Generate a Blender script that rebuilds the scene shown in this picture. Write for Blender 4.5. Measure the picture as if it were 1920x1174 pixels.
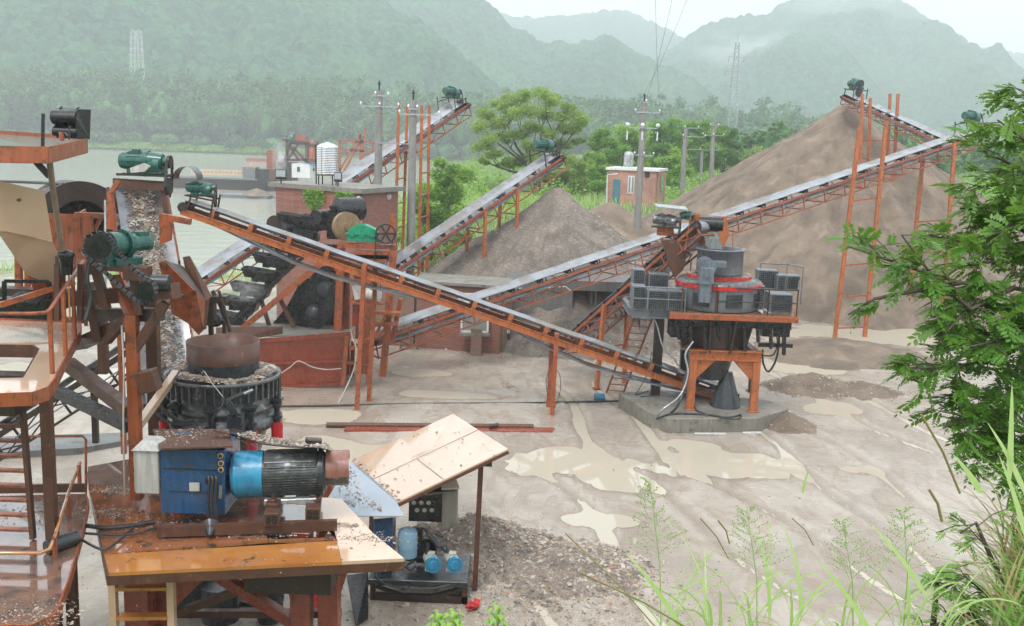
import bpy, math, random
import numpy as np
from mathutils import Vector, Matrix

random.seed(7); np.random.seed(7)
for o in list(bpy.data.objects): bpy.data.objects.remove(o)
S = bpy.context.scene
COL = S.collection
V = Vector
R = math.radians
UPZ = V((0, 0, 1))

# ------------------------------------------------------------------ camera
FP = 1900.0                       # focal length in photograph pixels
CAMZ = 9.0
PITCH = math.atan(332 / FP)
ROLL = R(2.0)
CAM = V((0, 0, CAMZ))
_f = V((0, math.cos(PITCH), -math.sin(PITCH)))
_r0 = V((1, 0, 0)); _u0 = _r0.cross(_f)
_r = _r0 * math.cos(ROLL) + _u0 * math.sin(ROLL)
_u = _u0 * math.cos(ROLL) - _r0 * math.sin(ROLL)
cd = bpy.data.cameras.new('camera'); cam = bpy.data.objects.new('camera', cd); COL.objects.link(cam)
M3 = Matrix((_r, _u, -_f)).transposed()
cam.matrix_world = Matrix.Translation(CAM) @ M3.to_4x4()
cd.sensor_width = 36; cd.lens = 36 * FP / 1920; cd.clip_start = 0.1; cd.clip_end = 9000
S.camera = cam
S.render.resolution_x = 1024; S.render.resolution_y = 626

# ------------------------------------------------------------------ sky, sun
W = bpy.data.worlds.new('World'); S.world = W; W.use_nodes = True
nt = W.node_tree; nt.nodes.clear()
wo = nt.nodes.new('ShaderNodeOutputWorld'); bg = nt.nodes.new('ShaderNodeBackground')
sky = nt.nodes.new('ShaderNodeTexSky'); sky.sky_type = 'NISHITA'; sky.sun_disc = False
sky.sun_elevation = R(58); sky.sun_rotation = R(200); sky.dust_density = 6; sky.ozone_density = 1; sky.air_density = 1.0
mx = nt.nodes.new('ShaderNodeMix'); mx.data_type = 'RGBA'; mx.inputs[0].default_value = 0.82
nt.links.new(sky.outputs[0], mx.inputs[6])
# overcast layer: soft cloud texture in white
tc = nt.nodes.new('ShaderNodeTexCoord'); no = nt.nodes.new('ShaderNodeTexNoise'); no.inputs['Scale'].default_value = 2.2; no.inputs['Detail'].default_value = 6
cr = nt.nodes.new('ShaderNodeValToRGB')
cr.color_ramp.elements[0].color = (10.4, 11.2, 11.8, 1); cr.color_ramp.elements[0].position = .35
cr.color_ramp.elements[1].color = (13.2, 13.6, 13.8, 1); cr.color_ramp.elements[1].position = .62
nt.links.new(tc.outputs['Generated'], no.inputs['Vector']); nt.links.new(no.outputs['Fac'], cr.inputs[0])
nt.links.new(cr.outputs[0], mx.inputs[7]); nt.links.new(mx.outputs[2], bg.inputs['Color'])
bg.inputs['Strength'].default_value = 0.10
nt.links.new(bg.outputs[0], wo.inputs[0])
sd = bpy.data.lights.new('sun', 'SUN'); sd.energy = 1.3; sd.angle = R(18); sd.color = (1, .97, .93)
sun = bpy.data.objects.new('sun', sd); COL.objects.link(sun); sun.location = (0, 0, 60)
_az = R(200); _el = R(58)
_sd = V((math.sin(_az) * math.cos(_el), math.cos(_az) * math.cos(_el), math.sin(_el)))
sun.rotation_euler = _sd.to_track_quat('Z', 'Y').to_euler()
S.view_settings.view_transform = 'Standard'; S.view_settings.look = 'None'
S.view_settings.exposure = 0.68; S.view_settings.gamma = 1
try:
    S.cycles.volume_bounces = 4
    S.cycles.volume_max_steps = 64
except Exception: pass

# ------------------------------------------------------------------ pixel -> world helpers (photograph pixels)
def ray(px, py):
    return (_f + _r * ((px - 960) / FP) - _u * ((py - 587) / FP))
def at(px, py, Y):
    d = ray(px, py); return CAM + d * (Y / d.y)
def gz(px, py, z=0.0):
    d = ray(px, py); return CAM + d * ((z - CAMZ) / d.z)
def zof(x, Y, py):
    k = (py - 587) / FP
    a = -_u - _f * k
    return CAMZ - (a.x * x + a.y * Y) / a.z

def planar(q):                             # the same outline, all corners on the plane of three of them
    a, b_, c = (at(*q[i]) for i in (0, len(q) // 3 + 1, len(q) - 1 if len(q) < 5 else len(q) - 2)); nn = (b_ - a).cross(c - a); out = []
    for p in q:
        d = ray(p[0], p[1]); out.append(CAM + d * ((a - CAM).dot(nn) / d.dot(nn)))
    return out

# ------------------------------------------------------------------ mesh builder
class MB:
    def __init__(s): s.v = []; s.f = []; s.m = []; s.sm = []; s.cm = 0
    def add(s, vs, fs, smooth=False):
        b = len(s.v); s.v += [tuple(p) for p in vs]
        for q in fs: s.f.append(tuple(b + i for i in q)); s.m.append(s.cm); s.sm.append(smooth)
        return s
    def box(s, c, size, X=None, Z=None):
        X = V(X).normalized() if X is not None else V((1, 0, 0))
        Z = V(Z).normalized() if Z is not None else UPZ
        Yv = Z.cross(X).normalized(); Z = X.cross(Yv)
        c = V(c); a, b, h = size[0] / 2, size[1] / 2, size[2] / 2
        vs = [c + X * (i * a) + Yv * (j * b) + Z * (k * h) for k in (-1, 1) for j in (-1, 1) for i in (-1, 1)]
        return s.add(vs, [(0, 2, 3, 1), (4, 5, 7, 6), (0, 1, 5, 4), (2, 6, 7, 3), (0, 4, 6, 2), (1, 3, 7, 5)])
    def bar(s, p0, p1, w, h=None, up=UPZ):
        h = h or w; p0 = V(p0); p1 = V(p1); d = p1 - p0; L = d.length
        if L < 1e-6: return s
        d /= L; up = V(up)
        if abs(d.dot(up)) > .98: up = V((0, 1, 0)) if abs(d.y) < .9 else V((1, 0, 0))
        side = d.cross(up).normalized(); u2 = side.cross(d)
        return s.box((p0 + p1) / 2, (L, w, h), d, u2)
    def ibeam(s, p0, p1, w, h, t=.02, up=UPZ):
        p0 = V(p0); p1 = V(p1); d = (p1 - p0).normalized(); up = V(up)
        if abs(d.dot(up)) > .98: up = V((0, 1, 0))
        side = d.cross(up).normalized(); u2 = side.cross(d)
        s.bar(p0, p1, t, h - 2 * t, u2)
        s.bar(p0 + u2 * (h / 2 - t / 2), p1 + u2 * (h / 2 - t / 2), w, t, u2)
        s.bar(p0 - u2 * (h / 2 - t / 2), p1 - u2 * (h / 2 - t / 2), w, t, u2); return s
    def cyl(s, p0, p1, r0, r1=None, n=16, caps=True, smooth=True):
        r1 = r0 if r1 is None else r1; p0 = V(p0); p1 = V(p1); d = (p1 - p0).normalized()
        a = d.cross(UPZ) if abs(d.z) < .95 else d.cross(V((1, 0, 0))); a.normalize(); b = d.cross(a)
        vs = []
        for p, r in ((p0, r0), (p1, r1)):
            for i in range(n):
                t = 2 * math.pi * i / n; vs.append(p + a * (r * math.cos(t)) + b * (r * math.sin(t)))
        s.add(vs, [(i, (i + 1) % n, n + (i + 1) % n, n + i) for i in range(n)], smooth)
        if caps:
            s.add(vs[:n], [tuple(reversed(range(n)))]); s.add(vs[n:], [tuple(range(n))])
        return s
    def tube(s, pts, r, n=6, rs=None):
        pts = [V(p) for p in pts]; m = len(pts)
        if m < 2: return s
        d0 = (pts[1] - pts[0]).normalized()
        a = d0.cross(UPZ) if abs(d0.z) < .9 else d0.cross(V((1, 0, 0))); a.normalize()
        vs = []
        for k, p in enumerate(pts):
            d = (pts[min(k + 1, m - 1)] - pts[max(k - 1, 0)]).normalized()
            a = (a - d * a.dot(d)).normalized(); b = d.cross(a); rr = rs[k] if rs else r
            for i in range(n):
                t = 2 * math.pi * i / n; vs.append(p + a * (rr * math.cos(t)) + b * (rr * math.sin(t)))
        fs = [(k * n + i, k * n + (i + 1) % n, (k + 1) * n + (i + 1) % n, (k + 1) * n + i) for k in range(m - 1) for i in range(n)]
        s.add(vs, fs, True)
        s.add(vs[:n], [tuple(reversed(range(n)))]); s.add(vs[-n:], [tuple(range(n))]); return s
    def sheet(s, pts, t=.012, nrm=None):
        pts = [V(p) for p in pts]; n = len(pts)
        if nrm is None:
            nrm = V((0, 0, 0))
            for i in range(n):
                a, b = pts[i], pts[(i + 1) % n]
                nrm += V(((a.y - b.y) * (a.z + b.z), (a.z - b.z) * (a.x + b.x), (a.x - b.x) * (a.y + b.y)))
            nrm.normalize()
        nrm = V(nrm)
        vs = [p + nrm * (t / 2) for p in pts] + [p - nrm * (t / 2) for p in pts]
        fs = [tuple(range(n)), tuple(reversed(range(n, 2 * n)))] + [(i, n + i, n + (i + 1) % n, (i + 1) % n) for i in range(n)]
        return s.add(vs, fs)
    def lathe(s, c, prof, n=32, smooth=True, capb=False, capt=False, a0=0, a1=2 * math.pi):
        c = V(c); full = abs(a1 - a0 - 2 * math.pi) < 1e-6; k = n if full else n + 1
        vs = []
        for r, z in prof:
            for i in range(k):
                t = a0 + (a1 - a0) * i / n; vs.append(c + V((r * math.cos(t), r * math.sin(t), z)))
        fs = []
        for j in range(len(prof) - 1):
            for i in range(n):
                i2 = (i + 1) % k if full else i + 1
                fs.append((j * k + i, j * k + i2, (j + 1) * k + i2, (j + 1) * k + i))
        s.add(vs, fs, smooth)
        if capb: s.add(vs[:k], [tuple(reversed(range(k)))])
        if capt: s.add(vs[-k:], [tuple(range(k))])
        return s
    def ball(s, c, r, sc=(1, 1, 1), n=10, m=6):
        c = V(c); prof = []
        vs = []; fs = []
        for j in range(m + 1):
            ph = math.pi * j / m - math.pi / 2
            for i in range(n):
                t = 2 * math.pi * i / n
                vs.append(c + V((r * sc[0] * math.cos(ph) * math.cos(t), r * sc[1] * math.cos(ph) * math.sin(t), r * sc[2] * math.sin(ph))))
        for j in range(m):
            for i in range(n): fs.append((j * n + i, j * n + (i + 1) % n, (j + 1) * n + (i + 1) % n, (j + 1) * n + i))
        return s.add(vs, fs, True)
    def build(s, name, mats, parent=None, bevel=0, base=None):
        me = bpy.data.meshes.new(name)
        vs = np.array(s.v, dtype=float)
        lo = vs.min(0); hi = vs.max(0)
        b = V(base) if base is not None else V(((lo[0] + hi[0]) / 2, (lo[1] + hi[1]) / 2, lo[2]))
        me.from_pydata([(p[0] - b.x, p[1] - b.y, p[2] - b.z) for p in s.v], [], s.f)
        if not isinstance(mats, (list, tuple)): mats = [mats]
        for m_ in mats: me.materials.append(m_)
        me.polygons.foreach_set('material_index', s.m); me.polygons.foreach_set('use_smooth', s.sm)
        me.update()
        o = bpy.data.objects.new(name, me); COL.objects.link(o); o.location = b
        if parent is not None: setpar(o, parent)
        if bevel:
            bm = o.modifiers.new('bevel', 'BEVEL'); bm.width = bevel; bm.segments = 1; bm.limit_method = 'ANGLE'; bm.angle_limit = R(50)
        return o
def wloc(o):
    return o.location + (wloc(o.parent) if o.parent else V((0, 0, 0)))
def setpar(o, p):                      # all parents are unrotated, unscaled
    o.parent = p; o.location = o.location - wloc(p)
def mesh_np(name, verts, quads, mat, parent=None, smooth=False, base=(0, 0, 0)):
    me = bpy.data.meshes.new(name); k = quads.shape[1]
    verts = verts - np.array(base, dtype=float)
    me.vertices.add(len(verts)); me.vertices.foreach_set('co', verts.astype(np.float32).ravel())
    me.loops.add(quads.size); me.loops.foreach_set('vertex_index', quads.astype(np.int32).ravel())
    me.polygons.add(len(quads)); me.polygons.foreach_set('loop_start', np.arange(0, quads.size, k, dtype=np.int32))
    try: me.polygons.foreach_set('loop_total', np.full(len(quads), k, dtype=np.int32))
    except Exception: pass
    me.polygons.foreach_set('use_smooth', np.full(len(quads), smooth))
    me.materials.append(mat); me.update(calc_edges=True)
    o = bpy.data.objects.new(name, me); COL.objects.link(o); o.location = base
    if parent is not None: setpar(o, parent)
    return o
def tag(o, label, cat, group=None, kind=None):
    o['label'] = label; o['category'] = cat
    if group: o['group'] = group
    if kind: o['kind'] = kind
    return o
def thing(name, label, cat, loc, group=None):
    o = bpy.data.objects.new(name, None); o.empty_display_size = .3; COL.objects.link(o); o.location = V(loc)
    return tag(o, label, cat, group)
def struct(o, label=None, cat=None, kind='structure'):
    o['kind'] = kind
    if label: o['label'] = label
    if cat: o['category'] = cat
    return o
def kids(o): return [c for c in bpy.data.objects if c.parent == o]
def dup(root, loc, label, group=None):
    r = root.copy(); COL.objects.link(r); r.location = V(loc); r['label'] = label
    if group: r['group'] = group
    for ch in kids(root):
        if ch == r: continue
        c = ch.copy(); COL.objects.link(c); c.parent = r
        for g in kids(ch):
            d = g.copy(); COL.objects.link(d); d.parent = c
    return r

# ------------------------------------------------------------------ materials
def newmat(name):
    m = bpy.data.materials.new(name); m.use_nodes = True; n = m.node_tree; n.nodes.clear()
    out = n.nodes.new('ShaderNodeOutputMaterial'); b = n.nodes.new('ShaderNodeBsdfPrincipled')
    n.links.new(b.outputs[0], out.inputs[0]); return m, n, b, out
def noise(n, scale, detail=5, rough=.55, coord='Object', dist=0):
    t = n.nodes.new('ShaderNodeTexNoise'); t.inputs['Scale'].default_value = scale; t.inputs['Detail'].default_value = detail
    t.inputs['Roughness'].default_value = rough; t.inputs['Distortion'].default_value = dist
    if coord == 'World':
        g = n.nodes.new('ShaderNodeNewGeometry'); n.links.new(g.outputs['Position'], t.inputs['Vector'])
    else:
        g = n.nodes.new('ShaderNodeTexCoord'); n.links.new(g.outputs['Object'], t.inputs['Vector'])
    return t
def ramp(n, src, stops, interp='LINEAR'):
    r = n.nodes.new('ShaderNodeValToRGB'); e = r.color_ramp.elements; r.color_ramp.interpolation = interp
    while len(e) < len(stops): e.new(.5)
    for i, (p, c) in enumerate(stops):
        e[i].position = p; e[i].color = (c, c, c, 1) if isinstance(c, (int, float)) else (*c, 1)
    n.links.new(src, r.inputs[0]); return r
def mixc(n, fac, a, b, mode='MIX'):
    m = n.nodes.new('ShaderNodeMix'); m.data_type = 'RGBA'; m.blend_type = mode
    for i, x in ((0, fac), (6, a), (7, b)):
        if isinstance(x, (int, float)): m.inputs[i].default_value = x
        elif isinstance(x, tuple): m.inputs[i].default_value = (*x, 1)
        else: n.links.new(x, m.inputs[i])
    return m.outputs[2]
def bump(n, b, src, strength=.3, dist=.02):
    bp = n.nodes.new('ShaderNodeBump'); bp.inputs['Strength'].default_value = strength; bp.inputs['Distance'].default_value = dist
    n.links.new(src, bp.inputs['Height']); n.links.new(bp.outputs[0], b.inputs['Normal'])
def paint(name, c1, c2, c3=None, scale=3.0, rough=(.2, .5), metal=0.0, worn=.62, bmp=.15, streak=True, coat=0.0):
    """weathered wet paint: two tones in blotches, worn spots / rust of a third colour, vertical streaks"""
    m, n, b, _ = newmat(name)
    a = noise(n, scale, 6, .6); col = ramp(n, a.outputs['Fac'], [(.3, c1), (.7, c2)]).outputs[0]
    if streak:
        tcd = n.nodes.new('ShaderNodeTexCoord'); mp = n.nodes.new('ShaderNodeMapping'); mp.inputs['Scale'].default_value = (14, 14, 1.2)
        n.links.new(tcd.outputs['Object'], mp.inputs[0]); t = n.nodes.new('ShaderNodeTexNoise'); t.inputs['Detail'].default_value = 4; t.inputs['Scale'].default_value = 1
        n.links.new(mp.outputs[0], t.inputs['Vector'])
        sf = ramp(n, t.outputs['Fac'], [(.42, 0), (.70, .75)]).outputs[0]
        col = mixc(n, sf, col, tuple(x * .55 for x in c1))
    if c3:
        w = noise(n, scale * 2.7, 8, .68); wf = ramp(n, w.outputs['Fac'], [(worn, 0), (worn + .08, 1)]).outputs[0]
        col = mixc(n, wf, col, c3)
    n.links.new(col, b.inputs['Base Color'])
    rr = noise(n, scale * 1.6, 5, .6); n.links.new(ramp(n, rr.outputs['Fac'], [(.3, rough[0]), (.7, rough[1])]).outputs[0], b.inputs['Roughness'])
    b.inputs['Metallic'].default_value = metal
    if coat: b.inputs['Coat Weight'].default_value = coat; b.inputs['Coat IOR'].default_value = 1.35 if 'sheet' in name else 1.8; b.inputs['Coat Roughness'].default_value = .04
    bn = noise(n, scale * 9, 5, .6); bump(n, b, bn.outputs['Fac'], bmp, .01)
    return m
RUST = (.20, .075, .035)
M = {}
M['orange'] = paint('orange_paint', (.37, .095, .034), (.28, .075, .03), (.13, .05, .028), 2.2, (.22, .5), worn=.52)
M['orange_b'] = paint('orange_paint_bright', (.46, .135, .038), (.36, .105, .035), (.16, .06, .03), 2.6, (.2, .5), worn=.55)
M['red_or'] = paint('red_orange_plate', (.30, .06, .028), (.22, .052, .028), (.13, .045, .028), 1.4, (.14, .42), worn=.58)
M['rust'] = paint('rust', (.12, .048, .027), (.065, .03, .02), (.24, .10, .05), 3, (.3, .65), worn=.6)
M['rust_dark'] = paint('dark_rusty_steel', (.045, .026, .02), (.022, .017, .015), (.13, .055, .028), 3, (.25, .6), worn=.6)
M['tan'] = paint('pale_wet_sheet', (.52, .34, .22), (.58, .42, .30), (.38, .17, .085), 1.0, (.05, .22), worn=.66, bmp=.04, streak=False, coat=1)
M['deck'] = paint('wet_rust_deck', (.36, .13, .045), (.24, .085, .04), (.07, .04, .03), 1.3, (.03, .2), worn=.54, streak=False, bmp=.03, coat=1)
M['deck_y'] = paint('wet_ochre_deck', (.50, .21, .045), (.36, .13, .035), (.08, .045, .03), 1.4, (.03, .2), worn=.60, streak=False, bmp=.03, coat=1)
M['deck_dirty'] = paint('muddy_deck', (.24, .11, .07), (.13, .085, .065), (.05, .045, .045), 1.6, (.03, .35), worn=.53, streak=False, bmp=.12, coat=1)
M['steel'] = paint('dark_wet_steel', (.05, .057, .063), (.026, .03, .034), (.16, .13, .10), 3, (.15, .45), .25, worn=.62)
M['black'] = paint('black_wet_metal', (.012, .012, .013), (.006, .006, .007), (.06, .05, .04), 4, (.12, .45), 0, worn=.66)
M['grey'] = paint('grey_steel_paint', (.17, .19, .21), (.12, .135, .15), (.09, .07, .055), 2.5, (.2, .5), 0, worn=.66)
M['lgrey'] = paint('light_grey_cabinet', (.50, .50, .47), (.42, .42, .39), (.25, .2, .13), 2.5, (.2, .45), 0, worn=.72, bmp=.05)
M['galv'] = paint('galvanised_sheet', (.42, .45, .47), (.33, .36, .38), (.2, .2, .19), 1.5, (.15, .35), .5, worn=.75, bmp=.05)
M['green'] = paint('green_machine_paint', (.015, .115, .088), (.02, .08, .062), (.05, .05, .035), 4, (.12, .4), 0, worn=.66)
M['green_b'] = paint('bright_green_paint', (.012, .30, .16), (.02, .24, .13), (.04, .06, .04), 4, (.1, .35), 0, worn=.7)
M['blue'] = paint('blue_cabinet_paint', (.022, .09, .22), (.025, .07, .15), (.06, .055, .05), 2.0, (.15, .4), 0, worn=.58)
M['cyan'] = paint('sky_blue_paint', (.03, .27, .48), (.03, .21, .36), (.05, .04, .035), 3.5, (.15, .4), 0, worn=.61)
M['lift'] = paint('bluish_grey_paint', (.15, .175, .205), (.11, .13, .155), (.09, .07, .055), 2.5, (.15, .4), 0, worn=.68)
M['pink'] = paint('faded_red_paint', (.30, .13, .10), (.24, .10, .08), (.12, .06, .05), 2.5, (.2, .45), 0, worn=.62)
M['brownp'] = paint('muddy_ochre', (.30, .19, .11), (.22, .14, .08), (.10, .06, .04), 2.5, (.3, .5), 0, worn=.58)
M['red'] = paint('red_paint', (.55, .02, .02), (.40, .02, .02), (.12, .03, .02), 4, (.15, .35), 0, worn=.7)
M['cast'] = paint('bare_cast_steel', (.15, .16, .165), (.08, .085, .09), (.32, .29, .25), 3.2, (.15, .5), .4, worn=.56)
M['fins'] = paint('wet_aluminium', (.5, .53, .54), (.32, .34, .35), (.1, .09, .08), 4, (.15, .35), .5, worn=.62)
M['white'] = paint('white_paint', (.75, .76, .75), (.66, .67, .66), (.4, .36, .3), 3, (.3, .5), 0, worn=.7)
M['cable'] = paint('cable_rubber', (.03, .03, .032), (.05, .05, .05), None, 3, (.25, .45))
M['cable_w'] = paint('pale_cable', (.55, .53, .48), (.42, .40, .36), None, 3, (.4, .6))
M['conc'] = paint('weathered_concrete', (.25, .235, .20), (.16, .15, .13), (.09, .09, .06), 1.6, (.35, .7), worn=.56, bmp=.5)
M['conc_d'] = paint('dark_wet_concrete', (.17, .17, .165), (.11, .112, .11), (.07, .07, .06), .8, (.25, .6), worn=.58, bmp=.3)
M['pole'] = paint('concrete_pole', (.27, .26, .245), (.20, .195, .185), (.13, .12, .11), 2, (.5, .7), worn=.64)
M['wood'] = paint('old_wood', (.23, .17, .115), (.15, .11, .08), (.08, .06, .045), 4, (.5, .7), worn=.6)
M['stain'] = paint('stainless', (.62, .64, .65), (.55, .57, .58), None, 1.5, (.12, .22), .85, bmp=.02, streak=False)
M['glass'] = paint('dull_glass', (.25, .29, .29), (.17, .2, .2), None, 1.5, (.05, .12), 0, streak=False, bmp=.01)
M['teal'] = paint('teal_door', (.05, .22, .28), (.06, .18, .23), (.1, .1, .09), 2, (.4, .6), worn=.7)
M['bblue'] = paint('light_blue_plastic', (.25, .42, .55), (.2, .35, .48), None, 3, (.15, .3), streak=False)
M['ceram'] = paint('porcelain', (.7, .72, .72), (.6, .62, .62), None, 3, (.1, .2), streak=False)
M['tin'] = paint('sky_tin_sheet', (.33, .37, .42), (.27, .31, .36), (.13, .12, .11), 1.2, (.1, .28), .2, worn=.68, streak=False, bmp=.05)

def belt_mat(name, c, rough=(.08, .25)):
    m, n, b, _ = newmat(name)
    a = noise(n, 1.2, 6, .6); n.links.new(ramp(n, a.outputs['Fac'], [(.35, c), (.52, tuple(x * .75 for x in c)), (.58, (.17, .14, .115)), (.7, tuple(x * .6 for x in c))]).outputs[0], b.inputs['Base Color'])
    a2 = noise(n, 2.5, 4); n.links.new(ramp(n, a2.outputs['Fac'], [(.3, rough[0]), (.7, rough[1])]).outputs[0], b.inputs['Roughness'])
    return m
M['belt'] = belt_mat('wet_belt_rubber', (.25, .265, .29), (.06, .22))  # dark rubber; the grey-blue base has the sky's reflection painted in
M['belt_l'] = belt_mat('belt_rubber_sky_sheen', (.36, .38, .42))  # lighter belt, sky reflection also put into the base colour

def brick_mat(name, moss=.3, cA=(.32, .09, .05), cB=(.19, .055, .035), mortar=(.22, .19, .17)):
    m, n, b, _ = newmat(name)
    g = n.nodes.new('ShaderNodeNewGeometry'); sx = n.nodes.new('ShaderNodeSeparateXYZ'); n.links.new(g.outputs['Position'], sx.inputs[0])
    ad = n.nodes.new('ShaderNodeMath'); ad.operation = 'ADD'; n.links.new(sx.outputs[0], ad.inputs[0]); n.links.new(sx.outputs[1], ad.inputs[1])
    cb = n.nodes.new('ShaderNodeCombineXYZ'); n.links.new(ad.outputs[0], cb.inputs[0]); n.links.new(sx.outputs[2], cb.inputs[1])
    br = n.nodes.new('ShaderNodeTexBrick'); br.inputs['Scale'].default_value = 1; br.inputs['Brick Width'].default_value = .25; br.inputs['Row Height'].default_value = .075
    br.inputs['Mortar Size'].default_value = .008; br.inputs['Color1'].default_value = (*cA, 1); br.inputs['Color2'].default_value = (*cB, 1); br.inputs['Mortar'].default_value = (*mortar, 1)
    n.links.new(cb.outputs[0], br.inputs['Vector'])
    a = noise(n, .9, 6, .65, 'World'); f1 = ramp(n, a.outputs['Fac'], [(.4, 0), (.75, .8)]).outputs[0]
    col = mixc(n, f1, br.outputs['Color'], (.16, .10, .08))
    a2 = noise(n, 1.3, 7, .7, 'World'); f2 = ramp(n, a2.outputs['Fac'], [(.62 - moss * .3, 0), (.72 - moss * .3, .75)]).outputs[0]
    col = mixc(n, f2, col, (.12, .12, .06))
    n.links.new(col, b.inputs['Base Color']); b.inputs['Roughness'].default_value = .75
    bump(n, b, br.outputs['Fac'], -.4, .02); return m
M['brick'] = brick_mat('old_red_brick', .12)
M['brick_m'] = brick_mat('mossy_brick', .45, (.30, .14, .09), (.22, .11, .07))
M['brick_p'] = brick_mat('pink_brick', .02, (.50, .23, .17), (.43, .19, .14), (.42, .33, .29))

def pile_mat(name, a, b_, c, fine=18, bmp=.8, spk=1.0):
    m, n, b, _ = newmat(name)
    x = noise(n, .35, 6, .6, 'World'); col = ramp(n, x.outputs['Fac'], [(.3, a), (.7, b_)]).outputs[0]
    vo = n.nodes.new('ShaderNodeTexVoronoi'); vo.inputs['Scale'].default_value = fine; g = n.nodes.new('ShaderNodeNewGeometry'); n.links.new(g.outputs['Position'], vo.inputs['Vector'])
    hv = n.nodes.new('ShaderNodeSeparateColor'); n.links.new(vo.outputs['Color'], hv.inputs[0])
    sp = ramp(n, hv.outputs[0], [(0, tuple(k * .45 for k in c)), (.5, b_), (1, c)]).outputs[0]
    col = mixc(n, .55 * spk, col, sp)
    n.links.new(col, b.inputs['Base Color']); b.inputs['Roughness'].default_value = .8
    mp = n.nodes.new('ShaderNodeMapping'); mp.inputs['Scale'].default_value = (.9, .9, .10); n.links.new(g.outputs['Position'], mp.inputs[0]); t = n.nodes.new('ShaderNodeTexNoise'); t.inputs['Scale'].default_value = 1.1; t.inputs['Detail'].default_value = 7; t.inputs['Distortion'].default_value = .5; n.links.new(mp.outputs[0], t.inputs['Vector'])
    col = mixc(n, ramp(n, t.outputs['Fac'], [(.46, 0), (.62, .6)]).outputs[0], col, tuple(k * .6 for k in b_)); col = mixc(n, ramp(n, t.outputs['Fac'], [(.34, .5), (.42, 0)]).outputs[0], col, tuple(k * 1.25 for k in a)); n.links.new(col, b.inputs['Base Color'])
    y = noise(n, 5, 10, .75, 'World'); bump(n, b, y.outputs['Fac'], bmp, .12); return m
M['sand'] = pile_mat('brown_sand', (.235, .18, .13), (.17, .128, .093), (.28, .215, .16), 30, .75, .3)
M['gravelp'] = pile_mat('grey_gravel', (.225, .188, .152), (.16, .132, .108), (.38, .335, .285), 12, .9, .8)
M['gravel_f'] = pile_mat('mixed_pebbles', (.33, .27, .22), (.24, .19, .155), (.55, .50, .45), 14, 1.0, .8)

# pebbles with per-face colour from position
def stone_mat():
    m, n, b, _ = newmat('pebble_stone')
    vo = n.nodes.new('ShaderNodeTexVoronoi'); vo.inputs['Scale'].default_value = 9; g = n.nodes.new('ShaderNodeNewGeometry'); n.links.new(g.outputs['Position'], vo.inputs['Vector'])
    hv = n.nodes.new('ShaderNodeSeparateColor'); n.links.new(vo.outputs['Color'], hv.inputs[0])
    n.links.new(ramp(n, hv.outputs[0], [(0, (.12, .105, .09)), (.3, (.21, .18, .15)), (.55, (.32, .24, .165)), (.8, (.44, .40, .35)), (1, (.30, .17, .10))]).outputs[0], b.inputs['Base Color'])
    b.inputs['Roughness'].default_value = .35; return m
M['stone'] = stone_mat()

def mud_mat():
    m, n, b, _ = newmat('wet_sandy_mud')
    g = n.nodes.new('ShaderNodeNewGeometry'); sx = n.nodes.new('ShaderNodeSeparateXYZ'); n.links.new(g.outputs['Position'], sx.inputs[0])
    a = noise(n, .16, 8, .62, 'World', .6); col = ramp(n, a.outputs['Fac'], [(.30, (.37, .325, .268)), (.48, (.41, .365, .312)), (.62, (.29, .25, .208)), (.75, (.27, .21, .165))]).outputs[0]
    mp = n.nodes.new('ShaderNodeMapping'); mp.inputs['Scale'].default_value = (1.0, .38, 1); mp.inputs['Rotation'].default_value = (0, 0, R(-28)); n.links.new(g.outputs['Position'], mp.inputs[0])
    t = n.nodes.new('ShaderNodeTexNoise'); t.inputs['Scale'].default_value = 1.3; t.inputs['Detail'].default_value = 7; t.inputs['Distortion'].default_value = 1.2; n.links.new(mp.outputs[0], t.inputs['Vector'])
    col = mixc(n, ramp(n, t.outputs['Fac'], [(.49, 0), (.56, .42), (.64, .1)]).outputs[0], col, (.24, .165, .105))
    f = noise(n, 6, 9, .75, 'World'); col = mixc(n, ramp(n, f.outputs['Fac'], [(.62, 0), (.70, .55)]).outputs[0], col, (.20, .15, .12))
    wz = n.nodes.new('ShaderNodeMapRange'); n.links.new(sx.outputs[2], wz.inputs[0]); wz.inputs[1].default_value = -.005; wz.inputs[2].default_value = .05; wz.inputs[3].default_value = 1; wz.inputs[4].default_value = 0
    col = mixc(n, ramp(n, wz.outputs[0], [(0, 0), (1, .7)]).outputs[0], col, (.245, .20, .158))
    # green banks: away from the yard and up the slopes
    gn = noise(n, .12, 6, .6, 'World')
    grass = ramp(n, noise(n, 1.2, 8, .7, 'World').outputs['Fac'], [(.3, (.06, .105, .03)), (.6, (.12, .18, .05)), (.8, (.21, .22, .10))]).outputs[0]
    at_ = n.nodes.new('ShaderNodeAttribute'); at_.attribute_name = 'green'
    mm = n.nodes.new('ShaderNodeMath'); mm.operation = 'ADD'; mm.use_clamp = False; n.links.new(at_.outputs['Fac'], mm.inputs[0]); n.links.new(gn.outputs['Fac'], mm.inputs[1])
    gf = ramp(n, mm.outputs[0], [(.85, 0), (.98, 1)]).outputs[0]
    col = mixc(n, gf, col, grass)
    n.links.new(col, b.inputs['Base Color'])
    rz = noise(n, .45, 7, .62, 'World', .5); rf = ramp(n, rz.outputs['Fac'], [(.44, .06), (.52, .22), (.66, .5)]).outputs[0]
    rf = mixc(n, wz.outputs[0], rf, (.06, .06, .06)); rf = mixc(n, gf, rf, (.8, .8, .8)); n.links.new(rf, b.inputs['Roughness'])
    h = noise(n, 3.5, 10, .7, 'World', .4); bump(n, b, h.outputs['Fac'], .5, .08); return m
M['mud'] = mud_mat()
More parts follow.
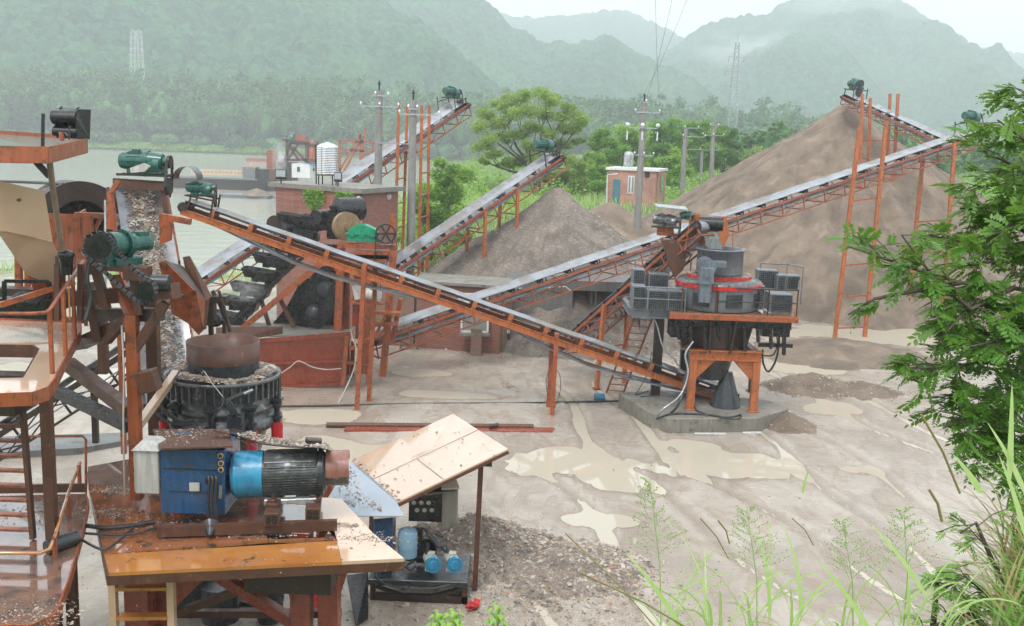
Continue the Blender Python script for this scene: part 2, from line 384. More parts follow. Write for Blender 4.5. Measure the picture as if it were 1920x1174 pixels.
def water_mat(name, c, rough, sc, st, dist=.05):
    m, n, b, _ = newmat(name); b.inputs['Base Color'].default_value = (*c, 1); b.inputs['Roughness'].default_value = rough
    b.inputs['IOR'].default_value = 1.33
    t = noise(n, sc, 4, .6, 'World'); bump(n, b, t.outputs['Fac'], st, dist); return m
M['puddle'] = water_mat('muddy_puddle', (.43, .385, .305), .02, 2, .02)
M['river'] = water_mat('river_water', (.44, .44, .37), .10, .5, .3, .25)
M['tankwater'] = water_mat('tank_water', (.12, .12, .10), .04, 6, .2)

def leaf_mat(name, c1, c2, c3, scale=.5, trans=.35, rough=.5):
    m, n, b, out = newmat(name)
    a = noise(n, scale, 4, .6, 'World'); a2 = noise(n, scale * 9, 3, .6, 'World')
    col = ramp(n, a.outputs['Fac'], [(.3, c1), (.5, c2), (.7, c3)]).outputs[0]
    col = mixc(n, ramp(n, a2.outputs['Fac'], [(.35, 0), (.7, .6)]).outputs[0], col, c3)
    n.links.new(col, b.inputs['Base Color']); b.inputs['Roughness'].default_value = rough; b.inputs['Specular IOR Level'].default_value = .35
    tr = n.nodes.new('ShaderNodeBsdfTranslucent'); n.links.new(mixc(n, .5, col, (.30, .42, .06)), tr.inputs[0])
    ms = n.nodes.new('ShaderNodeMixShader'); ms.inputs[0].default_value = trans
    n.links.new(b.outputs[0], ms.inputs[1]); n.links.new(tr.outputs[0], ms.inputs[2]); n.links.new(ms.outputs[0], out.inputs[0]); return m
M['leaf_light'] = leaf_mat('yellow_green_leaves', (.13, .225, .035), (.22, .35, .06), (.35, .48, .12), .35)
M['leaf_mid'] = leaf_mat('green_leaves', (.08, .21, .03), (.14, .32, .05), (.24, .43, .09), .3)
M['leaf_bright'] = leaf_mat('bright_leaves', (.14, .31, .04), (.23, .43, .07), (.33, .52, .12), .3)
M['leaf_dark'] = leaf_mat('dark_leaves', (.05, .14, .03), (.085, .20, .045), (.14, .28, .06), .06)
M['leaf_far'] = leaf_mat('far_leaves', (.012, .06, .016), (.035, .125, .03), (.11, .26, .06), .06, .15)
M['leaf_fore'] = leaf_mat('fore_leaves', (.035, .12, .015), (.07, .19, .025), (.15, .30, .045), .9, .4, .35)
M['grass'] = leaf_mat('pale_grass', (.30, .50, .12), (.42, .62, .20), (.58, .70, .34), 1.0, .5)
M['grass_dry'] = leaf_mat('dry_grass', (.22, .13, .06), (.30, .20, .09), (.16, .24, .07), 2.0, .2)
M['bark'] = paint('bark', (.10, .08, .062), (.065, .052, .04), (.15, .13, .1), 4, (.7, .9), worn=.6, bmp=.6)

def hill_mat(name, c1, c2, c3, sc):
    m, n, b, _ = newmat(name)
    a = noise(n, sc, 6, .65, 'World'); a2 = noise(n, sc * 10, 4, .6, 'World')
    col = ramp(n, a.outputs['Fac'], [(.32, c1), (.5, c2), (.68, c3)]).outputs[0]
    col = mixc(n, ramp(n, a2.outputs['Fac'], [(.4, 0), (.7, .6)]).outputs[0], col, c3)
    n.links.new(col, b.inputs['Base Color']); b.inputs['Roughness'].default_value = .9; b.inputs['Specular IOR Level'].default_value = .1
    vo = n.nodes.new('ShaderNodeTexVoronoi'); vo.inputs['Scale'].default_value = .26; g = n.nodes.new('ShaderNodeNewGeometry'); n.links.new(g.outputs['Position'], vo.inputs['Vector']); hv = n.nodes.new('ShaderNodeSeparateColor'); n.links.new(vo.outputs['Color'], hv.inputs[0])
    col = mixc(n, ramp(n, hv.outputs[0], [(.3, 0), (1, .5)]).outputs[0], col, tuple(min(1, x * 1.3) for x in c3)); col = mixc(n, ramp(n, hv.outputs[1], [(.4, 0), (1, .6)]).outputs[0], col, tuple(x * .6 for x in c1)); n.links.new(col, b.inputs['Base Color'])
    h = noise(n, sc * 20, 5, .7, 'World'); bump(n, b, h.outputs['Fac'], 1.0, 6.0); return m
M['hill'] = hill_mat('forested_hill', (.006, .045, .02), (.02, .10, .04), (.07, .21, .075), .012)

# ------------------------------------------------------------------ numpy noise
def _hash(ix, iy, s):
    h = (ix.astype(np.int64) * 374761393 + iy.astype(np.int64) * 668265263 + s * 1442695041) & 0x7fffffff
    h = ((h ^ (h >> 13)) * 1274126177) & 0x7fffffff
    return ((h ^ (h >> 16)) & 0xffff) / 65535.0
def vnoise(x, y, s=0):
    ix = np.floor(x); iy = np.floor(y); fx = x - ix; fy = y - iy; fx = fx * fx * (3 - 2 * fx); fy = fy * fy * (3 - 2 * fy)
    a = _hash(ix, iy, s); b = _hash(ix + 1, iy, s); c = _hash(ix, iy + 1, s); d = _hash(ix + 1, iy + 1, s)
    return (a * (1 - fx) + b * fx) * (1 - fy) + (c * (1 - fx) + d * fx) * fy
def fbm(x, y, s=0, o=5):
    t = 0; a = .5
    for k in range(o): t = t + a * (vnoise(x * 2 ** k, y * 2 ** k, s + k) - .5); a *= .55
    return t
def domes(x, y, s=0, r=.75):
    ix = np.floor(x); iy = np.floor(y); best = np.zeros_like(x)
    for i in (-1, 0, 1):
        for j in (-1, 0, 1):
            cx = ix + i; cy = iy + j
            px = cx + _hash(cx, cy, s); py = cy + _hash(cx, cy, s + 1); h = .55 + .45 * _hash(cx, cy, s + 2)
            d = ((x - px) ** 2 + (y - py) ** 2) / (r * r)
            best = np.maximum(best, h * np.sqrt(np.clip(1 - d, 0, 1)))
    return best
def sst(x): x = np.clip(x, 0, 1); return x * x * (3 - 2 * x)
def gridq(nx, ny):
    i = np.arange(nx - 1)[None, :] + np.arange(ny - 1)[:, None] * nx
    return np.stack([i, i + 1, i + nx + 1, i + nx], -1).reshape(-1, 4)

# ------------------------------------------------------------------ ground
def warp(a, b, step, far, g=1.12):
    c = list(np.arange(a, b, step)); s = step; x = b
    while x < far[1]: c.append(x); s *= g; x += s
    c.append(far[1]); s = step; x = a - step; lo = []
    while x > far[0]: lo.append(x); s *= g; x -= s
    lo.append(far[0]); return np.array(lo[::-1] + c)
PUD = [(1060, 862, 165, 34), (1330, 868, 115, 30), (1180, 905, 90, 22), (1560, 622, 190, 17), (1690, 640, 110, 14), (1500, 690, 110, 14), (1560, 770, 60, 16),
       (860, 742, 140, 10), (600, 780, 90, 18), (1460, 880, 80, 24), (1130, 975, 80, 16), (580, 850, 120, 40), (1620, 880, 60, 12), (90, 700, 200, 30), (1290, 835, 60, 10), (790, 700, 90, 8), (700, 850, 120, 20)]
def river_x(y): return np.interp(y, [60, 75, 105, 213, 275, 350, 400, 460], [-16, -13, -14, -8, 0, 25, 60, 90])
def ground_h(x, y):
    z = .035 + fbm(x * .35, y * .35, 3, 5) * .11 + fbm(x * .22 + y * .08, y * .13, 9, 4) * .08
    # wheel ruts across the yard on the right
    for k, off in enumerate((-7.5, -5.6, -2.0, -.1, 2.6, 4.4, -12, -10.1)):
        u = x - (10 + off - .16 * (y - 30) * (1 + .2 * k) + .012 * (y - 32) ** 2 * (1 if k % 4 < 2 else -.6)) + .25 * np.sin(y * .7 + k)
        z = z - (.085 * np.exp(-(u / .2) ** 2) - .045 * np.exp(-((np.abs(u) - .36) / .12) ** 2)) * sst((x + 2) / 4) * (.4 + .6 * vnoise(y * .3, x * .2 + k, 70 + k))
    for px, py, rx, ry in PUD:
        c = gz(px, py); sx = rx / FP * c.y; sy = abs(gz(px, py - ry).y - gz(px, py + ry).y) / 2
        d = np.sqrt(((x - c.x) / sx) ** 2 + ((y - c.y) / sy) ** 2) + fbm(x * .6, y * .6, 21, 4) * 1.1
        z = z - .10 * sst(1.25 - d)
    rise = 4.0 * sst((y - 53) / 24) * sst((x + 14) / 8)
    z = z + rise + fbm(x * .06, y * .06, 33, 4) * 2.2 * sst((y - 56) / 20)
    wat = sst((river_x(y) - x) / 4 + .5) * sst((y - 61) / 5) * sst((405 + 10 * np.sin(x * .02) - y) / 8)
    z = z * (1 - wat) + (-4.5) * wat
    z = np.where(y > 400, np.minimum(z, 99) * 0 - 1.2 + sst((y - 405) / 40) * 4 + (z * 0), z)
    bank = np.where(y < 12.5, np.minimum(7.2 - .62 * y, 7.2), -99)
    b2 = np.where(y < 13, 6.9 * sst((x / np.maximum(y, .5) - .475) / .05) * sst((13 - y) / 7) - .3, -99)
    z = np.maximum(z, np.maximum(bank, b2))
    return z
gx = warp(-26, 34, .16, (-3200, 3600)); gy = warp(12, 58, .14, (-40, 4200), 1.09)
X, Y = np.meshgrid(gx, gy); Z = ground_h(X, Y)
ground = mesh_np('ground', np.stack([X, Y, Z], -1).reshape(-1, 3), gridq(len(gx), len(gy)), M['mud'], smooth=True)
struct(ground)
gr = np.maximum(sst((Y - 57) / 6) * .75, 0)
gr = np.maximum(gr, sst((12.5 - Y) / 3) * .7)
gr = np.where((Y < 14) & (Z > 1.0), .7, gr)
for px, py, r in ((1400, 770, 0), (1075, 748, 1.2), (1150, 746, 1.3), (1430, 768, .8), (470, 560, 7), (600, 610, 5), (880, 500, 3)):
    c = gz(px, py); gr = np.maximum(gr, .42 * np.exp(-((X - c.x) ** 2 + (Y - c.y) ** 2 * 3) / max(r, .5) ** 2))
at_ = ground.data.attributes.new('green', 'FLOAT', 'POINT'); at_.data.foreach_set('value', gr.ravel().astype(np.float32))
def zg(x, y): return float(ground_h(np.array([float(x)]), np.array([float(y)]))[0])

b = MB(); b.sheet([(-26, 16, -.012), (36, 16, -.012), (36, 56, -.012), (-26, 56, -.012)], .004)
struct(b.build('puddle_water', M['puddle']))
b = MB(); b.sheet([(-3000, 58, -2), (3000, 58, -2), (3000, 470, -2), (-3000, 470, -2)], .004)
struct(b.build('river', M['river']))

# ------------------------------------------------------------------ hills
def hill(name, ridge, Yb, Yr, seed, nx=420, ny=150, canopy=9.0, ch=5.0, spur=28, mat='hill', zb=0):
    rx = [p[0] for p in ridge]; ry = [p[1] for p in ridge]
    px = np.linspace(rx[0], rx[-1], nx); py = np.interp(px, rx, ry)
    t = np.concatenate([np.linspace(0, 1, ny), np.linspace(1.03, 1.35, 8)])
    PX, T = np.meshgrid(px, t)
    yy = Yb + (Yr - Yb) * T; xx = (PX - 960) / FP * yy * (1 + 0 * T)
    zr = np.array([zof((a - 960) / FP * Yr, Yr, b_) for a, b_ in zip(px, py)])
    prof = np.where(T <= 1, np.clip(T, 0, 1) ** .92, 1 - (T - 1) * 2.2)
    zz = zb + (zr[None, :] - zb) * prof
    env = np.sin(np.clip(T, 0, 1) * math.pi) ** .7 * np.clip((1.02 - T) * 3, 0, 1)
    rid = 1 - np.abs(fbm(xx / 260, yy / 520, seed, 4)) * 5
    zz = zz + env * spur * (rid - .5) + env * fbm(xx / 80, yy / 80, seed + 5, 4) * spur * .8
    zz = zz + ch * domes(xx / canopy, yy / canopy, seed + 11) + ch * .5 * domes(xx / canopy * 2.1, yy / canopy * 2.1, seed + 17)
    o = mesh_np(name, np.stack([xx, yy, zz], -1).reshape(-1, 3), gridq(nx, len(t)), M[mat], smooth=True)
    return struct(o)
hill('hill', [(-420, -260), (0, -230), (300, -160), (520, -70), (640, -2), (700, 22), (770, 62), (850, 125), (910, 190), (960, 250)], 470, 760, 40, 560, 240, 13, 10)
hill('hill', [(480, -60), (620, -40), (760, -16), (868, -6), (905, 32), (950, 74), (1000, 96), (1060, 100), (1120, 88), (1170, 114), (1230, 150), (1300, 190), (1400, 232), (1480, 258), (1580, 275)], 620, 1050, 71, 560, 200, 14, 10)
hill('mountain', [(780, 60), (850, 36), (910, 34), (980, 42), (1060, 35), (1130, 25), (1180, 40), (1240, 72), (1300, 90), (1420, 120), (1500, 150)], 1300, 1850, 102, 260, 60, 18, 8, 40)
hill('mountain', [(1080, 215), (1180, 150), (1240, 100), (1290, 62), (1340, 48), (1400, 42), (1450, 8), (1500, -8), (1590, -22), (1640, 18), (1700, 52), (1760, 88), (1850, 148), (1950, 175), (2150, 190)], 800, 1380, 133, 500, 170, 17, 11, 60)
hill('mountain', [(1500, 150), (1640, 110), (1720, 90), (1800, 96), (1880, 110), (2000, 90), (2200, 60)], 1500, 2050, 151, 200, 60, 20, 8, 40)

# ------------------------------------------------------------------ foliage builders
def leafquads(c, size, up=.35, aspect=.5, size_var=.5, rng=np.random):
    """c (N,3) centres -> rhombus leaves (4 verts each)"""
    n = len(c); d = rng.normal(size=(n, 3)); d[:, 2] *= .55; d /= np.linalg.norm(d, axis=1)[:, None]
    nn = rng.normal(size=(n, 3)); nn[:, 2] += up * 3; w = np.cross(d, nn); w /= (np.linalg.norm(w, axis=1)[:, None] + 1e-9)
    s = size * (1 - size_var / 2 + size_var * rng.rand(n))[:, None]
    v = np.stack([c - d * s * .5, c + w * s * aspect * .5, c + d * s * .5, c - w * s * aspect * .5], 1).reshape(-1, 3)
    return v, np.arange(4 * n).reshape(-1, 4)
def clumpcloud(clumps, per, flat=.65, shell=.5, rng=np.random):
    """clumps: list of (x,y,z,r) -> leaf centres spread mostly on the clump shells"""
    C = np.array(clumps); n = len(C); idx = np.repeat(np.arange(n), per)
    d = rng.normal(size=(len(idx), 3)); d /= np.linalg.norm(d, axis=1)[:, None]
    rr = (shell + (1 - shell) * rng.rand(len(idx)))[:, None] * C[idx, 3:4] * (1 + .25 * rng.normal(size=(len(idx), 1)))
    d = d * rr; d[:, 2] *= flat; return C[idx, :3] + d
def crown_clumps(c, rx, rz, n, cr, rng=random, low=-.5):
    out = []
    for k in range(n):
        while True:
            u = V((rng.uniform(-1, 1), rng.uniform(-1, 1), rng.uniform(low, 1)))
            if .25 < u.length < 1: break
        u = u * (.55 + .45 * rng.random()) / max(u.length, .4) * u.length ** .3
        out.append((c[0] + u.x * rx, c[1] + u.y * rx, c[2] + u.z * rz, cr * rng.uniform(.7, 1.3)))
    return out
def tree(label, base, clumps, per, leafsize, mat, trunk_r=.25, fork=.35, group=None, cat='tree', limbs=14, name='tree', bark='bark', flat=.65, shell=.45):
    base = V(base); t = thing(name, label, cat, base, group)
    cx = sum(c[0] for c in clumps) / len(clumps); cy = sum(c[1] for c in clumps) / len(clumps); cz = sum(c[2] for c in clumps) / len(clumps)
    H = cz - base.z; fk = base + V(((cx - base.x) * .25, (cy - base.y) * .25, H * fork))
    b = MB(); b.tube([base - V((0, 0, .3)), base + (fk - base) * .5 + V((trunk_r * .4, 0, 0)), fk], 1, 9, [trunk_r * 1.35, trunk_r, trunk_r * .85])
    b.build('trunk', M[bark], t, base=base)
    sel = sorted(clumps, key=lambda c: random.random()); mains = sel[:max(4, limbs // 4)]; rest = sel[len(mains):limbs]; mp_ = []
    b = MB()
    for c in mains:
        e = V(c[:3]); j = V((random.uniform(-.5, .5), random.uniform(-.5, .5), 0)) * H * .08; pts = [fk - V((0, 0, .1)), fk.lerp(e, .2) + V((0, 0, .05 * H)) + j, fk.lerp(e, .45) + j * 1.6, fk.lerp(e, .72) - j, e]
        b.tube(pts, 1, 6, [trunk_r * .55, trunk_r * .4, trunk_r * .28, trunk_r * .16, trunk_r * .05]); mp_ += pts[1:4]
    for c in rest:
        e = V(c[:3]); o_ = min(mp_, key=lambda p: (p - e).length + (2 if p.z > e.z + .5 else 0)); j = V((random.uniform(-1, 1), random.uniform(-1, 1), .4)) * (e - o_).length * .1
        b.tube([o_, o_.lerp(e, .4) + j, e], 1, 5, [trunk_r * .2, trunk_r * .12, trunk_r * .03])
    b.build('branches', M[bark], t, base=fk)
    cc = clumpcloud(clumps, per, flat, shell); v, q = leafquads(cc, leafsize)
    mesh_np('crown', v, q, M[mat], t, base=(cx, cy, cz))
    return t

# far bank wood (nobody could count it)
rng = np.random.RandomState(5)
cl = []; core = MB(); ft = MB()
for row in range(6):
    for k in range(62):
        x = -265 + k * 6.9 + random.uniform(-2.5, 2.5) + (row % 2) * 3; y = 412 + row * 9 + random.uniform(-3, 3)
        if x > 170: continue
        lift = np.interp(x, [-260, -200, -120, -30, 60, 170], [6.5, 4, 2.5, 0.5, -2, -5])
        h = 15 + row * 1.7 + lift + random.uniform(-3, 3); r = random.uniform(4.6, 7.4); g0 = 1.2 + row
        cl += [(c_[0], c_[1], c_[2], c_[3]) for c_ in crown_clumps((x, y, g0 + h * .62), r, h * .40, 16, 2.6, low=-1)]
        core.ball((x, y, g0 + h * .55), 1, (r * .45, r * .45, h * .30), 8, 6)
        if row in (2, 5): core.ball((x, y, g0 + 2.5), 1, (5.5, 2.5, 5), 8, 5); cl += crown_clumps((x, y - 1, g0 + 3), 4.5, 4, 5, 2.0)
        if row < 2: ft.tube([(x, y, 0), (x + .3, y, h * .5)], .3, 5)
        if row == 0:
            cl += crown_clumps((x + 3, y - 3, 2.6), 4, 2.6, 6, 1.9); core.ball((x + 3, y - 1, 2.2), 1, (4, 2, 3), 8, 5)
cc = clumpcloud(cl, 62, .75, .35, rng); v, q = leafquads(cc, 1.2, .3, .8, .6, rng)
fw = mesh_np('woodland', v, q, M['leaf_far']); struct(fw, 'broad band of green trees along the far bank of the river', 'woodland', 'stuff')
fc = core.build('inner_foliage', M['leaf_far'], fw); ft.build('trunks', M['bark'], fw)

# ------------------------------------------------------------------ haze
b = MB(); b.box((100, 1350, 215), (3900, 2960, 436))
hz = b.build('haze', []); struct(hz, 'pale rainy haze hanging over the whole valley', 'haze', 'stuff')
hm = bpy.data.materials.new('haze_air'); hm.use_nodes = True; n = hm.node_tree; n.nodes.clear()
ho = n.nodes.new('ShaderNodeOutputMaterial'); hv = n.nodes.new('ShaderNodeVolumePrincipled')
hv.inputs['Color'].default_value = (.90, .945, 1, 1); hv.inputs['Density'].default_value = .00078; hv.inputs['Anisotropy'].default_value = .25
n.links.new(hv.outputs[0], ho.inputs['Volume']); hz.data.materials.append(hm)

# ================================================================== CONVEYORS
def frame_of(A, B):
    A = V(A); B = V(B); d = (B - A).normalized(); side = d.cross(UPZ).normalized(); up = side.cross(d); return A, B, d, side, up, (B - A).length
def gearmotor(c, ax, s, parent, mat='green', guard=True, hood=False, name='drive_motor'):
    """geared motor lying along ax on a plinth; belt guard at its end. c = plinth centre, s = size"""
    c = V(c); s = s * .84; ax = V(ax).normalized(); sd = ax.cross(UPZ).normalized()
    b = MB(); z = V((0, 0, .32 * s))
    b.cyl(c + z - ax * .62 * s, c + z - ax * .05 * s, .22 * s, n=20); b.cyl(c + z - ax * .70 * s, c + z - ax * .62 * s, .19 * s, .22 * s, n=20)
    b.cyl(c + z - ax * .05 * s, c + z + ax * .05 * s, .27 * s, n=20)
    for i in range(12):
        t = 2 * math.pi * i / 12; o = sd * math.cos(t) * .225 * s + UPZ * math.sin(t) * .225 * s
        b.bar(c + z + o - ax * .5 * s, c + z + o - ax * .12 * s, .012 * s, .035 * s, o)
    b.cyl(c + z + ax * .05 * s, c + z + ax * .40 * s, .25 * s, .19 * s, n=14); b.cyl(c + z + ax * .40 * s, c + z + ax * .52 * s, .12 * s, n=12)
    b.cyl(c + z + ax * .05 * s + sd * .0 - UPZ * .1 * s, c + z + ax * .36 * s - UPZ * .1 * s, .26 * s, n=10)
    b.box(c + z - ax * .3 * s + sd * .0 + UPZ * .24 * s, (.18 * s, .14 * s, .1 * s), ax)
    b.box(c + V((0, 0, .04 * s)) + ax * .18 * s, (.5 * s, .42 * s, .05 * s), ax); b.box(c + V((0, 0, .12 * s)) + ax * .18 * s, (.08 * s, .36 * s, .14 * s), ax)
    b.box(c + V((0, 0, .06 * s)) - ax * .35 * s, (.3 * s, .3 * s, .1 * s), ax)
    mo = b.build(name, M[mat], parent)
    b = MB(); b.bar(c - ax * .75 * s - sd * .18 * s - UPZ * .03 * s, c + ax * .6 * s - sd * .18 * s - UPZ * .03 * s, .06 * s, .06 * s)
    b.bar(c - ax * .75 * s + sd * .18 * s - UPZ * .03 * s, c + ax * .6 * s + sd * .18 * s - UPZ * .03 * s, .06 * s, .06 * s)
    for i in (-.7, 0, .55): b.bar(c + ax * i * s - sd * .22 * s - UPZ * .04 * s, c + ax * i * s + sd * .22 * s - UPZ * .04 * s, .05 * s, .05 * s)
    b.build('motor_plinth', M['rust_dark'], parent)
    if guard:
        b = MB(); p = c + z + ax * .56 * s; q = p - UPZ * .62 * s + sd * .1 * s
        b.cyl(p - ax * .03 * s, p + ax * .04 * s, .17 * s, n=18); b.cyl(q - ax * .03 * s, q + ax * .04 * s, .22 * s, n=18)
        for sg in (-1, 1): b.bar(p + sd * sg * .18 * s, q + sd * sg * .22 * s, .07 * s, .02 * s, sd)
        b.build('drive_belt', M['black'], parent)
    if hood:
        b = MB(); k = c + UPZ * .62 * s
        b.sheet([k - ax * .7 * s - sd * .3 * s - UPZ * .12 * s, k + ax * .1 * s - sd * .3 * s - UPZ * .06 * s, k + ax * .1 * s + sd * .3 * s + UPZ * .08 * s, k - ax * .7 * s + sd * .3 * s + UPZ * .02 * s], .015)
        b.build('rain_cover', M['galv'], parent)
    return mo
def belt_mesh(A, B, w, d, side, up, L, drop=.34, sag=.05, trough=.1, ca=None):
    b = MB(); prof = [(-w / 2, trough), (-w * .24, .0), (w * .24, .0), (w / 2, trough)]; n = max(6, int(L / 1.2)); t = .018
    rows = [A + d * (L * i / n) + up * (-.02 * (i % 2)) for i in range(n + 1)]
    for o, rev in ((0, 0), (-t, 1)):
        vs = [p + side * a + up * (h + o) for p in rows for a, h in prof]
        fs = [(k * 4 + i, k * 4 + i + 1, k * 4 + 5 + i, k * 4 + 4 + i) for k in range(n) for i in range(3)]
        if rev: fs = [tuple(reversed(f)) for f in fs]
        b.add(vs, fs, True)
    for sg, k in ((-1, 0), (1, 3)):            # belt edge
        vs = [p + side * prof[k][0] + up * (prof[k][1] + o) for p in rows for o in (0, -t)]
        b.add(vs, [(2 * i, 2 * i + 1, 2 * i + 3, 2 * i + 2) for i in range(n)])
    vs = []; m = max(8, n)
    for i in range(m + 1):
        p = A + d * (L * i / m) - up * (drop + sag * math.sin(i / m * math.pi * round(L / (3.2 if sag < .1 else 8))) ** 2)
        vs += [p - side * w / 2, p + side * w / 2, p - side * w / 2 - up * t, p + side * w / 2 - up * t]
    fs = []
    for i in range(m): fs += [(4 * i, 4 * i + 1, 4 * i + 5, 4 * i + 4), (4 * i + 2, 4 * i + 6, 4 * i + 7, 4 * i + 3), (4 * i, 4 * i + 4, 4 * i + 6, 4 * i + 2), (4 * i + 1, 4 * i + 3, 4 * i + 7, 4 * i + 5)]
    b.add(vs, fs, True)
    for P, sg in ((A, -1), (B, 1)):
        c = P - up * drop / 2; vs = []
        for i in range(9):
            a = math.pi * i / 8; o = up * math.cos(a) * drop / 2 + d * sg * math.sin(a) * drop / 2
            vs += [c + o - side * w / 2, c + o + side * w / 2]
        b.add(vs, [(2 * i, 2 * i + 1, 2 * i + 3, 2 * i + 2) for i in range(8)], True)
    return b
def conveyor(label, A, B, w=.8, depth=.62, step=1.15, legs=(), style='truss', belt='belt', mat='orange', motor=1.0, mside=1, group='belt conveyors of the plant', guardrail=True, hood=False, drop=.34):
    A, B, d, side, up, L = frame_of(A, B)
    t = thing('belt_conveyor', label, 'conveyor', V((A.x, A.y, max(0, min(A.z, B.z) - .5))), group)
    belt_mesh(A, B, w, d, side, up, L, drop, .03 if style == 'truss' else .40).build('belt', M[belt], t)
    hw = w / 2 + .06; b = MB(); r0 = -.13 if style == 'truss' else -.24; zl = -depth
    for sg in (-1, 1):
        o = side * sg * hw
        if style == 'truss':
            b.bar(A + o + up * r0, B + o + up * r0, .06, .10, up); b.bar(A + o + up * zl, B + o + up * zl, .05, .05, up)
        else:
            b.ibeam(A + o + up * (r0 - .05), B + o + up * (r0 - .05), .10, .20, .02, up)
    n = int(L / step)
    for i in range(n + 1):
        p = A + d * (L * i / n)
        if style == 'truss':
            for sg in (-1, 1):
                o = side * sg * hw; b.bar(p + o + up * r0, p + o + up * zl, .045, .045, d)
                if i < n:
                    q = A + d * (L * (i + 1) / n)
                    b.bar(p + o * 1.0 + up * (zl if i % 2 else r0 - .03), q + o + up * (r0 - .03 if i % 2 else zl), .03, .03, side)
        b.bar(p - side * hw + up * (zl if style == 'truss' else r0 - .12), p + side * hw + up * (zl if style == 'truss' else r0 - .12), .045, .045, up)
    b.build('frame', M[mat], t)
    # carrying idlers
    for i in range(int(L / step)):
        p = A + d * ((i + .5) * step); b = MB(); h = up * -.07
        b.cyl(p - side * w * .24 + h, p + side * w * .24 + h, .045, n=8)
        for sg in (-1, 1):
            b.cyl(p + side * sg * w * .25 + h, p + side * sg * w * .5 + up * (.04), .045, n=8)
            b.bar(p + side * sg * (w / 2 + .03) + up * (-.11 if style == 'truss' else -.2), p + side * sg * (w / 2 + .03) + up * .07, .05 if style == 'truss' else .07, .03 if style == 'truss' else .14, d)
        b.bar(p - side * hw + up * -.115, p + side * hw + up * -.115, .05, .035, up)
        b.build('roller', M['black' if style == 'truss' else 'orange_b'], t)
    for P in (A, B):
        b = MB()
        b.cyl(P - up * drop / 2 - side * (w / 2 + .02), P - up * drop / 2 + side * (w / 2 + .02), drop / 2 - .012, n=18)
        b.cyl(P - up * drop / 2 - side * (w / 2 + .16), P - up * drop / 2 + side * (w / 2 + .16), .035, n=10)
        for sg in (-1, 1): b.box(P - up * drop / 2 + side * sg * (w / 2 + .12), (.2, .07, .13), d, up)
        b.build('pulley', M['rust_dark'], t)
    if motor:
        s = motor; c = B - d * .55 * s + UPZ * .42 * s - side * 0
        b = MB()
        for k in (-.55, .3):
            for sg in (-1, 1): b.bar(B + d * (k - .45) * s + side * sg * hw + up * r0, c + d * 0 + V((d.x, d.y, 0)).normalized() * (k * .9) * s + side * sg * hw, .05, .05)
        b.bar(c + side * hw - d * .5 * s, c + side * hw + V((d.x, d.y, 0)) * .45 * s, .05); b.bar(c - side * hw - d * .5 * s, c - side * hw + V((d.x, d.y, 0)) * .45 * s, .05)
        b.build('motor_stand', M['rust_dark'], t)
        gearmotor(c, V((d.x, d.y, 0)) * mside, s * .95, t, hood=hood)
    for lg in legs:
        tt, zb, above, splay = lg[:4]; rungs = lg[4] if len(lg) > 4 else 2
        p = A + d * (L * tt); ends = []
        for sg in (-1, 1):
            top = p + side * sg * (hw + .08) + up * r0; foot = V((p.x, p.y, zb)) + V((side.x, side.y, 0)).normalized() * sg * (hw + .08 + splay) + (V(lg[5]) if len(lg) > 5 else V((0, 0, 0)))
            if zb is None: foot.z = 0
            dirn = (top - foot).normalized(); b = MB(); b.bar(foot, top + dirn * above, .13, .13, d); b.build('leg', M['orange_b'], t); ends.append((foot, top + dirn * above))
            b = MB(); b.box(foot + V((0, 0, .01)), (.28, .28, .02)); b.build('foot_plate', M['rust_dark'], t)
        for k in range(rungs):
            f = (k + .6) / (rungs + .2); b = MB(); b.bar(ends[0][0].lerp(ends[0][1], f), ends[1][0].lerp(ends[1][1], f), .06, .06); b.build('cross_brace', M['orange'], t)
    return t

def ladder_legs(t, pairs, rungs, w=.17, zb=0.0):
    ends = []
    for top, bs in pairs:
        p = gz(bs[0], bs[1], zb); q = at(top[0], top[1], p.y); b = MB(); b.bar(p + V((0, 0, -.1)), q, w, w, V((0, 1, 0))); b.build('leg', M['orange_b'], t); ends.append((p, q))
    for k in range(rungs):
        f = (k + .3) / (rungs + 1.6); b = MB(); b.bar(ends[0][0].lerp(ends[0][1], f), ends[1][0].lerp(ends[1][1], f), .07); b.build('cross_brace', M['orange'], t)
# C1: beam conveyor crossing the yard
zt = .5
hA = at(1375, 735, 33.6); hB = at(352, 378, 32.2)
cv1 = conveyor('long orange beam conveyor sloping across the yard down into the foot of the right crusher', hA, hB, .85, .4, 1.25, [], 'beam', 'belt', 'orange_b', .9, -1)
def posts(t, px, ptop, pbase, Y1, dx, dY, w=.14, mat='orange', zb=0.0):
    for k in (0, 1):
        p = gz(pbase[0], pbase[1], zb); top = at(ptop[0], ptop[1], p.y)
        o = V((dx * k, dY * k, 0)); b = MB(); b.bar(p + o + V((0, 0, -.1)), top + o, w, w, V((0, 1, 0))); b.build('leg', M[mat], t)
posts(cv1, 0, (683, 503), (669, 768), 33, .25, .95)
posts(cv1, 0, (1044, 625), (1035, 779), 33, -.1, .95)
# C2: long truss conveyor to the sand pile
A2 = at(690, 628, 36.5); B2 = at(1836, 243, 54.5)
L2 = (B2 - A2).length
c2 = conveyor('longest truss conveyor, climbing from behind the beam conveyor to the right of the sand pile', A2, B2, 1.0, .8, 1.35,
    [], motor=1.25, mside=1)
ladder_legs(c2, [((1662, 226), (1621, 631)), ((1612, 236), (1565, 633))], 5)
ladder_legs(c2, [((1790, 268), (1765, 612)), ((1732, 282), (1700, 604))], 4)
# C3: steep feed conveyor behind the right crusher
A3 = at(1066, 640, 38.5); B3 = at(1322, 416, 33.0)
c3 = conveyor('short steep feed conveyor rising behind the grey crusher to its inlet', A3, B3, .85, .5, .9, [(.38, 0, 0, .1, 1)], motor=0, style='truss')
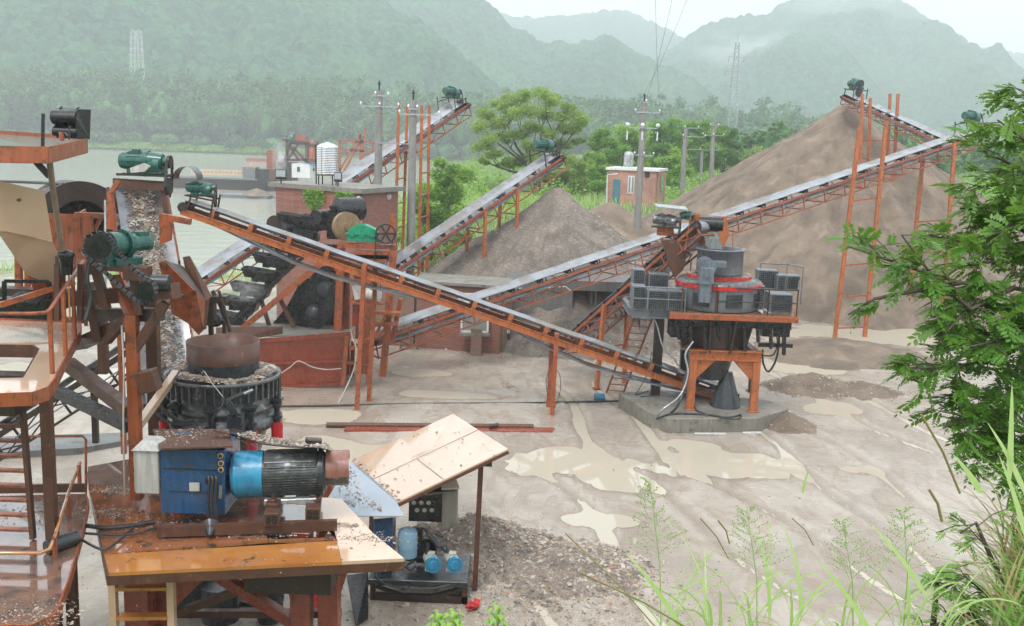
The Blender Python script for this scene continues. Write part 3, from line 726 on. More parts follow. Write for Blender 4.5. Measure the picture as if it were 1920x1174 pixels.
# C4: middle conveyor to grey gravel pile
A4 = at(728, 500, 45.0); B4 = at(1040, 290, 51.0)
c4 = conveyor('middle truss conveyor whose head hangs over the grey gravel pile', A4, B4, 1.05, .75, 1.2, [(.50, 0, 0, .1, 3), (.70, 0, 0, .1, 3)], motor=1.2, mside=1)
# C5: upper left conveyor behind the brick house
A5 = at(352, 530, 44.5); B5 = at(862, 192, 60.0)
c5 = conveyor('conveyor passing behind the brick pump house with its head high above the trees', A5, B5, 1.15, .8, 1.3, [], motor=1.3, mside=1)
# C6: upper right conveyor dropping sand on the big pile
A6 = at(1775, 262, 55.5); B6 = at(1592, 178, 65.5)
c6 = conveyor('short high conveyor dropping sand on the peak of the big pile', A6, B6, .8, .6, 1.0, [], motor=1.3, mside=-1)

def post_frame(label, posts_px, mat='orange_b', w=.15, rungs=(), name='trestle_tower', group='support frames of the high conveyors'):
    """posts_px: (pxtop,pytop,pxbase,Y,zbase)"""
    ps = []
    for (xt, yt, xb, Yp, zb) in posts_px:
        top = at(xt, yt, Yp); bx = at(xb, zof_py(xb, Yp, zb), Yp); ps.append((V((bx.x, Yp, zb)), top))
    t = thing(name, label, 'trestle', ps[0][0], group)
    for a, c in ps:
        b = MB(); b.bar(a, c, w, w, V((0, 1, 0))); b.build('post', M[mat], t)
    for i, j, f in rungs:
        b = MB(); b.bar(ps[i][0].lerp(ps[i][1], f), ps[j][0].lerp(ps[j][1], f), w * .45); b.build('cross_bar', M['orange'], t)
    return t
def zof_py(px, Yp, z):                      # image row of height z at column px, depth Yp
    lo, hi = -2000, 3000
    for _ in range(40):
        m = (lo + hi) / 2
        if at(px, m, Yp).z > z: lo = m
        else: hi = m
    return m
post_frame('pair of tall orange posts with rungs right of the utility pole', [(791, 198, 784, 53, 0), (805, 198, 800, 54.5, 0)], rungs=[(0, 1, k / 9) for k in range(1, 7)])
post_frame('pair of tall orange posts holding the conveyor left of the utility pole', [(748, 195, 738, 54, 0), (764, 196, 752, 56, 0)], rungs=[(0, 1, k / 8) for k in range(1, 6)])
post_frame('tall orange post frame under the high sand conveyor', [(1617, 176, 1604, 60, 0), (1632, 184, 1620, 61.5, 0), (1669, 176, 1654, 62, 0), (1684, 176, 1662, 60.5, 0)], rungs=[(0, 1, .5), (2, 3, .5), (0, 1, .7), (2, 3, .7), (0, 3, .78), (0, 3, .6)])

# ================================================================== PILES
def pile(label, name, c, R0, H, mat, cat='pile', seed=1, n=160, rough=.35, stones=0, ssize=.05, flat=1.0, base_z=0, sx=1, sharp=1.0, kind=None, group=None):
    u = np.linspace(-1.25, 1.25, n); X, Y = np.meshgrid(u * R0 * sx, u * R0)
    r = np.sqrt((X / sx) ** 2 + Y ** 2) / R0; ang = np.arctan2(Y, X / sx)
    r2 = r * (1 + .22 * fbm(np.cos(ang) * 2 + 5, np.sin(ang) * 2 + 5, seed, 4))
    z = H * np.where(r2 < 1, (1 - r2 ** sharp), -(r2 - 1) * 1.2) + H * .03 * np.exp(-(r2 / .1) ** 2)
    z = z + fbm(X / R0 * 4, Y / R0 * 4, seed + 3, 6) * rough * H * .28 * sst(r2 * 4)
    z = z + .085 * H * fbm(ang * 11, r * 1.0, seed + 9, 5) * sst(r2 * 2.2) + .03 * H * fbm(ang * 30, r * 2.0, seed + 19, 4) * sst(r2 * 2.2)
    z = np.minimum(z, H * flat); z = np.maximum(z, -1.2)
    P = np.stack([X + c[0], Y + c[1], z + base_z], -1).reshape(-1, 3)
    o = mesh_np(name, P, gridq(n, n), M[mat], smooth=True, base=(c[0], c[1], base_z)); tag(o, label, cat, group)
    if kind: o['kind'] = kind
    if stones:
        rg = np.random.RandomState(seed); a = rg.rand(stones) * 2 * math.pi; q = np.sqrt(rg.rand(stones)) * 1.15
        x = np.cos(a) * q * R0 * sx; y = np.sin(a) * q * R0
        ii = np.clip(((x / (R0 * sx) + 1.25) / 2.5 * (n - 1)).astype(int), 0, n - 1); jj = np.clip(((y / R0 + 1.25) / 2.5 * (n - 1)).astype(int), 0, n - 1)
        zz = np.maximum(z[jj, ii] + base_z, .02)
        pebbles(np.stack([x + c[0], y + c[1], zz], -1), ssize, o, 'stones', seed)
    return o
_OCT = np.array([(1, 0, 0), (0, 1, 0), (-1, 0, 0), (0, -1, 0), (.1, .1, .75), (0, 0, -.5), (.7, .6, .3), (-.6, .7, .35)])
def pebbles(P, size, parent, name, seed=0, mat='stone'):
    rg = np.random.RandomState(seed); n = len(P)
    vs = np.array([(1, 0, 0), (.5, .85, 0), (-.5, .8, 0), (-1, 0, 0), (-.5, -.85, 0), (.5, -.8, 0), (.45, .3, .55), (-.4, .35, .6), (-.1, -.5, .5)])
    fq = np.array([(0, 1, 6), (1, 2, 7), (1, 7, 6), (2, 3, 7), (3, 4, 8), (3, 8, 7), (4, 5, 8), (5, 0, 6), (5, 6, 8), (6, 7, 8)])
    th = rg.rand(n) * 6.28; s = size * np.exp(rg.normal(size=n) * .45) * .6; c, sn = np.cos(th), np.sin(th)
    jit = 1 + .25 * rg.normal(size=(n, 9, 3)); B = vs[None] * jit * s[:, None, None] * np.array([1, .75, .8])
    Xr = B[..., 0] * c[:, None] - B[..., 1] * sn[:, None]; Yr = B[..., 0] * sn[:, None] + B[..., 1] * c[:, None]
    v = np.stack([Xr, Yr, B[..., 2]], -1) + P[:, None, :]
    f = (fq[None] + (np.arange(n) * 9)[:, None, None]).reshape(-1, 3)
    return mesh_np(name, v.reshape(-1, 3), f, M[mat], parent, base=tuple(P.mean(0)))
pk = at(1587, 213, 67); pile('huge brown sand pile under the high conveyors on the right', 'sand_pile', (pk.x, 67, 0), 16.4, pk.z + .5, 'sand', 'sand pile', 4, 260, .3, sx=1.08)
pile('low brown sand heap spilling out to the right of the big pile', 'sand_pile', (30, 62, 0), 11, 3.6, 'sand', 'sand pile', 8, 160, .4, sx=1.1)
pk = at(1018, 363, 50.5); pile('grey gravel pile below the middle conveyor', 'gravel_pile', (pk.x + .7, 50.5, 0), 9.4, pk.z + .3, 'gravelp', 'gravel pile', 12, 200, .2, 14000, .05)
pk = at(1105, 383, 63); pile('low brown mound in front of the small brick hut', 'sand_mound', (pk.x + 1.2, 62, 0), 11, pk.z + .2, 'sand', 'mound', 15, 120, .4, sx=1.1)
c = gz(1520, 728); pile('small brown sand mound right of the concrete slab', 'sand_mound', (c.x, c.y, -.03), 1.5, .62, 'sand', 'mound', 19, 90, .9, 500, .05, sx=1.35)
c = gz(1610, 733); pile('flat dark sand mound beside the small brown one', 'sand_mound', (c.x, c.y, -.03), 1.3, .4, 'sand', 'mound', 23, 90, .9, 300, .05, sx=1.3)
c = gz(1575, 665); pile('pale low mud mound by the far pond', 'mud_mound', (c.x, c.y, -.03), 3.2, .75, 'sand', 'mound', 29, 100, 1.2, sx=1.4)
c = gz(1478, 800); pile('small sand heap leaning on the right end of the slab', 'sand_mound', (c.x, c.y, -.05), 1.0, .5, 'sand', 'mound', 31, 70, .6, 200, .04)
c = gz(955, 728); pile('little dark heap of scrap bits on the yard', 'scrap_heap', (c.x, c.y, 0), .5, .09, 'cast', 'heap', 33, 40, .9, 260, .07, sx=1.3)
c = gz(940, 1035); pile('brown sandy gravel heap right of the tan roof post', 'gravel_heap', (c.x - .6, c.y, -.03), 1.7, .85, 'gravel_f', 'gravel heap', 37, 120, .9, 4200, .05, sx=1.2)
c = gz(1060, 1070); pile('grey pebble heap nearest the middle of the picture bottom', 'gravel_heap', (c.x, c.y, -.04), 1.5, .55, 'gravel_f', 'gravel heap', 41, 120, .8, 5200, .042, sx=1.15)
# spread pebbles on the yard
rg = np.random.RandomState(3); P = []
for px, py, s, nn in ((960, 1080, 1.5, 4500), (1060, 1130, 1.2, 2600), (880, 1010, .8, 900), (1150, 1050, 1.3, 350), (1200, 900, 6, 500), (250, 1100, 1.2, 120), (560, 700, 2.5, 300), (800, 1150, 1.2, 900)):
    c = gz(px, py); q = rg.normal(size=(nn, 2)) * s; P.append(np.stack([c.x + q[:, 0], c.y + q[:, 1] * .8], -1))
P = np.concatenate(P); P = P[P[:, 1] > 12.6]; zz = ground_h(P[:, 0], P[:, 1])
struct(pebbles(np.column_stack([P, zz]), .032, None, 'loose_gravel', 5), 'loose pebbles scattered over the muddy yard', 'gravel', 'stuff')

# ================================================================== PLATES, RAILS, LADDERS
def rail(t, pts, h=1.0, r=.024, mid=True, mat='orange', name='railing', post=True):
    b = MB(); top = [V(p) + V((0, 0, h)) for p in pts]; b.tube(top, r * 1.1, 8)
    if mid: b.tube([V(p) + V((0, 0, h * .5)) for p in pts], r * .8, 6)
    b.build(name, M[mat], t)
    if post:
        for p in pts:
            b = MB(); b.tube([V(p), V(p) + V((0, 0, h))], r, 8); b.build('rail_post', M[mat], t)
def ladder(t, f0, f1, w, n, mat='orange', r=.03, side=None, names=True):
    f0 = V(f0); f1 = V(f1); side = V(side) if side is not None else V((1, 0, 0))
    for sg in (-.5, .5):
        b = MB(); b.bar(f0 + side * w * sg, f1 + side * w * sg, r * 1.4, r * 2.4); b.build('ladder_rail', M[mat], t)
    for k in range(n):
        p = f0.lerp(f1, (k + .5) / n); b = MB(); b.bar(p - side * w / 2, p + side * w / 2, r * 2.2, r * 1.0); b.build('rung', M[mat], t)
def grille(b, p, ax, w, h, nx=12, nz=7, th=.012):
    p = V(p); ax = V(ax).normalized()
    for i in range(nx + 1): q = p + ax * (w * i / nx); b.bar(q, q + UPZ * h, th, th, ax)
    for k in range(nz + 1): q = p + UPZ * (h * k / nz); b.bar(q, q + ax * w, th, th)
def hose(label, pts, r=.03, mat='cable', name='hose', grp='hoses and cables about the machines', n=5):
    pts = [V(p) for p in pts]; out = []
    for i in range(len(pts) - 1):
        p0 = pts[max(i - 1, 0)]; p1 = pts[i]; p2 = pts[i + 1]; p3 = pts[min(i + 2, len(pts) - 1)]
        for k in range(n):
            t = k / n; out.append(.5 * ((2 * p1) + (-p0 + p2) * t + (2 * p0 - 5 * p1 + 4 * p2 - p3) * t * t + (-p0 + 3 * p1 - 3 * p2 + p3) * t ** 3))
    out.append(pts[-1]); b = MB(); b.tube(out, r, 7); return tag(b.build(name, M[mat]), label, 'cable' if name == 'cable' else 'hose', grp)

# ================================================================== RIGHT CRUSHER (vertical shaft)
sl = [(1160, 736), (1219, 773), (1252, 785), (1420, 783), (1479, 766), (1440, 750), (1240, 731)]
zs = .5; b = MB(); tp = [gz(x, y, zs) for x, y in sl]; bt = [V((p.x, p.y, -.3)) for p in tp]; n_ = len(tp)
b.add(tp + bt, [tuple(range(n_)), tuple(reversed(range(n_, 2 * n_)))] + [(i, n_ + i, n_ + (i + 1) % n_, (i + 1) % n_) for i in range(n_)])
tag(b.build('concrete_slab', M['conc'], bevel=.03), 'low mossy concrete slab carrying the grey crusher', 'concrete slab')
YC = 32.6; ax0 = at(1345, 560, YC); CX = ax0.x
def zc(py, Yp=YC): return zof(CX, Yp, py)
vs = thing('shaft_crusher', 'grey vertical shaft crusher with red rings on a raised deck with orange legs', 'crusher', (CX, YC, zs))
yf = 31.75; yb = 34.4
def lp(px, Yp): return at(px, 700, Yp).x
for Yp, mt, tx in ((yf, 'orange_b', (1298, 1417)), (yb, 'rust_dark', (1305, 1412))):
    zt_ = zof(CX, Yp, 657)
    for px in tx:
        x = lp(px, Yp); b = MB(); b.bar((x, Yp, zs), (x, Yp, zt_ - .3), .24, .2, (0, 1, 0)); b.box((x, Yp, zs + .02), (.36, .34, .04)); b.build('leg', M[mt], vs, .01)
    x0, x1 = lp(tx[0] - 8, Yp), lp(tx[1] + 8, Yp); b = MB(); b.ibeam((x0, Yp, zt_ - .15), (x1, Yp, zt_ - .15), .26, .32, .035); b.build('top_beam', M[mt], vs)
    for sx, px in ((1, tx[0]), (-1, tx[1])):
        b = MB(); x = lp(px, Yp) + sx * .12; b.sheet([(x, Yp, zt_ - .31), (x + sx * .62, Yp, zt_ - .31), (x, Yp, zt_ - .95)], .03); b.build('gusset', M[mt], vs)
zt_ = zof(CX, yf, 657)
b = MB()
for x in (lp(1298, yf), lp(1417, yf)): b.ibeam((x, yf, zt_ - .15), (x, yb, zt_ - .15), .2, .28, .03)
b.build('side_beam', M['orange'], vs)
# lower body, discharge chute
b = MB(); b.lathe((CX, YC, 0), [(.55, zc(668)), (.95, zc(640)), (1.02, zc(592)), (1.25, zc(585))], 32, capb=True)
for i in range(10):
    t = i / 10 * 6.283; o = V((math.cos(t), math.sin(t), 0)); b.bar(V((CX, YC, zc(650))) + o * .95, V((CX, YC, zc(590))) + o * 1.2, .05, .22, o)
b.build('lower_body', M['rust_dark'], vs)
b = MB(); b.lathe((CX, YC - .1, 0), [(.42, zs + .9), (.62, zc(668))], 16); b.cyl((CX + .45, 32.35, zs + .02), (CX + .45, 32.35, zs + 1.15), .5, .16, 18); b.bar((CX - .5, 32.4, zs + .5), (CX + .9, 32.4, zs + .35), .1); b.build('discharge_chute', M['steel'], vs)
# deck
zd = zc(577); dz = .16
b = MB(); dk = [at(1256, 580, 31.2), at(1497, 588, 31.2), at(1497, 572, 33.9), at(1440, 560, 35.2), at(1256, 556, 35.2)]
b.sheet([V((p.x, p.y, zd)) for p in dk], .06); b.build('deck', M['deck'], vs)
b = MB(); b.bar((dk[0].x, 31.2, zd - .09), (dk[1].x, 31.2, zd - .09), .05, .16); b.bar((dk[1].x, 31.2, zd - .09), (dk[1].x, 33.9, zd - .09), .05, .16); b.build('deck_edge', M['orange'], vs)
b = MB(); g0 = at(1181, 565, 32.6); g1 = at(1300, 575, 32.6); b.ibeam((g0.x, 31.9, zd - .14), (g1.x, 31.9, zd - .14), .2, .3, .03); b.ibeam((g0.x, 34.2, zd - .14), (g1.x, 34.2, zd - .14), .2, .3, .03)
for k in range(5): x = g0.x + (g1.x - g0.x) * k / 4; b.ibeam((x, 32.0, zd - .14), (x, 34.1, zd - .14), .16, .26, .02)
b.build('motor_bed', M['grey'], vs)
b = MB(); b.ibeam((CX - 1.5, YC - 1.0, zd - .3), (CX + 2.2, YC - 1.0, zd - .3), .2, .3); b.ibeam((CX - 1.5, YC + 1.0, zd - .3), (CX + 2.2, YC + 1.0, zd - .3), .2, .3)
for k in range(9):
    x = CX - 1.4 + k * .42; b.bar((x, YC - 1.05, zd - .35), (x + .1, YC - .9, zd - .9 - .2 * (k % 3)), .1, .12)
b.box((CX + 2.0, 33, zd - .55), (.9, .8, .7)); b.box((CX + 1.9, 32.2, zd - 1.1), (1.1, .12, .12)); b.box((CX - 1.2, 32.3, zd - .65), (.7, .8, .5)); b.build('under_frame', M['black'], vs)
# rotor housing and rings
b = MB(); b.lathe((CX, YC, 0), [(1.28, zd + .05), (1.34, zd + .2), (1.34, zc(534))], 40); b.build('housing', M['grey'], vs)
for i in range(8):
    a = i / 8 * 6.283 + .2; o = V((math.cos(a), math.sin(a), 0)); t_ = V((-o.y, o.x, 0)); b = MB(); p = V((CX, YC, zd + .42)) + o * 1.33; b.box(p, (.52, .1, .42), t_); b.bar(p + UPZ * .1 - t_ * .2 + o * .06, p + UPZ * .1 + t_ * .2 + o * .06, .03, .03); b.build('inspection_door', M['steel'], vs)
def ring(r, z0, z1, m, nm): b = MB(); b.lathe((CX, YC, 0), [(r - .12, z0), (r, z0), (r, z1), (r - .12, z1), (r - .12, z0)], 48, smooth=False); b.build(nm, M[m], vs)
ring(1.40, zc(534), zc(527), 'red', 'red_ring')
b = MB(); b.lathe((CX, YC, 0), [(1.36, zc(530)), (1.30, zc(522)), (1.02, zc(519))], 40); b.build('lid', M['cast'], vs)
ring(1.04, zc(519), zc(514), 'red', 'red_ring')
b = MB(); b.lathe((CX, YC, 0), [(1.0, zc(517)), (.75, zc(511)), (.74, zc(512))], 32); b.build('top_cover', M['rust_dark'], vs)
rg = np.random.RandomState(9); a_ = rg.rand(900) * 6.283; r_ = .78 + rg.rand(900) * .55
pebbles(np.column_stack([CX + r_ * np.cos(a_), YC + r_ * np.sin(a_), np.where(r_ > 1.02, zc(524), zc(513)) + 0 * a_]), .03, vs, 'spilt_pebbles', 9)
b = MB(); zh0, zh1 = zc(512), zc(468); b.lathe((CX, YC, 0), [(.74, zh0), (.74, zh1), (.79, zh1), (.79, zh1 + .04), (.70, zh1 + .04), (.70, zh0)], 40); b.build('feed_tube', M['grey'], vs)
# lifting arm in front
p0 = at(1322, 545, 31.2); xa = p0.x; b = MB(); b.cyl((xa, 31.2, zd + .4), (xa, 31.2, zc(521)), .2, n=18); b.cyl((xa, 31.2, zc(521)), (xa, 31.2, zc(516)), .27, n=18)
b.box((xa, 31.2, zc(505)), (.42, .4, .44)); b.cyl((xa + .05, 31.2, zc(492)), (xa + .05, 31.9, zc(492)), .26, n=18); b.box((xa + .35, 31.5, zc(488)), (.6, .34, .2)); b.cyl((xa, 30.97, zc(505)), (xa, 31.0, zc(505)), .09, n=12)
b.build('lifting_arm', M['lift'], vs, .015)
# motor guards (mesh boxes)
def guard(x0, x1, Yp, z0, z1, dp=.8, label='motor_guard'):
    b = MB(); b.sheet([(x0, Yp, z0), (x1, Yp, z0), (x1, Yp, z1), (x0, Yp, z1)], .01)
    for sx in (x0, x1): b.sheet([(sx, Yp, z0), (sx, Yp + dp, z0), (sx, Yp + dp, z1), (sx, Yp, z1)], .01)
    b.sheet([(x0, Yp, z1), (x1, Yp, z1), (x1, Yp + dp, z1), (x0, Yp + dp, z1)], .012)
    o = b.build(label, M['grey'], vs); b = MB(); grille(b, (x0 + .04, Yp - .02, z0 + .04), (1, 0, 0), x1 - x0 - .08, z1 - z0 - .08, max(4, int((x1 - x0) / .07)), 8, .014)
    b.build('mesh_grid', M['black'], o); return o
def gx_(px, Yp): return at(px, 545, Yp).x
guard(gx_(1187, 31.8), gx_(1212, 31.8), 31.8, zd, zd + .7); guard(gx_(1214, 31.7), gx_(1252, 31.7), 31.7, zd, zd + .62); guard(gx_(1254, 31.6), gx_(1282, 31.6), 31.6, zd, zd + .62)
guard(gx_(1186, 33.4), gx_(1208, 33.4), 33.4, zd + .35, zd + 1.05, .6); guard(gx_(1216, 33.2), gx_(1252, 33.2), 33.2, zd + .3, zd + .95, .6)
guard(gx_(1416, 31.9), gx_(1434, 31.9), 31.9, zd + .1, zd + .85); guard(gx_(1446, 31.8), gx_(1488, 31.8), 31.8, zd + .05, zd + .62)
guard(gx_(1420, 34.0), gx_(1457, 34.0), 34.0, zd + .5, zd + 1.1, .5); guard(gx_(1474, 33.6), gx_(1498, 33.6), 33.6, zd + .5, zd + 1.0, .5); guard(gx_(1456, 33.6), gx_(1472, 33.6), 33.6, zd + .3, zd + 1.0, .5)
# railings of the deck
def dp(px, Yp): return V((at(px, 580, Yp).x, Yp, zd))
rail(vs, [dp(1278, 31.25), dp(1342, 31.25)], .95, mat='rust', mid=False); rail(vs, [dp(1345, 31.25), dp(1440, 31.25), dp(1494, 31.3), dp(1494, 33.6)], .85, mat='rust_dark')
rail(vs, [dp(1186, 31.6), dp(1214, 31.55), dp(1284, 31.5)], .75, mat='grey'); rail(vs, [dp(1186, 34.6), dp(1290, 34.6)], 1.25, mat='grey'); rail(vs, [dp(1420, 34.8), dp(1470, 34.8), dp(1500, 34.0)], 1.25, mat='grey')
# drive: belt hoods and chute above (head of the steep conveyor)
hd = thing('feed_head', 'orange head frame and chute above the inlet of the grey crusher', 'conveyor head', (CX, 33, zh1 + .3))
b = MB(); q = [(1297, 402, 33.6), (1312, 400, 33.4), (1328, 432, 33.1), (1322, 462, 33.0), (1306, 455, 33.4)]; b.sheet([at(*p) for p in q], .03); b.build('side_plate', M['orange_b'], hd)
b = MB(); q = [(1352, 408, 32.8), (1362, 405, 32.8), (1367, 440, 32.8), (1356, 466, 32.8), (1347, 440, 32.8)]; b.sheet([at(*p) for p in q], .04); b.build('side_plate', M['orange_b'], hd)
b = MB(); b.cyl(at(1310, 419, 33.0), at(1355, 421, 32.9), .24, n=22); b.build('drum', M['black'], hd)
b = MB(); b.sheet([at(1318, 434, 32.9), at(1352, 436, 32.8), at(1356, 468, 32.8), at(1326, 466, 32.9)], .02); b.build('deflector', M['fins'], hd)
b = MB(); b.tube([at(1284, 470, 32.6), at(1296, 402, 32.8), at(1375, 408, 32.6), at(1374, 462, 32.6)], .018, 6); b.build('grab_rail', M['orange'], hd)
b = MB(); b.bar(at(1232, 438, 33.8), at(1300, 442, 33.8), .35, .09); b.bar(at(1240, 446, 33.6), at(1262, 500, 33.6), .12, .1); b.bar(at(1290, 446, 33.6), at(1268, 500, 33.6), .12, .1); b.bar(at(1250, 416, 34), at(1250, 442, 34), .12); b.bar(at(1296, 404, 33.4), at(1294, 450, 33.4), .12)
b.sheet([at(1232, 412, 33.8), at(1262, 420, 33.6), at(1264, 440, 33.6), at(1232, 440, 33.8)], .03); b.build('head_frame', M['orange'], hd)
b = MB(); q = [at(1240, 450, 33.4), at(1292, 450, 33.4), at(1280, 505, 33.4), at(1264, 520, 33.4), at(1256, 500, 33.4)]; b.sheet(q, .3); b.build('hopper', M['rust'], hd)
gearmotor(at(1252, 425, 33.6), (.9, -.25, 0), .85, hd, 'cast', hood=False)
b = MB(); b.sheet([at(1226, 382, 34.2), at(1286, 388, 34.2), at(1290, 394, 33.2), at(1232, 388, 33.2)], .02); b.build('rain_cover', M['galv'], hd)
gearmotor(at(1286, 410, 33.4), (-.8, .5, 0), .5, hd, 'green', guard=False)
# access ladder
lt = thing('steel_ladder', 'red steel ladder leaning up to the left of the grey crusher deck', 'ladder', gz(1150, 737))
f0 = gz(1152, 738); f1 = at(1212, 580, 33.2); ladder(lt, f0, f1, .62, 13, 'orange', .03, (.94, -.2, 0))
# steel column left rear
b = MB(); x = gx_(1240, 33.6); b.bar((x, 33.6, zs), (x, 33.6, zd - .2), .3, .28, (0, 1, 0)); b.build('leg', M['rust_dark'], vs)
b = MB(); x = gx_(1292, 34.8); b.bar((x, 34.8, zs), (x, 34.8, zd - .2), .3, .28, (0, 1, 0)); b.build('leg', M['rust_dark'], vs)
# hoses
hose('thick black hoses running from the deck down the crusher leg to the slab front', [at(1275, 655, 31.6), at(1291, 662, 31.5), at(1283, 720, 31.3), at(1268, 765, 31.0), gz(1232, 790, .0), gz(1226, 800, 0)], .04)
hose('grey hose hanging beside the black ones down to the slab', [at(1300, 640, 31.5), at(1285, 665, 31.4), at(1290, 700, 31.3), at(1276, 740, 31.1), at(1240, 770, 30.6), gz(1222, 796, .0)], .03, 'galv')
hose('hose looping in a long oval on the front of the slab', [gz(1232, 785, .53), gz(1262, 776, .53), gz(1330, 778, .53), gz(1380, 786, .53), gz(1388, 778, .53), gz(1360, 783, .53), gz(1310, 772, .53), gz(1300, 756, .53)], .03, 'steel')
hose('black hose loop hanging at the right end of the crusher deck', [at(1452, 605, 33), at(1461, 630, 33), at(1456, 672, 33), at(1441, 697, 33), at(1431, 680, 33), at(1430, 655, 33)], .035)
hose('thin black loop inside the bigger one at the right deck end', [at(1448, 605, 33.2), at(1458, 640, 33.2), at(1450, 665, 33.2), at(1432, 667, 33.2)], .025)
hose('cable bundle curving from the crusher motors down the steel column', [at(1222, 590, 32.2), at(1232, 610, 32.1), at(1243, 650, 32.1), at(1262, 672, 32.1), at(1275, 690, 32.1)], .03, 'galv')
hose('coiled thin black cable on the slab beside the column', [at(1222, 660, 33), at(1214, 700, 33), at(1196, 733, 33), gz(1192, 740, .53), gz(1216, 733, .53), gz(1224, 741, .53), gz(1200, 744, .53)], .014)

# ================================================================== YARD BUILDINGS
# concrete bin with dark bay
bt_ = thing('concrete_bin', 'dark grey concrete storage bin wall with an open black bay below the gravel', 'storage bin', gz(1010, 648))
Yw = 43.2; zt = zof(gz(1010, 648).x, Yw, 527)
def wx(px, Yp=Yw, py=590): return at(px, py, Yp).x
b = MB(); b.box(((wx(945) + wx(1072)) / 2, Yw + .15, zt / 2), (wx(1072) - wx(945), .3, zt)); b.build('front_wall', M['conc_d'], bt_)
b = MB(); b.box(((wx(1072) + wx(1195)) / 2 - .0, Yw + .2, zt - .15), (wx(1195) - wx(1072) - .01, .38, .42)); b.build('lintel', M['conc_d'], bt_)
b = MB(); b.box(((wx(1072) + wx(1240)) / 2, Yw + 3.2, zt / 2), (wx(1240) - wx(1072), .25, zt)); b.build('back_wall', M['conc_d'], bt_)
b = MB(); b.box((wx(1186) + .5, Yw + 1.5, zt / 2), (.3, 3.1, zt)); b.build('side_wall', M['conc_d'], bt_)
b = MB(); b.box(((wx(945) + wx(1195)) / 2, Yw + 2.0, zt - .06), (wx(1195) - wx(945) - .1, 3.2, .1)); b.build('roof_slab', M['conc_d'], bt_)
b = MB()
for px in (1110, 1118): b.bar((wx(px), Yw + .8, 0), (wx(px), Yw + .8, zt - .3), .08)
b.build('prop', M['conc'], bt_)
b = MB(); b.tube([at(965, 540, Yw - .15), at(1000, 542, Yw - .15), at(1060, 537, Yw - .15), at(1071, 546, Yw - .15)], .02, 5); b.build('white_pipe', M['white'], bt_)
pile('grey gravel lying against the bin top', 'gravel_pile', (wx(1110), Yw + 3.6, zt - .6), 4.6, 1.8, 'gravelp', 'gravel pile', 51, 110, .3, 7000, .05, sx=1.3)
# low brick house with window (under the middle conveyors)
hb = thing('low_brick_house', 'low mossy red brick house with one white framed window behind the beam conveyor', 'brick house', gz(930, 662))
c0 = gz(937, 664); c1_ = gz(782, 652); c2_ = gz(690, 645); zr = 2.8
def wall(t, a, c, z0, z1, mat, th=.24, name='wall'):
    a = V(a); c = V(c); b = MB(); n_ = (c - a).cross(UPZ).normalized(); b.box((a + c) / 2 + V((0, 0, 0)) + UPZ * ((z0 + z1) / 2 - (a.z + c.z) / 2) + n_ * 0, ((c - a).length, th, z1 - z0), c - a); return b.build(name, M[mat], t)
c0.z = c1_.z = c2_.z = 0
wall(hb, c1_, c0, 0, zr, 'brick'); wall(hb, c2_, c1_ - V((.13, 0, 0)), 0, zr, 'brick_m'); wall(hb, c0 + V((.0, .13, 0)), c0 + V((.4, 2.0, 0)), 0, zr, 'brick_m'); wall(hb, c2_ + V((0, .13, 0)), c2_ + V((0, 2, 0)), 0, zr, 'brick_m')
b = MB(); b.sheet([V((c1_.x - .1, c1_.y - .3, zr + .06)), V((c0.x + .2, c0.y - .3, zr + .06)), V((c0.x + .5, c0.y + 2.2, zr + .06)), V((c1_.x - .1, c1_.y + 2.2, zr + .06))], .11); b.build('roof', M['conc'], hb)
w0 = at(865, 622, c0.y - .4); w1 = at(914, 622, c0.y - .4); zw0 = w0.z; zw1 = zof(w0.x, c0.y - .4, 552)
wn = MB(); yw = c0.y - .30
for a, c in (((w0.x, zw0), (w1.x, zw0)), ((w0.x, zw1), (w1.x, zw1)), ((w0.x, zw0), (w0.x, zw1)), ((w1.x, zw0), (w1.x, zw1))): wn.bar((a[0], yw, a[1]), (c[0], yw, c[1]), .08, .08)
wn = wn.build('window', M['white'], hb)
b = MB(); b.box(((w0.x + w1.x) / 2, yw + .03, (zw0 + zw1) / 2), (w1.x - w0.x - .07, .02, zw1 - zw0 - .07)); b.build('pane', M['glass'], wn)
b = MB(); b.box(((w0.x + w1.x) / 2, yw - .08, zw0 - .1), (w1.x - w0.x + .2, .28, .1)); b.build('sill', M['conc'], wn)
b = MB(); b.box(at(893, 640, c0.y - .35), (.45, .3, 1.1)); b.build('brick_pier', M['brick_m'], hb)
b = MB(); b.tube([at(837, 580, c1_.y - .2), at(835, 625, c1_.y - .2), at(831, 650, c1_.y - .2), gz(838, 656, .05)], .03, 6); b.build('white_downpipe', M['white'], hb)
b = MB(); b.tube([gz(940, 648, .1), gz(958, 655, .05)], .03, 6); b.build('white_drain', M['white'], hb)
t = thing('notice_board', 'small red and white sign board at the corner of the brick house', 'sign', gz(947, 640)); b = MB(); b.box(at(948, 622, 42.3), (.42, .06, .85)); b.build('board', M['rust'], t); b = MB(); b.box(at(948, 617, 42.25), (.36, .02, .36)); b.build('white_panel', M['white'], t)
# small wooden trestle ladder
t = thing('wooden_trestle', 'small grey wooden step ladder leaning at the mossy brick wall', 'ladder', gz(766, 656))
ladder(t, gz(766, 656), at(775, 602, 41.2), .72, 4, 'wood', .04, (1, 0, 0))
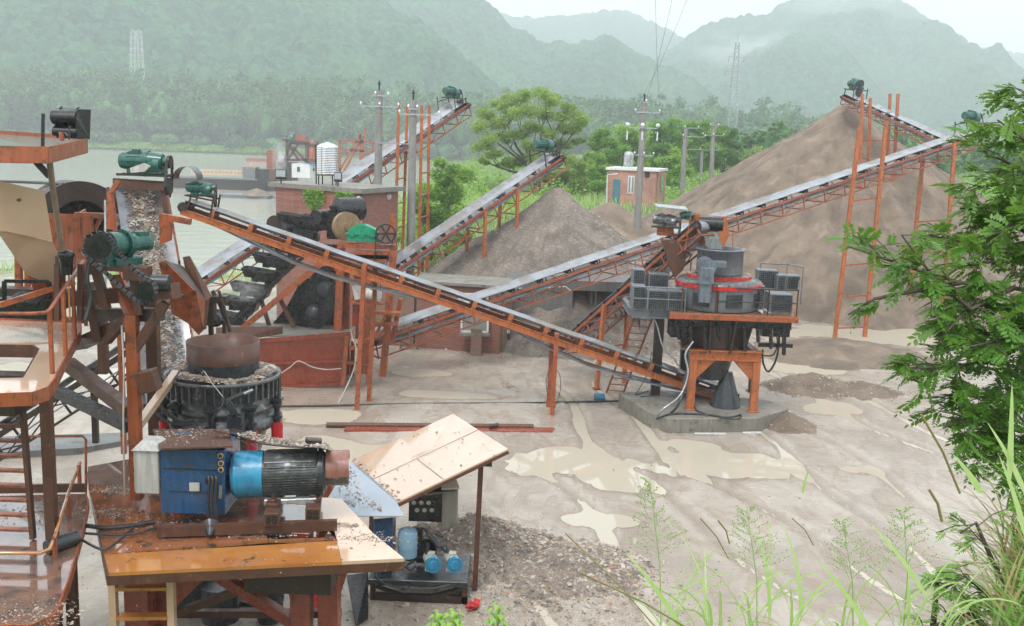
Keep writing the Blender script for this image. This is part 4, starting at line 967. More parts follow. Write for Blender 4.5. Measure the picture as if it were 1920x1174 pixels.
# motorcycle behind the frame (mostly hidden)
mc = thing('motorcycle', 'dark motorcycle parked behind the orange posts near the brick wall', 'motorcycle', gz(722, 645))
c = gz(726, 645); 
for dx in (-.62, .62):
    w = MB(); w.lathe((0, 0, 0), [(.30, -.05), (.33, 0), (.30, .05), (.25, .03), (.25, -.03), (.30, -.05)], 24); vv = [(c.x + dx + p[0], c.y + p[2], c.z + .33 + p[1]) for p in w.v]; w.v = vv; wh = w.build('wheel', M['black'], mc)
    b = MB(); b.cyl((c.x + dx, c.y - .04, c.z + .33), (c.x + dx, c.y + .04, c.z + .33), .07, n=10)
    for i in range(6): a = i / 6 * 6.283; b.bar((c.x + dx, c.y, c.z + .33), (c.x + dx + .26 * math.cos(a), c.y, c.z + .33 + .26 * math.sin(a)), .02)
    b.build('spokes', M['fins'], wh)
b = MB(); b.ball((c.x + .1, c.y, c.z + .82), 1, (.3, .14, .14), 12, 8); b.build('fuel_tank', M['red'], mc)
b = MB(); b.box((c.x - .35, c.y, c.z + .82), (.6, .24, .1)); b.build('seat', M['black'], mc, .03)
b = MB(); b.box((c.x, c.y, c.z + .45), (.42, .25, .35)); b.tube([(c.x + .62, c.y, c.z + .33), (c.x + .4, c.y, c.z + 1.0)], .03); b.tube([(c.x - .6, c.y, c.z + .33), (c.x - .1, c.y, c.z + .5), (c.x + .4, c.y, c.z + .8)], .03); b.build('engine', M['cast'], mc)
b = MB(); b.tube([(c.x + .35, c.y - .35, c.z + 1.05), (c.x + .42, c.y, c.z + 1.0), (c.x + .35, c.y + .35, c.z + 1.05)], .018); b.build('handlebar', M['fins'], mc)

# brick pump house with silver tank
ph = thing('brick_pump_house', 'tall old red brick house with mossy flat roof at the river edge', 'brick house', (at(600, 500, 45).x, 46, 0))
A_ = at(672, 357, 43.4); B_ = at(521, 340, 46.2); C_ = at(742, 350, 46.4); zr = A_.z - .12
for p in (A_, B_, C_): p.z = 0
D_ = B_ + C_ - A_
wall(ph, B_, A_, 0, zr, 'brick'); wall(ph, A_ + (C_ - A_).normalized() * .13, C_, 0, zr - .002, 'brick'); wall(ph, B_ + (D_ - B_).normalized() * .13, D_, 0, zr - .004, 'brick')
b = MB(); ov = .28; m_ = (A_ + D_) / 2; b.sheet([V((p.x, p.y, zr + .1)) + (p - m_).normalized() * ov * 1.6 for p in (B_, A_, C_, D_)], .2); b.build('roof', M['conc'], ph)
b = MB(); P_ = A_.lerp(C_, .62); b.sheet([P_ + V((-.75, -.16, zr - 1.9)) + (A_ - C_) * 0, P_ + V((.55, .62, zr - 1.9)) * 1.0, P_ + V((.55, .62, zr - 1.0)), P_ + V((-.75, -.16, zr - 1.0))], .03); b.build('tin_shutter', M['orange_b'], ph)
b = MB()
for k, f in ((0, .12), (1, .12)): b.tube([A_.lerp(C_, .1) + V((0, -.2, zr - .3)), A_.lerp(C_, .1) + V((0, -.2, zr - 1.9))], .03)
b.tube([A_.lerp(C_, .05) + V((0, -.25, zr - .35)), A_.lerp(C_, .9) + V((0, -.25, zr - .32))], .02); b.build('conduit', M['white'], ph)
for f in (.04, .84):
    b = MB(); p = A_.lerp(C_, f) + V((0, -.3, zr - .2)); b.cyl(p, p + V((.0, -.16, -.06)), .1, .13, 12); b.build('wall_lamp', M['white'], ph)
# ivy hanging at the roof edge
for nm, f0_, f1_, dr in (('bush of ferns growing under the left of the pump house roof', .33, .62, 1.0), ('bush of ferns growing under the roof corner of the pump house', .72, .97, 1.1)):
    rg = np.random.RandomState(int(f0_ * 100)); n_ = 900; ff = f0_ + (f1_ - f0_) * (rg.rand(n_) * .7 + .3 * rg.rand(n_)); hh = rg.rand(n_) ** 1.5 * dr * (1 - .5 * abs(ff - (f0_ + f1_) / 2) / (f1_ - f0_) * 2)
    pts = np.array([list(B_.lerp(A_, f)) for f in ff]); pts[:, 2] = zr - hh; pts[:, 1] -= .16 + .22 * rg.rand(n_) * (1 - hh / 1.3)
    v, q = leafquads(pts, .13, .1, .5); tag(mesh_np('wall_fern', v, q, M['leaf_bright'], base=tuple(pts.mean(0))), nm, 'fern', 'ferns on the brick wall')
# silver water tank
Yt = 45.6; ct = at(614, 330, Yt); zb_ = zr + .2; r_t = 20.5 * Yt / FP
wt = thing('water_tank', 'shiny ribbed steel water tank standing on the pump house roof', 'water tank', (ct.x, Yt, zb_)); z0_ = zof(ct.x, Yt, 327); z1_ = zof(ct.x, Yt, 275)
pr = [(r_t * .96, z0_)]; k = 16
for i in range(k):
    za = z0_ + (z1_ - z0_) * i / k; zb2 = z0_ + (z1_ - z0_) * (i + 1) / k; pr += [(r_t * .96, za + .01), (r_t, za + (zb2 - za) * .5), (r_t * .96, zb2 - .01)]
pr += [(r_t * .9, z1_ + .05), (r_t * .55, z1_ + .13), (r_t * .25, z1_ + .16), (r_t * .24, z1_ + .2), (0.01, z1_ + .21)]
b = MB(); b.lathe((ct.x, Yt, 0), pr, 32, capb=True); b.build('tank_shell', M['stain'], wt)
b = MB(); b.lathe((ct.x, Yt, 0), [(r_t * .9, z0_ - .04), (r_t * 1.0, z0_ - .04), (r_t * 1.0, z0_), (r_t * .9, z0_)], 24); b.build('support_ring', M['rust_dark'], wt)
for i in range(4):
    a = i * math.pi / 2 + .7; x, y = ct.x + r_t * .9 * math.cos(a), Yt + r_t * .9 * math.sin(a); b = MB(); b.bar((x, y, zb_), (x, y, z0_ - .04), .05); b.build('leg', M['rust_dark'], wt)
b = MB(); b.tube([at(593, 345, 45), at(592, 272, 45)], .03); b.build('stand_pipe', M['black'], wt)
for nm, px, py, w_ in (('black floodlight tilted up at the left end of the pump house roof', 527, 327, 1), ('black floodlight box beside the foot of the silver tank', 634, 332, .7)):
    t = thing('floodlight', nm, 'floodlight', at(px, 345, 44.5), 'floodlights on the roof'); c = at(px, py, 44.5)
    b = MB(); b.box(c, (.5 * w_, .16, .4), (1, .2, .0), (0, .45, 1)); b.build('housing', M['black'], t, .01); b = MB(); b.box(c + V((0, -.09, .04)), (.4 * w_, .01, .3), (1, .2, 0), (0, .45, 1)); b.build('lens', M['glass'], t)
    b = MB(); b.bar(c + V((0, 0, -.4)), c, .05); b.build('bracket', M['black'], t)

# small brick hut on the bank
Yh = 78; hu = thing('brick_hut', 'small pink brick hut with teal door on the green bank', 'hut', (at(1190, 380, Yh).x, Yh, zof(at(1190, 380, Yh).x, Yh, 384)))
zb_ = hu.location.z; 
H0 = at(1139, 384, Yh); H1 = at(1228, 384, Yh - .6); H2 = at(1243, 378, Yh + 3); zt = zof(H0.x, Yh, 318)
for p in (H0, H1, H2): p.z = 0
H3 = H0 + H2 - H1
wall(hu, H0, H1, zb_ - 1.5, zt, 'brick_p'); wall(hu, H1 + (H2 - H1).normalized() * .13, H2, zb_ - 1.5, zt - .002, 'brick_p'); wall(hu, H0 + (H3 - H0).normalized() * .13, H3, zb_ - 1.5, zt - .003, 'brick_p'); 
m_ = (H0 + H2) / 2; b = MB(); b.sheet([V((p.x, p.y, zt + .08)) + (p - m_).normalized() * .35 for p in (H0, H1, H2, H3)], .18); b.build('roof', M['white'], hu)
def onwall(px0, py0, px1, py1, Yp, mat, nm, th=.08, par=None):
    a = at(px0, py1, Yp); c = at(px1, py0, Yp); b = MB(); b.box(((a.x + c.x) / 2, Yp, (a.z + c.z) / 2), (abs(c.x - a.x), th, abs(c.z - a.z))); return b.build(nm, M[mat], par)
onwall(1148, 337, 1163, 383, Yh - .28, 'teal', 'door', par=hu)
w = onwall(1176, 330, 1190, 363, Yh - .42, 'white', 'window', par=hu); onwall(1178, 332, 1182.5, 361, Yh - .48, 'glass', 'pane', .02, w); onwall(1184, 332, 1188.5, 361, Yh - .48, 'glass', 'pane', .02, w)
onwall(1209, 323, 1218, 332, Yh - .65, 'black', 'vent', par=hu)
b = MB(); b.sheet([H1.lerp(H2, .3) + V((.16, 0, zb_ + 1.0)), H1.lerp(H2, .6) + V((.16, 0, zb_ + 1.0)), H1.lerp(H2, .6) + V((.16, 0, zb_ + 2.3)), H1.lerp(H2, .3) + V((.16, 0, zb_ + 2.3))], .03); b.build('side_window', M['glass'], hu)
b = MB(); b.tube([at(1137, 384, Yh - .5), at(1139, 328, Yh - .5), at(1158, 326, Yh - .5)], .05); b.build('white_pipe', M['white'], hu)
t = thing('roof_tank', 'small pale cylindrical tank on the brick hut roof', 'water tank', at(1178, 312, Yh + 1.2)); ct = at(1178, 311, Yh + 1.2)
b = MB(); b.lathe((ct.x, ct.y, ct.z), [(.38, 0), (.40, .1), (.37, .2), (.40, .3), (.37, .45), (.40, .6), (.37, .8), (.38, .95), (.2, 1.08), (.01, 1.1)], 18, capb=True); b.build('tank_shell', M['fins'], t); b = MB(); b.tube([ct + V((-.5, 0, -.2)), ct + V((-.45, 0, 1))], .03); b.build('pipe', M['rust_dark'], t)

# ================================================================== POLES AND WIRES
def insul(b, p, s=1): p = V(p); b.cyl(p, p + V((0, 0, .1 * s)), .03 * s, n=6); b.cyl(p + V((0, 0, .1 * s)), p + V((0, 0, .16 * s)), .09 * s, n=8); b.cyl(p + V((0, 0, .16 * s)), p + V((0, 0, .24 * s)), .07 * s, .03 * s, n=8)
def upole(label, xt, yt, xb, Yp, zb, arms=(), w=.16, cone=1.35, spike=True):
    """arms: (py, half-length left, half right, n insulators, hanging balls)"""
    top = at(xt, yt, Yp); bx = at(xb, zof_py(xb, Yp, zb), Yp); bs = V((bx.x, Yp, zb))
    t = thing('utility_pole', label, 'utility pole', bs, 'utility poles along the plant')
    b = MB(); b.cyl(bs, top, w * cone, w, 14); b.build('pole', M['pole'], t)
    if spike: b = MB(); b.bar(top, top + V((0, 0, .45)), .07); insul(b, top + V((0, 0, .2)), .9); b.build('top_pin', M['black'], t)
    d = (top - bs).normalized(); out = []
    for (py, l, r, n_, ball) in arms:
        z = zof(top.x, Yp, py); p = bs + d * ((z - bs.z) / d.z); b = MB(); b.bar(p + V((-l, -.18, 0)), p + V((r, -.18, 0)), .055, .06)
        if ball: b.bar(p + V((-l * .6, -.18, 0)), p + V((0, -.18, -.5)), .03); b.bar(p + V((r * .6, -.18, 0)), p + V((0, -.18, -.5)), .03)
        b.build('crossarm', M['galv'], t)
        for k in range(n_):
            f = k / (n_ - 1) if n_ > 1 else .5; q = p + V((-l + (l + r) * f, -.18, .04)); b = MB(); insul(b, q, .7)
            if ball: b.ball(q + V((0, 0, .12)), .13, n=10); b.cyl(q + V((0, 0, -.75)), q + V((0, 0, -.25)), .045, n=8)
            b.build('insulator', M['ceram'], t); out.append(q + V((0, 0, .3)))
    return out
P1 = upole('grey concrete utility pole directly behind the pump house roof', 711, 170, 706, 49.5, 0, [(180, .15, .45, 2, 0), (200, .85, .95, 3, 0), (268, .05, 1.6, 0, 0)], .17)
P2 = upole('grey concrete pole with a black top pin between the tall orange posts', 775, 188, 767, 47, 0, [(205, .2, .2, 2, 0), (215, .6, 1.2, 2, 0)], .16)
P3 = upole('tall concrete pole with ball insulators in front of the brick hut', 1208, 190, 1191, 60, 2.2, [(193, .1, .3, 1, 0), (211, .5, .9, 2, 0), (240, .9, .85, 3, 1), (291, .4, .7, 3, 0)], .17)
P4 = upole('thin pole standing in the green right of the brick hut', 1286, 240, 1277, 85, 3.5, [(240, .1, 1.0, 2, 0), (256, .2, 1.6, 2, 0)], .17, 1.3, False)
P5 = upole('thin pole farther right with white insulators at its top', 1338, 236, 1331, 90, 3.5, [(236, .3, .4, 2, 0), (254, .9, .9, 3, 0)], .17, 1.3, False)
P6 = upole('distant small pole seen between the two thin poles', 1316, 282, 1312, 112, 3.5, [(281, 2.2, 1.8, 3, 0)], .16, 1.3, False)
def wire(a, c, sag, r=.007, label='thin power line', i=[0]):
    a = V(a); c = V(c); pts = [a.lerp(c, k / 14) - V((0, 0, sag * 4 * (k / 14) * (1 - k / 14))) for k in range(15)]
    b = MB(); b.tube(pts, r, 4); return b
wl = [(P3[1], at(1310, -60, 45), .6, 'wire from the hut pole rising to the upper right of the sky'), (P3[0], at(1272, -60, 45), .6, 'middle wire rising from the hut pole into the sky'), (P3[2], at(1228, -60, 45), .6, 'left wire rising from the hut pole into the sky'),
      (P1[2], P2[2], .5, 'wire between the two poles by the pump house'), (P1[4], P2[3], .7, 'second lower wire between the two poles by the pump house'), (P3[3], P4[0], 1.2, 'wire from the hut pole to the thin pole right of it'), (P4[1], P5[0], .5, 'wire between the two thin poles on the green'), (P5[1], at(1520, 278, 140), 1.0, 'wire leading right from the thin poles over the trees'), (P5[3], at(1560, 300, 140), 1.5, 'lower wire leading right from the thin poles'), (P4[2], P6[0], .8, 'wire running back to the distant small pole')]
for a, c, sg, lb in wl: tag(wire(a, c, sg).build('power_line', M['steel']), lb, 'power line', 'power lines')

def pylon(label, px, ytop, ybase, Yp, w0, w1, arms, mat='galv', double=False):
    top = at(px, ytop, Yp); bz = zof(top.x, Yp, ybase); t = thing('lattice_pylon', label, 'pylon', (top.x, Yp, bz), 'lattice pylons'); H = top.z - bz
    b = MB(); n_ = 10 if double else 14; th = (.05 if double else .12) * Yp / 330
    cols = (-w0 * .55, w0 * .55) if double else (0,)
    for cx in cols:
        ww0 = w0 * (.55 if double else 1)
        def q(f, i): ww = ww0 + (w1 - ww0) * f; s = ((-1, -1), (1, -1), (1, 1), (-1, 1))[i]; return V((top.x + cx * (1 - .35 * f) + s[0] * ww / 2, Yp + s[1] * ww / 2, bz + H * f))
        for k in range(n_):
            f, g = k / n_, (k + 1) / n_
            for i in range(4):
                b.bar(q(f, i), q(g, i), th * 1.3); b.bar(q(f, i), q(g, (i + 1) % 4), th * .8); (None if double else b.bar(q(f, (i + 1) % 4), q(g, i), th * .8)); b.bar(q(g, i), q(g, (i + 1) % 4), th * .7)
        b.bar(V((top.x + cx * .65, Yp, top.z)), V((top.x + cx * .65, Yp, top.z + H * .05)), th)
    b.build('lattice_tower', M[mat], t)
    for f, l in arms:
        b = MB(); p = V((top.x, Yp, bz + H * f)); b.bar(p - V((l, 0, 0)), p + V((l, 0, 0)), th * 1.4); b.bar(p - V((l, 0, 0)), p + V((0, 0, H * .04)), th); b.bar(p + V((l, 0, 0)), p + V((0, 0, H * .04)), th)
        for s in (-1, 1): b.cyl(p + V((s * l, 0, 0)), p + V((s * l, 0, -H * .035)), th * 1.2, n=6)
        b.build('crossarm', M[mat], t)
pylon('white twin lattice pylon above the wooded far bank on the left', 255, 58, 170, 470, 3.9, 1.8, [(.7, 2.6)], 'white', True)
pylon('tall faint lattice pylon before the right mountain', 1383, 80, 345, 300, 3.6, 1.0, [(.7, 4.2), (.8, 3.0), (.9, 2.2)], 'galv')

# ================================================================== CENTRE: BUCKET ELEVATOR AND SETTLING TANK
YB = 37.0
be = thing('bucket_elevator', 'inclined chain of black steel buckets rising to a big disc and green gearbox', 'bucket elevator', gz(560, 690))
def bucket(c, s=1.0, d=(.86, .0, .5), tilt=0, par=be):
    c = V(c); X = V((1, 0, -.12)).normalized(); Yv = V((0, 1, 0)); Z = X.cross(Yv)
    Z = V((.12, 0, 1)).normalized(); vs = []
    for w_, l0, l1, z in ((.42, -.52, .50, .18), (.32, -.34, .40, -.2)):
        vs += [c + (X * l0 - Yv * w_ + Z * z) * s, c + (X * l1 - Yv * w_ + Z * z) * s, c + (X * l1 + Yv * w_ + Z * z) * s, c + (X * l0 + Yv * w_ + Z * z) * s]
    b = MB(); b.add(vs, [(4, 5, 1, 0), (5, 6, 2, 1), (6, 7, 3, 2), (7, 4, 0, 3), (7, 6, 5, 4)])
    cen = c; vi = [cen + (p - cen) * .93 + Z * .03 * s for p in vs]
    b.add(vi, [(0, 1, 5, 4), (1, 2, 6, 5), (2, 3, 7, 6), (3, 0, 4, 7), (4, 5, 6, 7)]); b.add([vs[i] for i in range(4)] + [vi[i] for i in range(4)], [(0, 1, 5, 4), (1, 2, 6, 5), (2, 3, 7, 6), (3, 0, 4, 7)])
    b.box(c + (X * .1 - Z * .3) * s, (.3 * s, .5 * s, .16 * s), X, Z)
    return b.build('bucket', M['black'], par)
for i, (px, py, s) in enumerate([(438, 598, .95), (461, 571, 1), (482, 545, 1), (503, 518, 1), (524, 491, 1), (546, 464, 1), (568, 437, .95), (590, 414, .9), (545, 410, .9), (612, 404, .85), (640, 396, .8)]):
    bucket(at(px, py, YB + .1), s)
    if i < 7: bucket(at(px - 26, py - 7, YB + 1.0), s * .85)
b = MB(); pts = [at(424, 625, YB), at(500, 532, YB), at(580, 430, YB), at(640, 396, YB)]
for i in range(3): b.bar(pts[i] + V((0, .5, -.15)), pts[i + 1] + V((0, .5, -.15)), .12, .2)
for i in range(14):
    p = pts[0].lerp(pts[2], i / 13) + V((0, .3, -.28)); b.box(p, (.3, .16, .16), pts[2] - pts[0]); b.cyl(p - V((0, .14, 0)), p + V((0, .14, 0)), .07, n=8)
b.build('bucket_chain', M['rust_dark'], be)
for nm, a, c, w_, m_, yy in (('boom', (428, 607), (571, 480), .16, 'black', 36.2), ('strut', (456, 615), (604, 492), .26, 'orange', 35.8), ('strut', (522, 555), (552, 614), .16, 'rust', 36), ('strut', (489, 560), (505, 612), .16, 'rust', 37)):
    b = MB(); b.bar(at(*a, yy), at(*c, yy), w_, w_ * .8); b.build(nm, M[m_], be)
# head: hoods, disc, gearbox, pulley
b = MB()
for px, py, r_, w_ in ((655, 392, .42, 1.1), (604, 407, .28, .5), (548, 428, .26, .8)):
    c = at(px, py, YB)
    b.cyl(c - V((w_ * .35, .3, 0)), c + V((w_ * .35, .3, 0)), r_, n=18)
b.box(at(590, 424, YB + .2), (1.5, .6, .35), (1, 0, .12)); b.box(at(560, 447, YB + .4), (1.5, .5, .3), (1, 0, .1)); b.box(at(600, 470, YB + .5), (1.7, .4, .5)); b.box(at(640, 430, YB + .6), (1.0, .5, .7)); b.build('head_casing', M['black'], be, .02)
b = MB(); c = at(516, 419, YB); b.cyl(c - V((0, .1, 0)), c + V((0, .1, 0)), .3, n=20); b.build('guide_wheel', M['rust_dark'], be)
c = at(652, 425, 36.3); b = MB(); b.cyl(c + V((-.12, .16, 0)), c + V((.0, -.02, 0)), .52, n=36); b.cyl(c + V((0, -.02, 0)), c + V((.05, -.1, 0)), .14, n=14); b.build('disc', M['brownp'], be)
gb = MB(); c = at(682, 437, 35.9); 
out = [(-.56, -.24), (-.56, .02), (-.38, .22), (-.2, .32), (.1, .3), (.42, .16), (.52, .02), (.52, -.24)]
gb.add([c + V((x, -.24, z)) for x, z in out] + [c + V((x, .3, z)) for x, z in out], [tuple(range(8)), tuple(reversed(range(8, 16)))] + [(i, 8 + i, 8 + (i + 1) % 8, (i + 1) % 8) for i in range(8)])
gb.box(c + V((-.02, .03, -.02)), (1.2, .64, .05)); gb.box(c + V((0, .03, -.24)), (1.14, .6, .06))
for x in (-.36, .0, .34): gb.cyl(c + V((x, -.32, -.02)), c + V((x, -.2, -.02)), .1, n=14)
for i in range(8): gb.cyl(c + V((-.5 + i * .14, -.27, -.0)), c + V((-.5 + i * .14, -.27, .05)), .02, n=6)
gb = gb.build('gearbox', M['green_b'], be, .02)
pu = MB(); c = at(723, 438, 35.6); pv = []
def wheelx(b, c, r, w, spokes=6, ax=V((.25, -1, 0)), n=28):
    ax = ax.normalized(); a = ax.cross(UPZ).normalized(); u = a.cross(ax)
    for i in range(n):
        t0, t1 = i / n * 6.2832, (i + 1) / n * 6.2832
        def P(t, rr, o): return c + a * math.cos(t) * rr + u * math.sin(t) * rr + ax * o
        vs = [P(t0, r, -w / 2), P(t1, r, -w / 2), P(t1, r, w / 2), P(t0, r, w / 2), P(t0, r * .84, -w / 2), P(t1, r * .84, -w / 2), P(t1, r * .84, w / 2), P(t0, r * .84, w / 2)]
        b.add(vs, [(0, 1, 2, 3), (7, 6, 5, 4), (0, 4, 5, 1), (3, 2, 6, 7)])
    for i in range(spokes): t = i / spokes * 6.2832; b.bar(c, c + (a * math.cos(t) + u * math.sin(t)) * r * .88, w * .5, r * .16, ax)
    b.cyl(c - ax * w * .6, c + ax * w * .6, r * .2, n=12)
wheelx(pu, c, .36, .14); pu.build('drive_pulley', M['rust_dark'], be)
b = MB(); m0 = at(704, 548, 35.4); b.bar(c + V((-.33, 0, 0)), m0 + V((-.1, 0, 0)), .1, .02, (1, 0, 0)); b.bar(c + V((.33, 0, 0)), m0 + V((.12, 0, 0)), .1, .02, (1, 0, 0)); b.build('drive_belt', M['black'], be)
# orange tower
for px0, py0, px1, py1, yy, w_ in ((640, 455, 634, 620, 36, .26), (690, 500, 684, 700, 35.3, .28), (738, 470, 718, 705, 35.6, .24), (650, 490, 650, 720, 36.6, .22), (633, 478, 630, 610, 37.3, .2), (752, 560, 735, 640, 36, .16)):
    b = MB(); b.bar(at(px1, py1, yy), at(px0, py0, yy), w_, w_, (0, 1, 0)); b.build('tower_post', M['orange'], be)
b = MB(); b.bar(at(636, 460, 35.8), at(742, 463, 35.8), .3, .16); b.bar(at(690, 480, 35.7), at(690, 612, 35.5), .1); b.bar(at(640, 480, 35.7), at(728, 482, 35.7), .2, .14); b.box(at(700, 478, 35.9), (1.3, .6, .34)); b.bar(at(650, 525, 35.6), at(690, 530, 35.6), .14); b.bar(at(700, 585, 35.4), at(752, 588, 35.4), .4, .1); b.bar(at(655, 565, 36), at(700, 566, 36), .14); b.bar(at(690, 610, 35.4), at(745, 606, 35.4), .14); b.bar(at(700, 636, 35.3), at(724, 590, 35.3), .1); b.build('tower_beam', M['orange'], be)
b = MB(); b.sheet([at(664, 500, 36.2), at(704, 502, 36.2), at(700, 612, 36.2), at(660, 612, 36.2)], .04); b.build('side_panel', M['red_or'], be)
# curved black screen plates
for i, (x0, y0, x1, y1, x2, y2, yy) in enumerate([(568, 520, 542, 575, 512, 606, 37.4), (612, 505, 585, 562, 552, 610, 36.7), (628, 520, 606, 575, 574, 612, 36.2), (594, 500, 570, 548, 530, 602, 37.0)]):
    b = MB(); up_ = [at(x0, y0, yy), at(x1 - 4, y1, yy), at(x2, y2, yy)]; b.sheet([up_[0], up_[1], up_[2], at(x2 + 26, y2 + 4, yy), at(x1 + 36, y1 + 6, yy), at(x0 + 22, y0 + 4, yy)], .05); b.build('screen_plate', M['black'], be)
b = MB(); b.sheet([at(600, 500, 37.6), at(650, 495, 37.6), at(650, 615, 37.6), at(570, 615, 37.6)], .05); b.build('back_plate', M['rust_dark'], be)
for x0, y0, yy in ((590, 588, 36.5), (612, 545, 36.5)):
    b = MB(); b.ball(at(x0, y0, yy), 1, (.34, .3, .36), 14, 8); b.build('chute_shell', M['steel'], be)
# white drum with motor on small table at right
dm = thing('white_motor', 'dirty white motor with a pale box on a small orange bracket by the tower', 'motor', at(690, 565, 34.6)); c = at(696, 551, 34.6)
b = MB(); b.cyl(c + V((-.2, 0, 0)), c + V((.22, -.12, 0)), .2, n=18); b.cyl(c + V((.22, -.12, 0)), c + V((.3, -.14, 0)), .24, n=18); b.build('motor_body', M['lgrey'], dm)
b = MB(); b.sheet([at(662, 536, 34.8), at(672, 532, 34.4), at(684, 540, 34.4), at(680, 560, 34.4), at(667, 562, 34.7)], .1); b.build('cover', M['lgrey'], dm)
b = MB(); b.cyl(c + V((.1, -.1, .2)), c + V((.1, -.1, .34)), .13, n=14); b.build('cap', M['fins'], dm); b = MB(); b.box(at(690, 568, 34.6), (1.05, .5, .06)); b.build('bracket', M['orange'], dm)
# settling tank
tk = thing('settling_tank', 'large red orange steel water tank below the black buckets', 'settling tank', gz(580, 724))
F = 34.6
def tp(px, py, Yp): return at(px, py, Yp)
b = MB(); b.sheet([tp(470, 641, F), tp(655, 628, F), tp(640, 662, F + .1), tp(640, 720, F + .15), tp(490, 728, F + .15), tp(486, 670, F + .1)], .03); b.build('front_wall', M['red_or'], tk)
b = MB(); b.bar(tp(470, 640, F - .04), tp(657, 626, F - .04), .1, .14); b.bar(tp(486, 682, F - .03), tp(644, 677, F - .03), .08, .07); b.bar(tp(489, 727, F + .08), tp(642, 719, F + .08), .1, .1); b.build('stiffener', M['red_or'], tk)
b = MB(); b.sheet([tp(655, 628, F), tp(640, 662, F + .1), tp(640, 720, F + .1), tp(648, 712, F + 2.6), tp(660, 612, F + 2.9)], .03); b.build('side_wall', M['red_or'], tk)
b = MB(); b.sheet([tp(420, 632, F + .1), tp(655, 629, F + .1), tp(668, 612, F + 2.8), tp(420, 604, F + 2.8)], .03); b.build('mud_surface', M['conc'], tk)
b = MB(); b.sheet([tp(405, 648, F - .9), tp(530, 626, F + .1), tp(530, 612, F + .1), tp(405, 614, F - .7)], .03); b.build('curved_lip', M['rust'], tk)
for (x0, y0, x1, y1, yy) in ((651, 630, 643, 722, 34.4), (692, 628, 690, 718, 35.2), (662, 640, 660, 705, 36.5)):
    b = MB(); b.bar(at(x1, y1, yy), at(x0, y0, yy), .14, .14, (0, 1, 0)); b.build('support_post', M['orange'], tk)
b = MB(); b.bar(at(645, 680, 34.5), at(690, 682, 35), .1); b.bar(at(655, 655, 34.4), at(720, 622, 35), .12); b.build('brace', M['orange'], tk)
hose('pale rope hanging in a shallow V on the red tank front', [at(527, 700, 34.1), at(545, 688, 34.2), at(560, 677, 34.2), at(585, 688, 34.2), at(612, 693, 34.2), at(640, 691, 34.2)], .018, 'cable_w', 'cable')
hose('white cable dropping from the tank corner to the wet ground', [at(657, 618, 33.8), at(662, 638, 33.8), at(668, 655, 33.7), at(664, 690, 33.7), at(650, 725, 33.6), gz(634, 756, .03)], .02, 'cable_w', 'cable')
hose('long black cable lying straight across the yard from the tank to the slab', [gz(520, 762, .04), gz(640, 760, .05), gz(800, 757, .05), gz(960, 756, .05), gz(1060, 754, .06), gz(1160, 752, .05)], .035)
hose('loose wires hanging on the right post of the beam conveyor', [at(1033, 680, 32.3), at(1024, 715, 32.2), at(1028, 745, 32.2)], .012)
hose('curved loose wires right of the same conveyor post', [at(1037, 685, 32.3), at(1050, 705, 32.2), at(1050, 735, 32.2), at(1040, 765, 32.2)], .012)

# yard clutter
bd = thing('blue_barrel', 'small blue barrel lying beside the concrete slab', 'barrel', gz(1124, 751)); c = gz(1124, 752); b = MB(); b.cyl(c + V((-.17, 0, .13)), c + V((.17, .02, .13)), .14, n=18); 
for k in (-.1, .0, .1): b.cyl(c + V((k - .012, 0, .13)), c + V((k + .012, 0, .13)), .147, n=18)
b.build('barrel_body', M['cyan'], bd); b = MB(); b.cyl(c + V((-.18, 0, .13)), c + V((-.165, 0, .13)), .12, n=18); b.build('barrel_end', M['rust_dark'], bd)
b = MB(); b.cyl(gz(612, 797, .1), gz(1000, 800, .1), .085, n=14, caps=True); tag(b.build('steel_pipe', M['rust']), 'long rusty steel pipe lying across the yard', 'steel pipe')
b = MB(); b.sheet([gz(645, 808, .06), gz(1036, 811, .06), gz(1040, 803, .06), gz(650, 798, .06)], .05); tag(b.build('steel_plate', M['red_or']), 'narrow reddish steel plate lying beside the rusty pipe', 'steel plate')
b = MB(); b.cyl(gz(918, 800, .15), gz(934, 797, .22), .07, n=10); tag(b.build('pipe_stub', M['rust_dark']), 'short pipe stub resting on the long rusty pipe', 'pipe stub')
for px, py, lb, a in ((700, 0, '', 0), (1332, 814, 'white stick lying at the front edge of the slab', .5), (1410, 812, 'short white stick right of the other at the slab', .3)):
    if lb: p = gz(px, py, .06); b = MB(); b.bar(p - V((a, 0, 0)), p + V((a, .1, 0)), .06, .04); tag(b.build('white_stick', M['white']), lb, 'stick')
c = gz(570, 1165); 

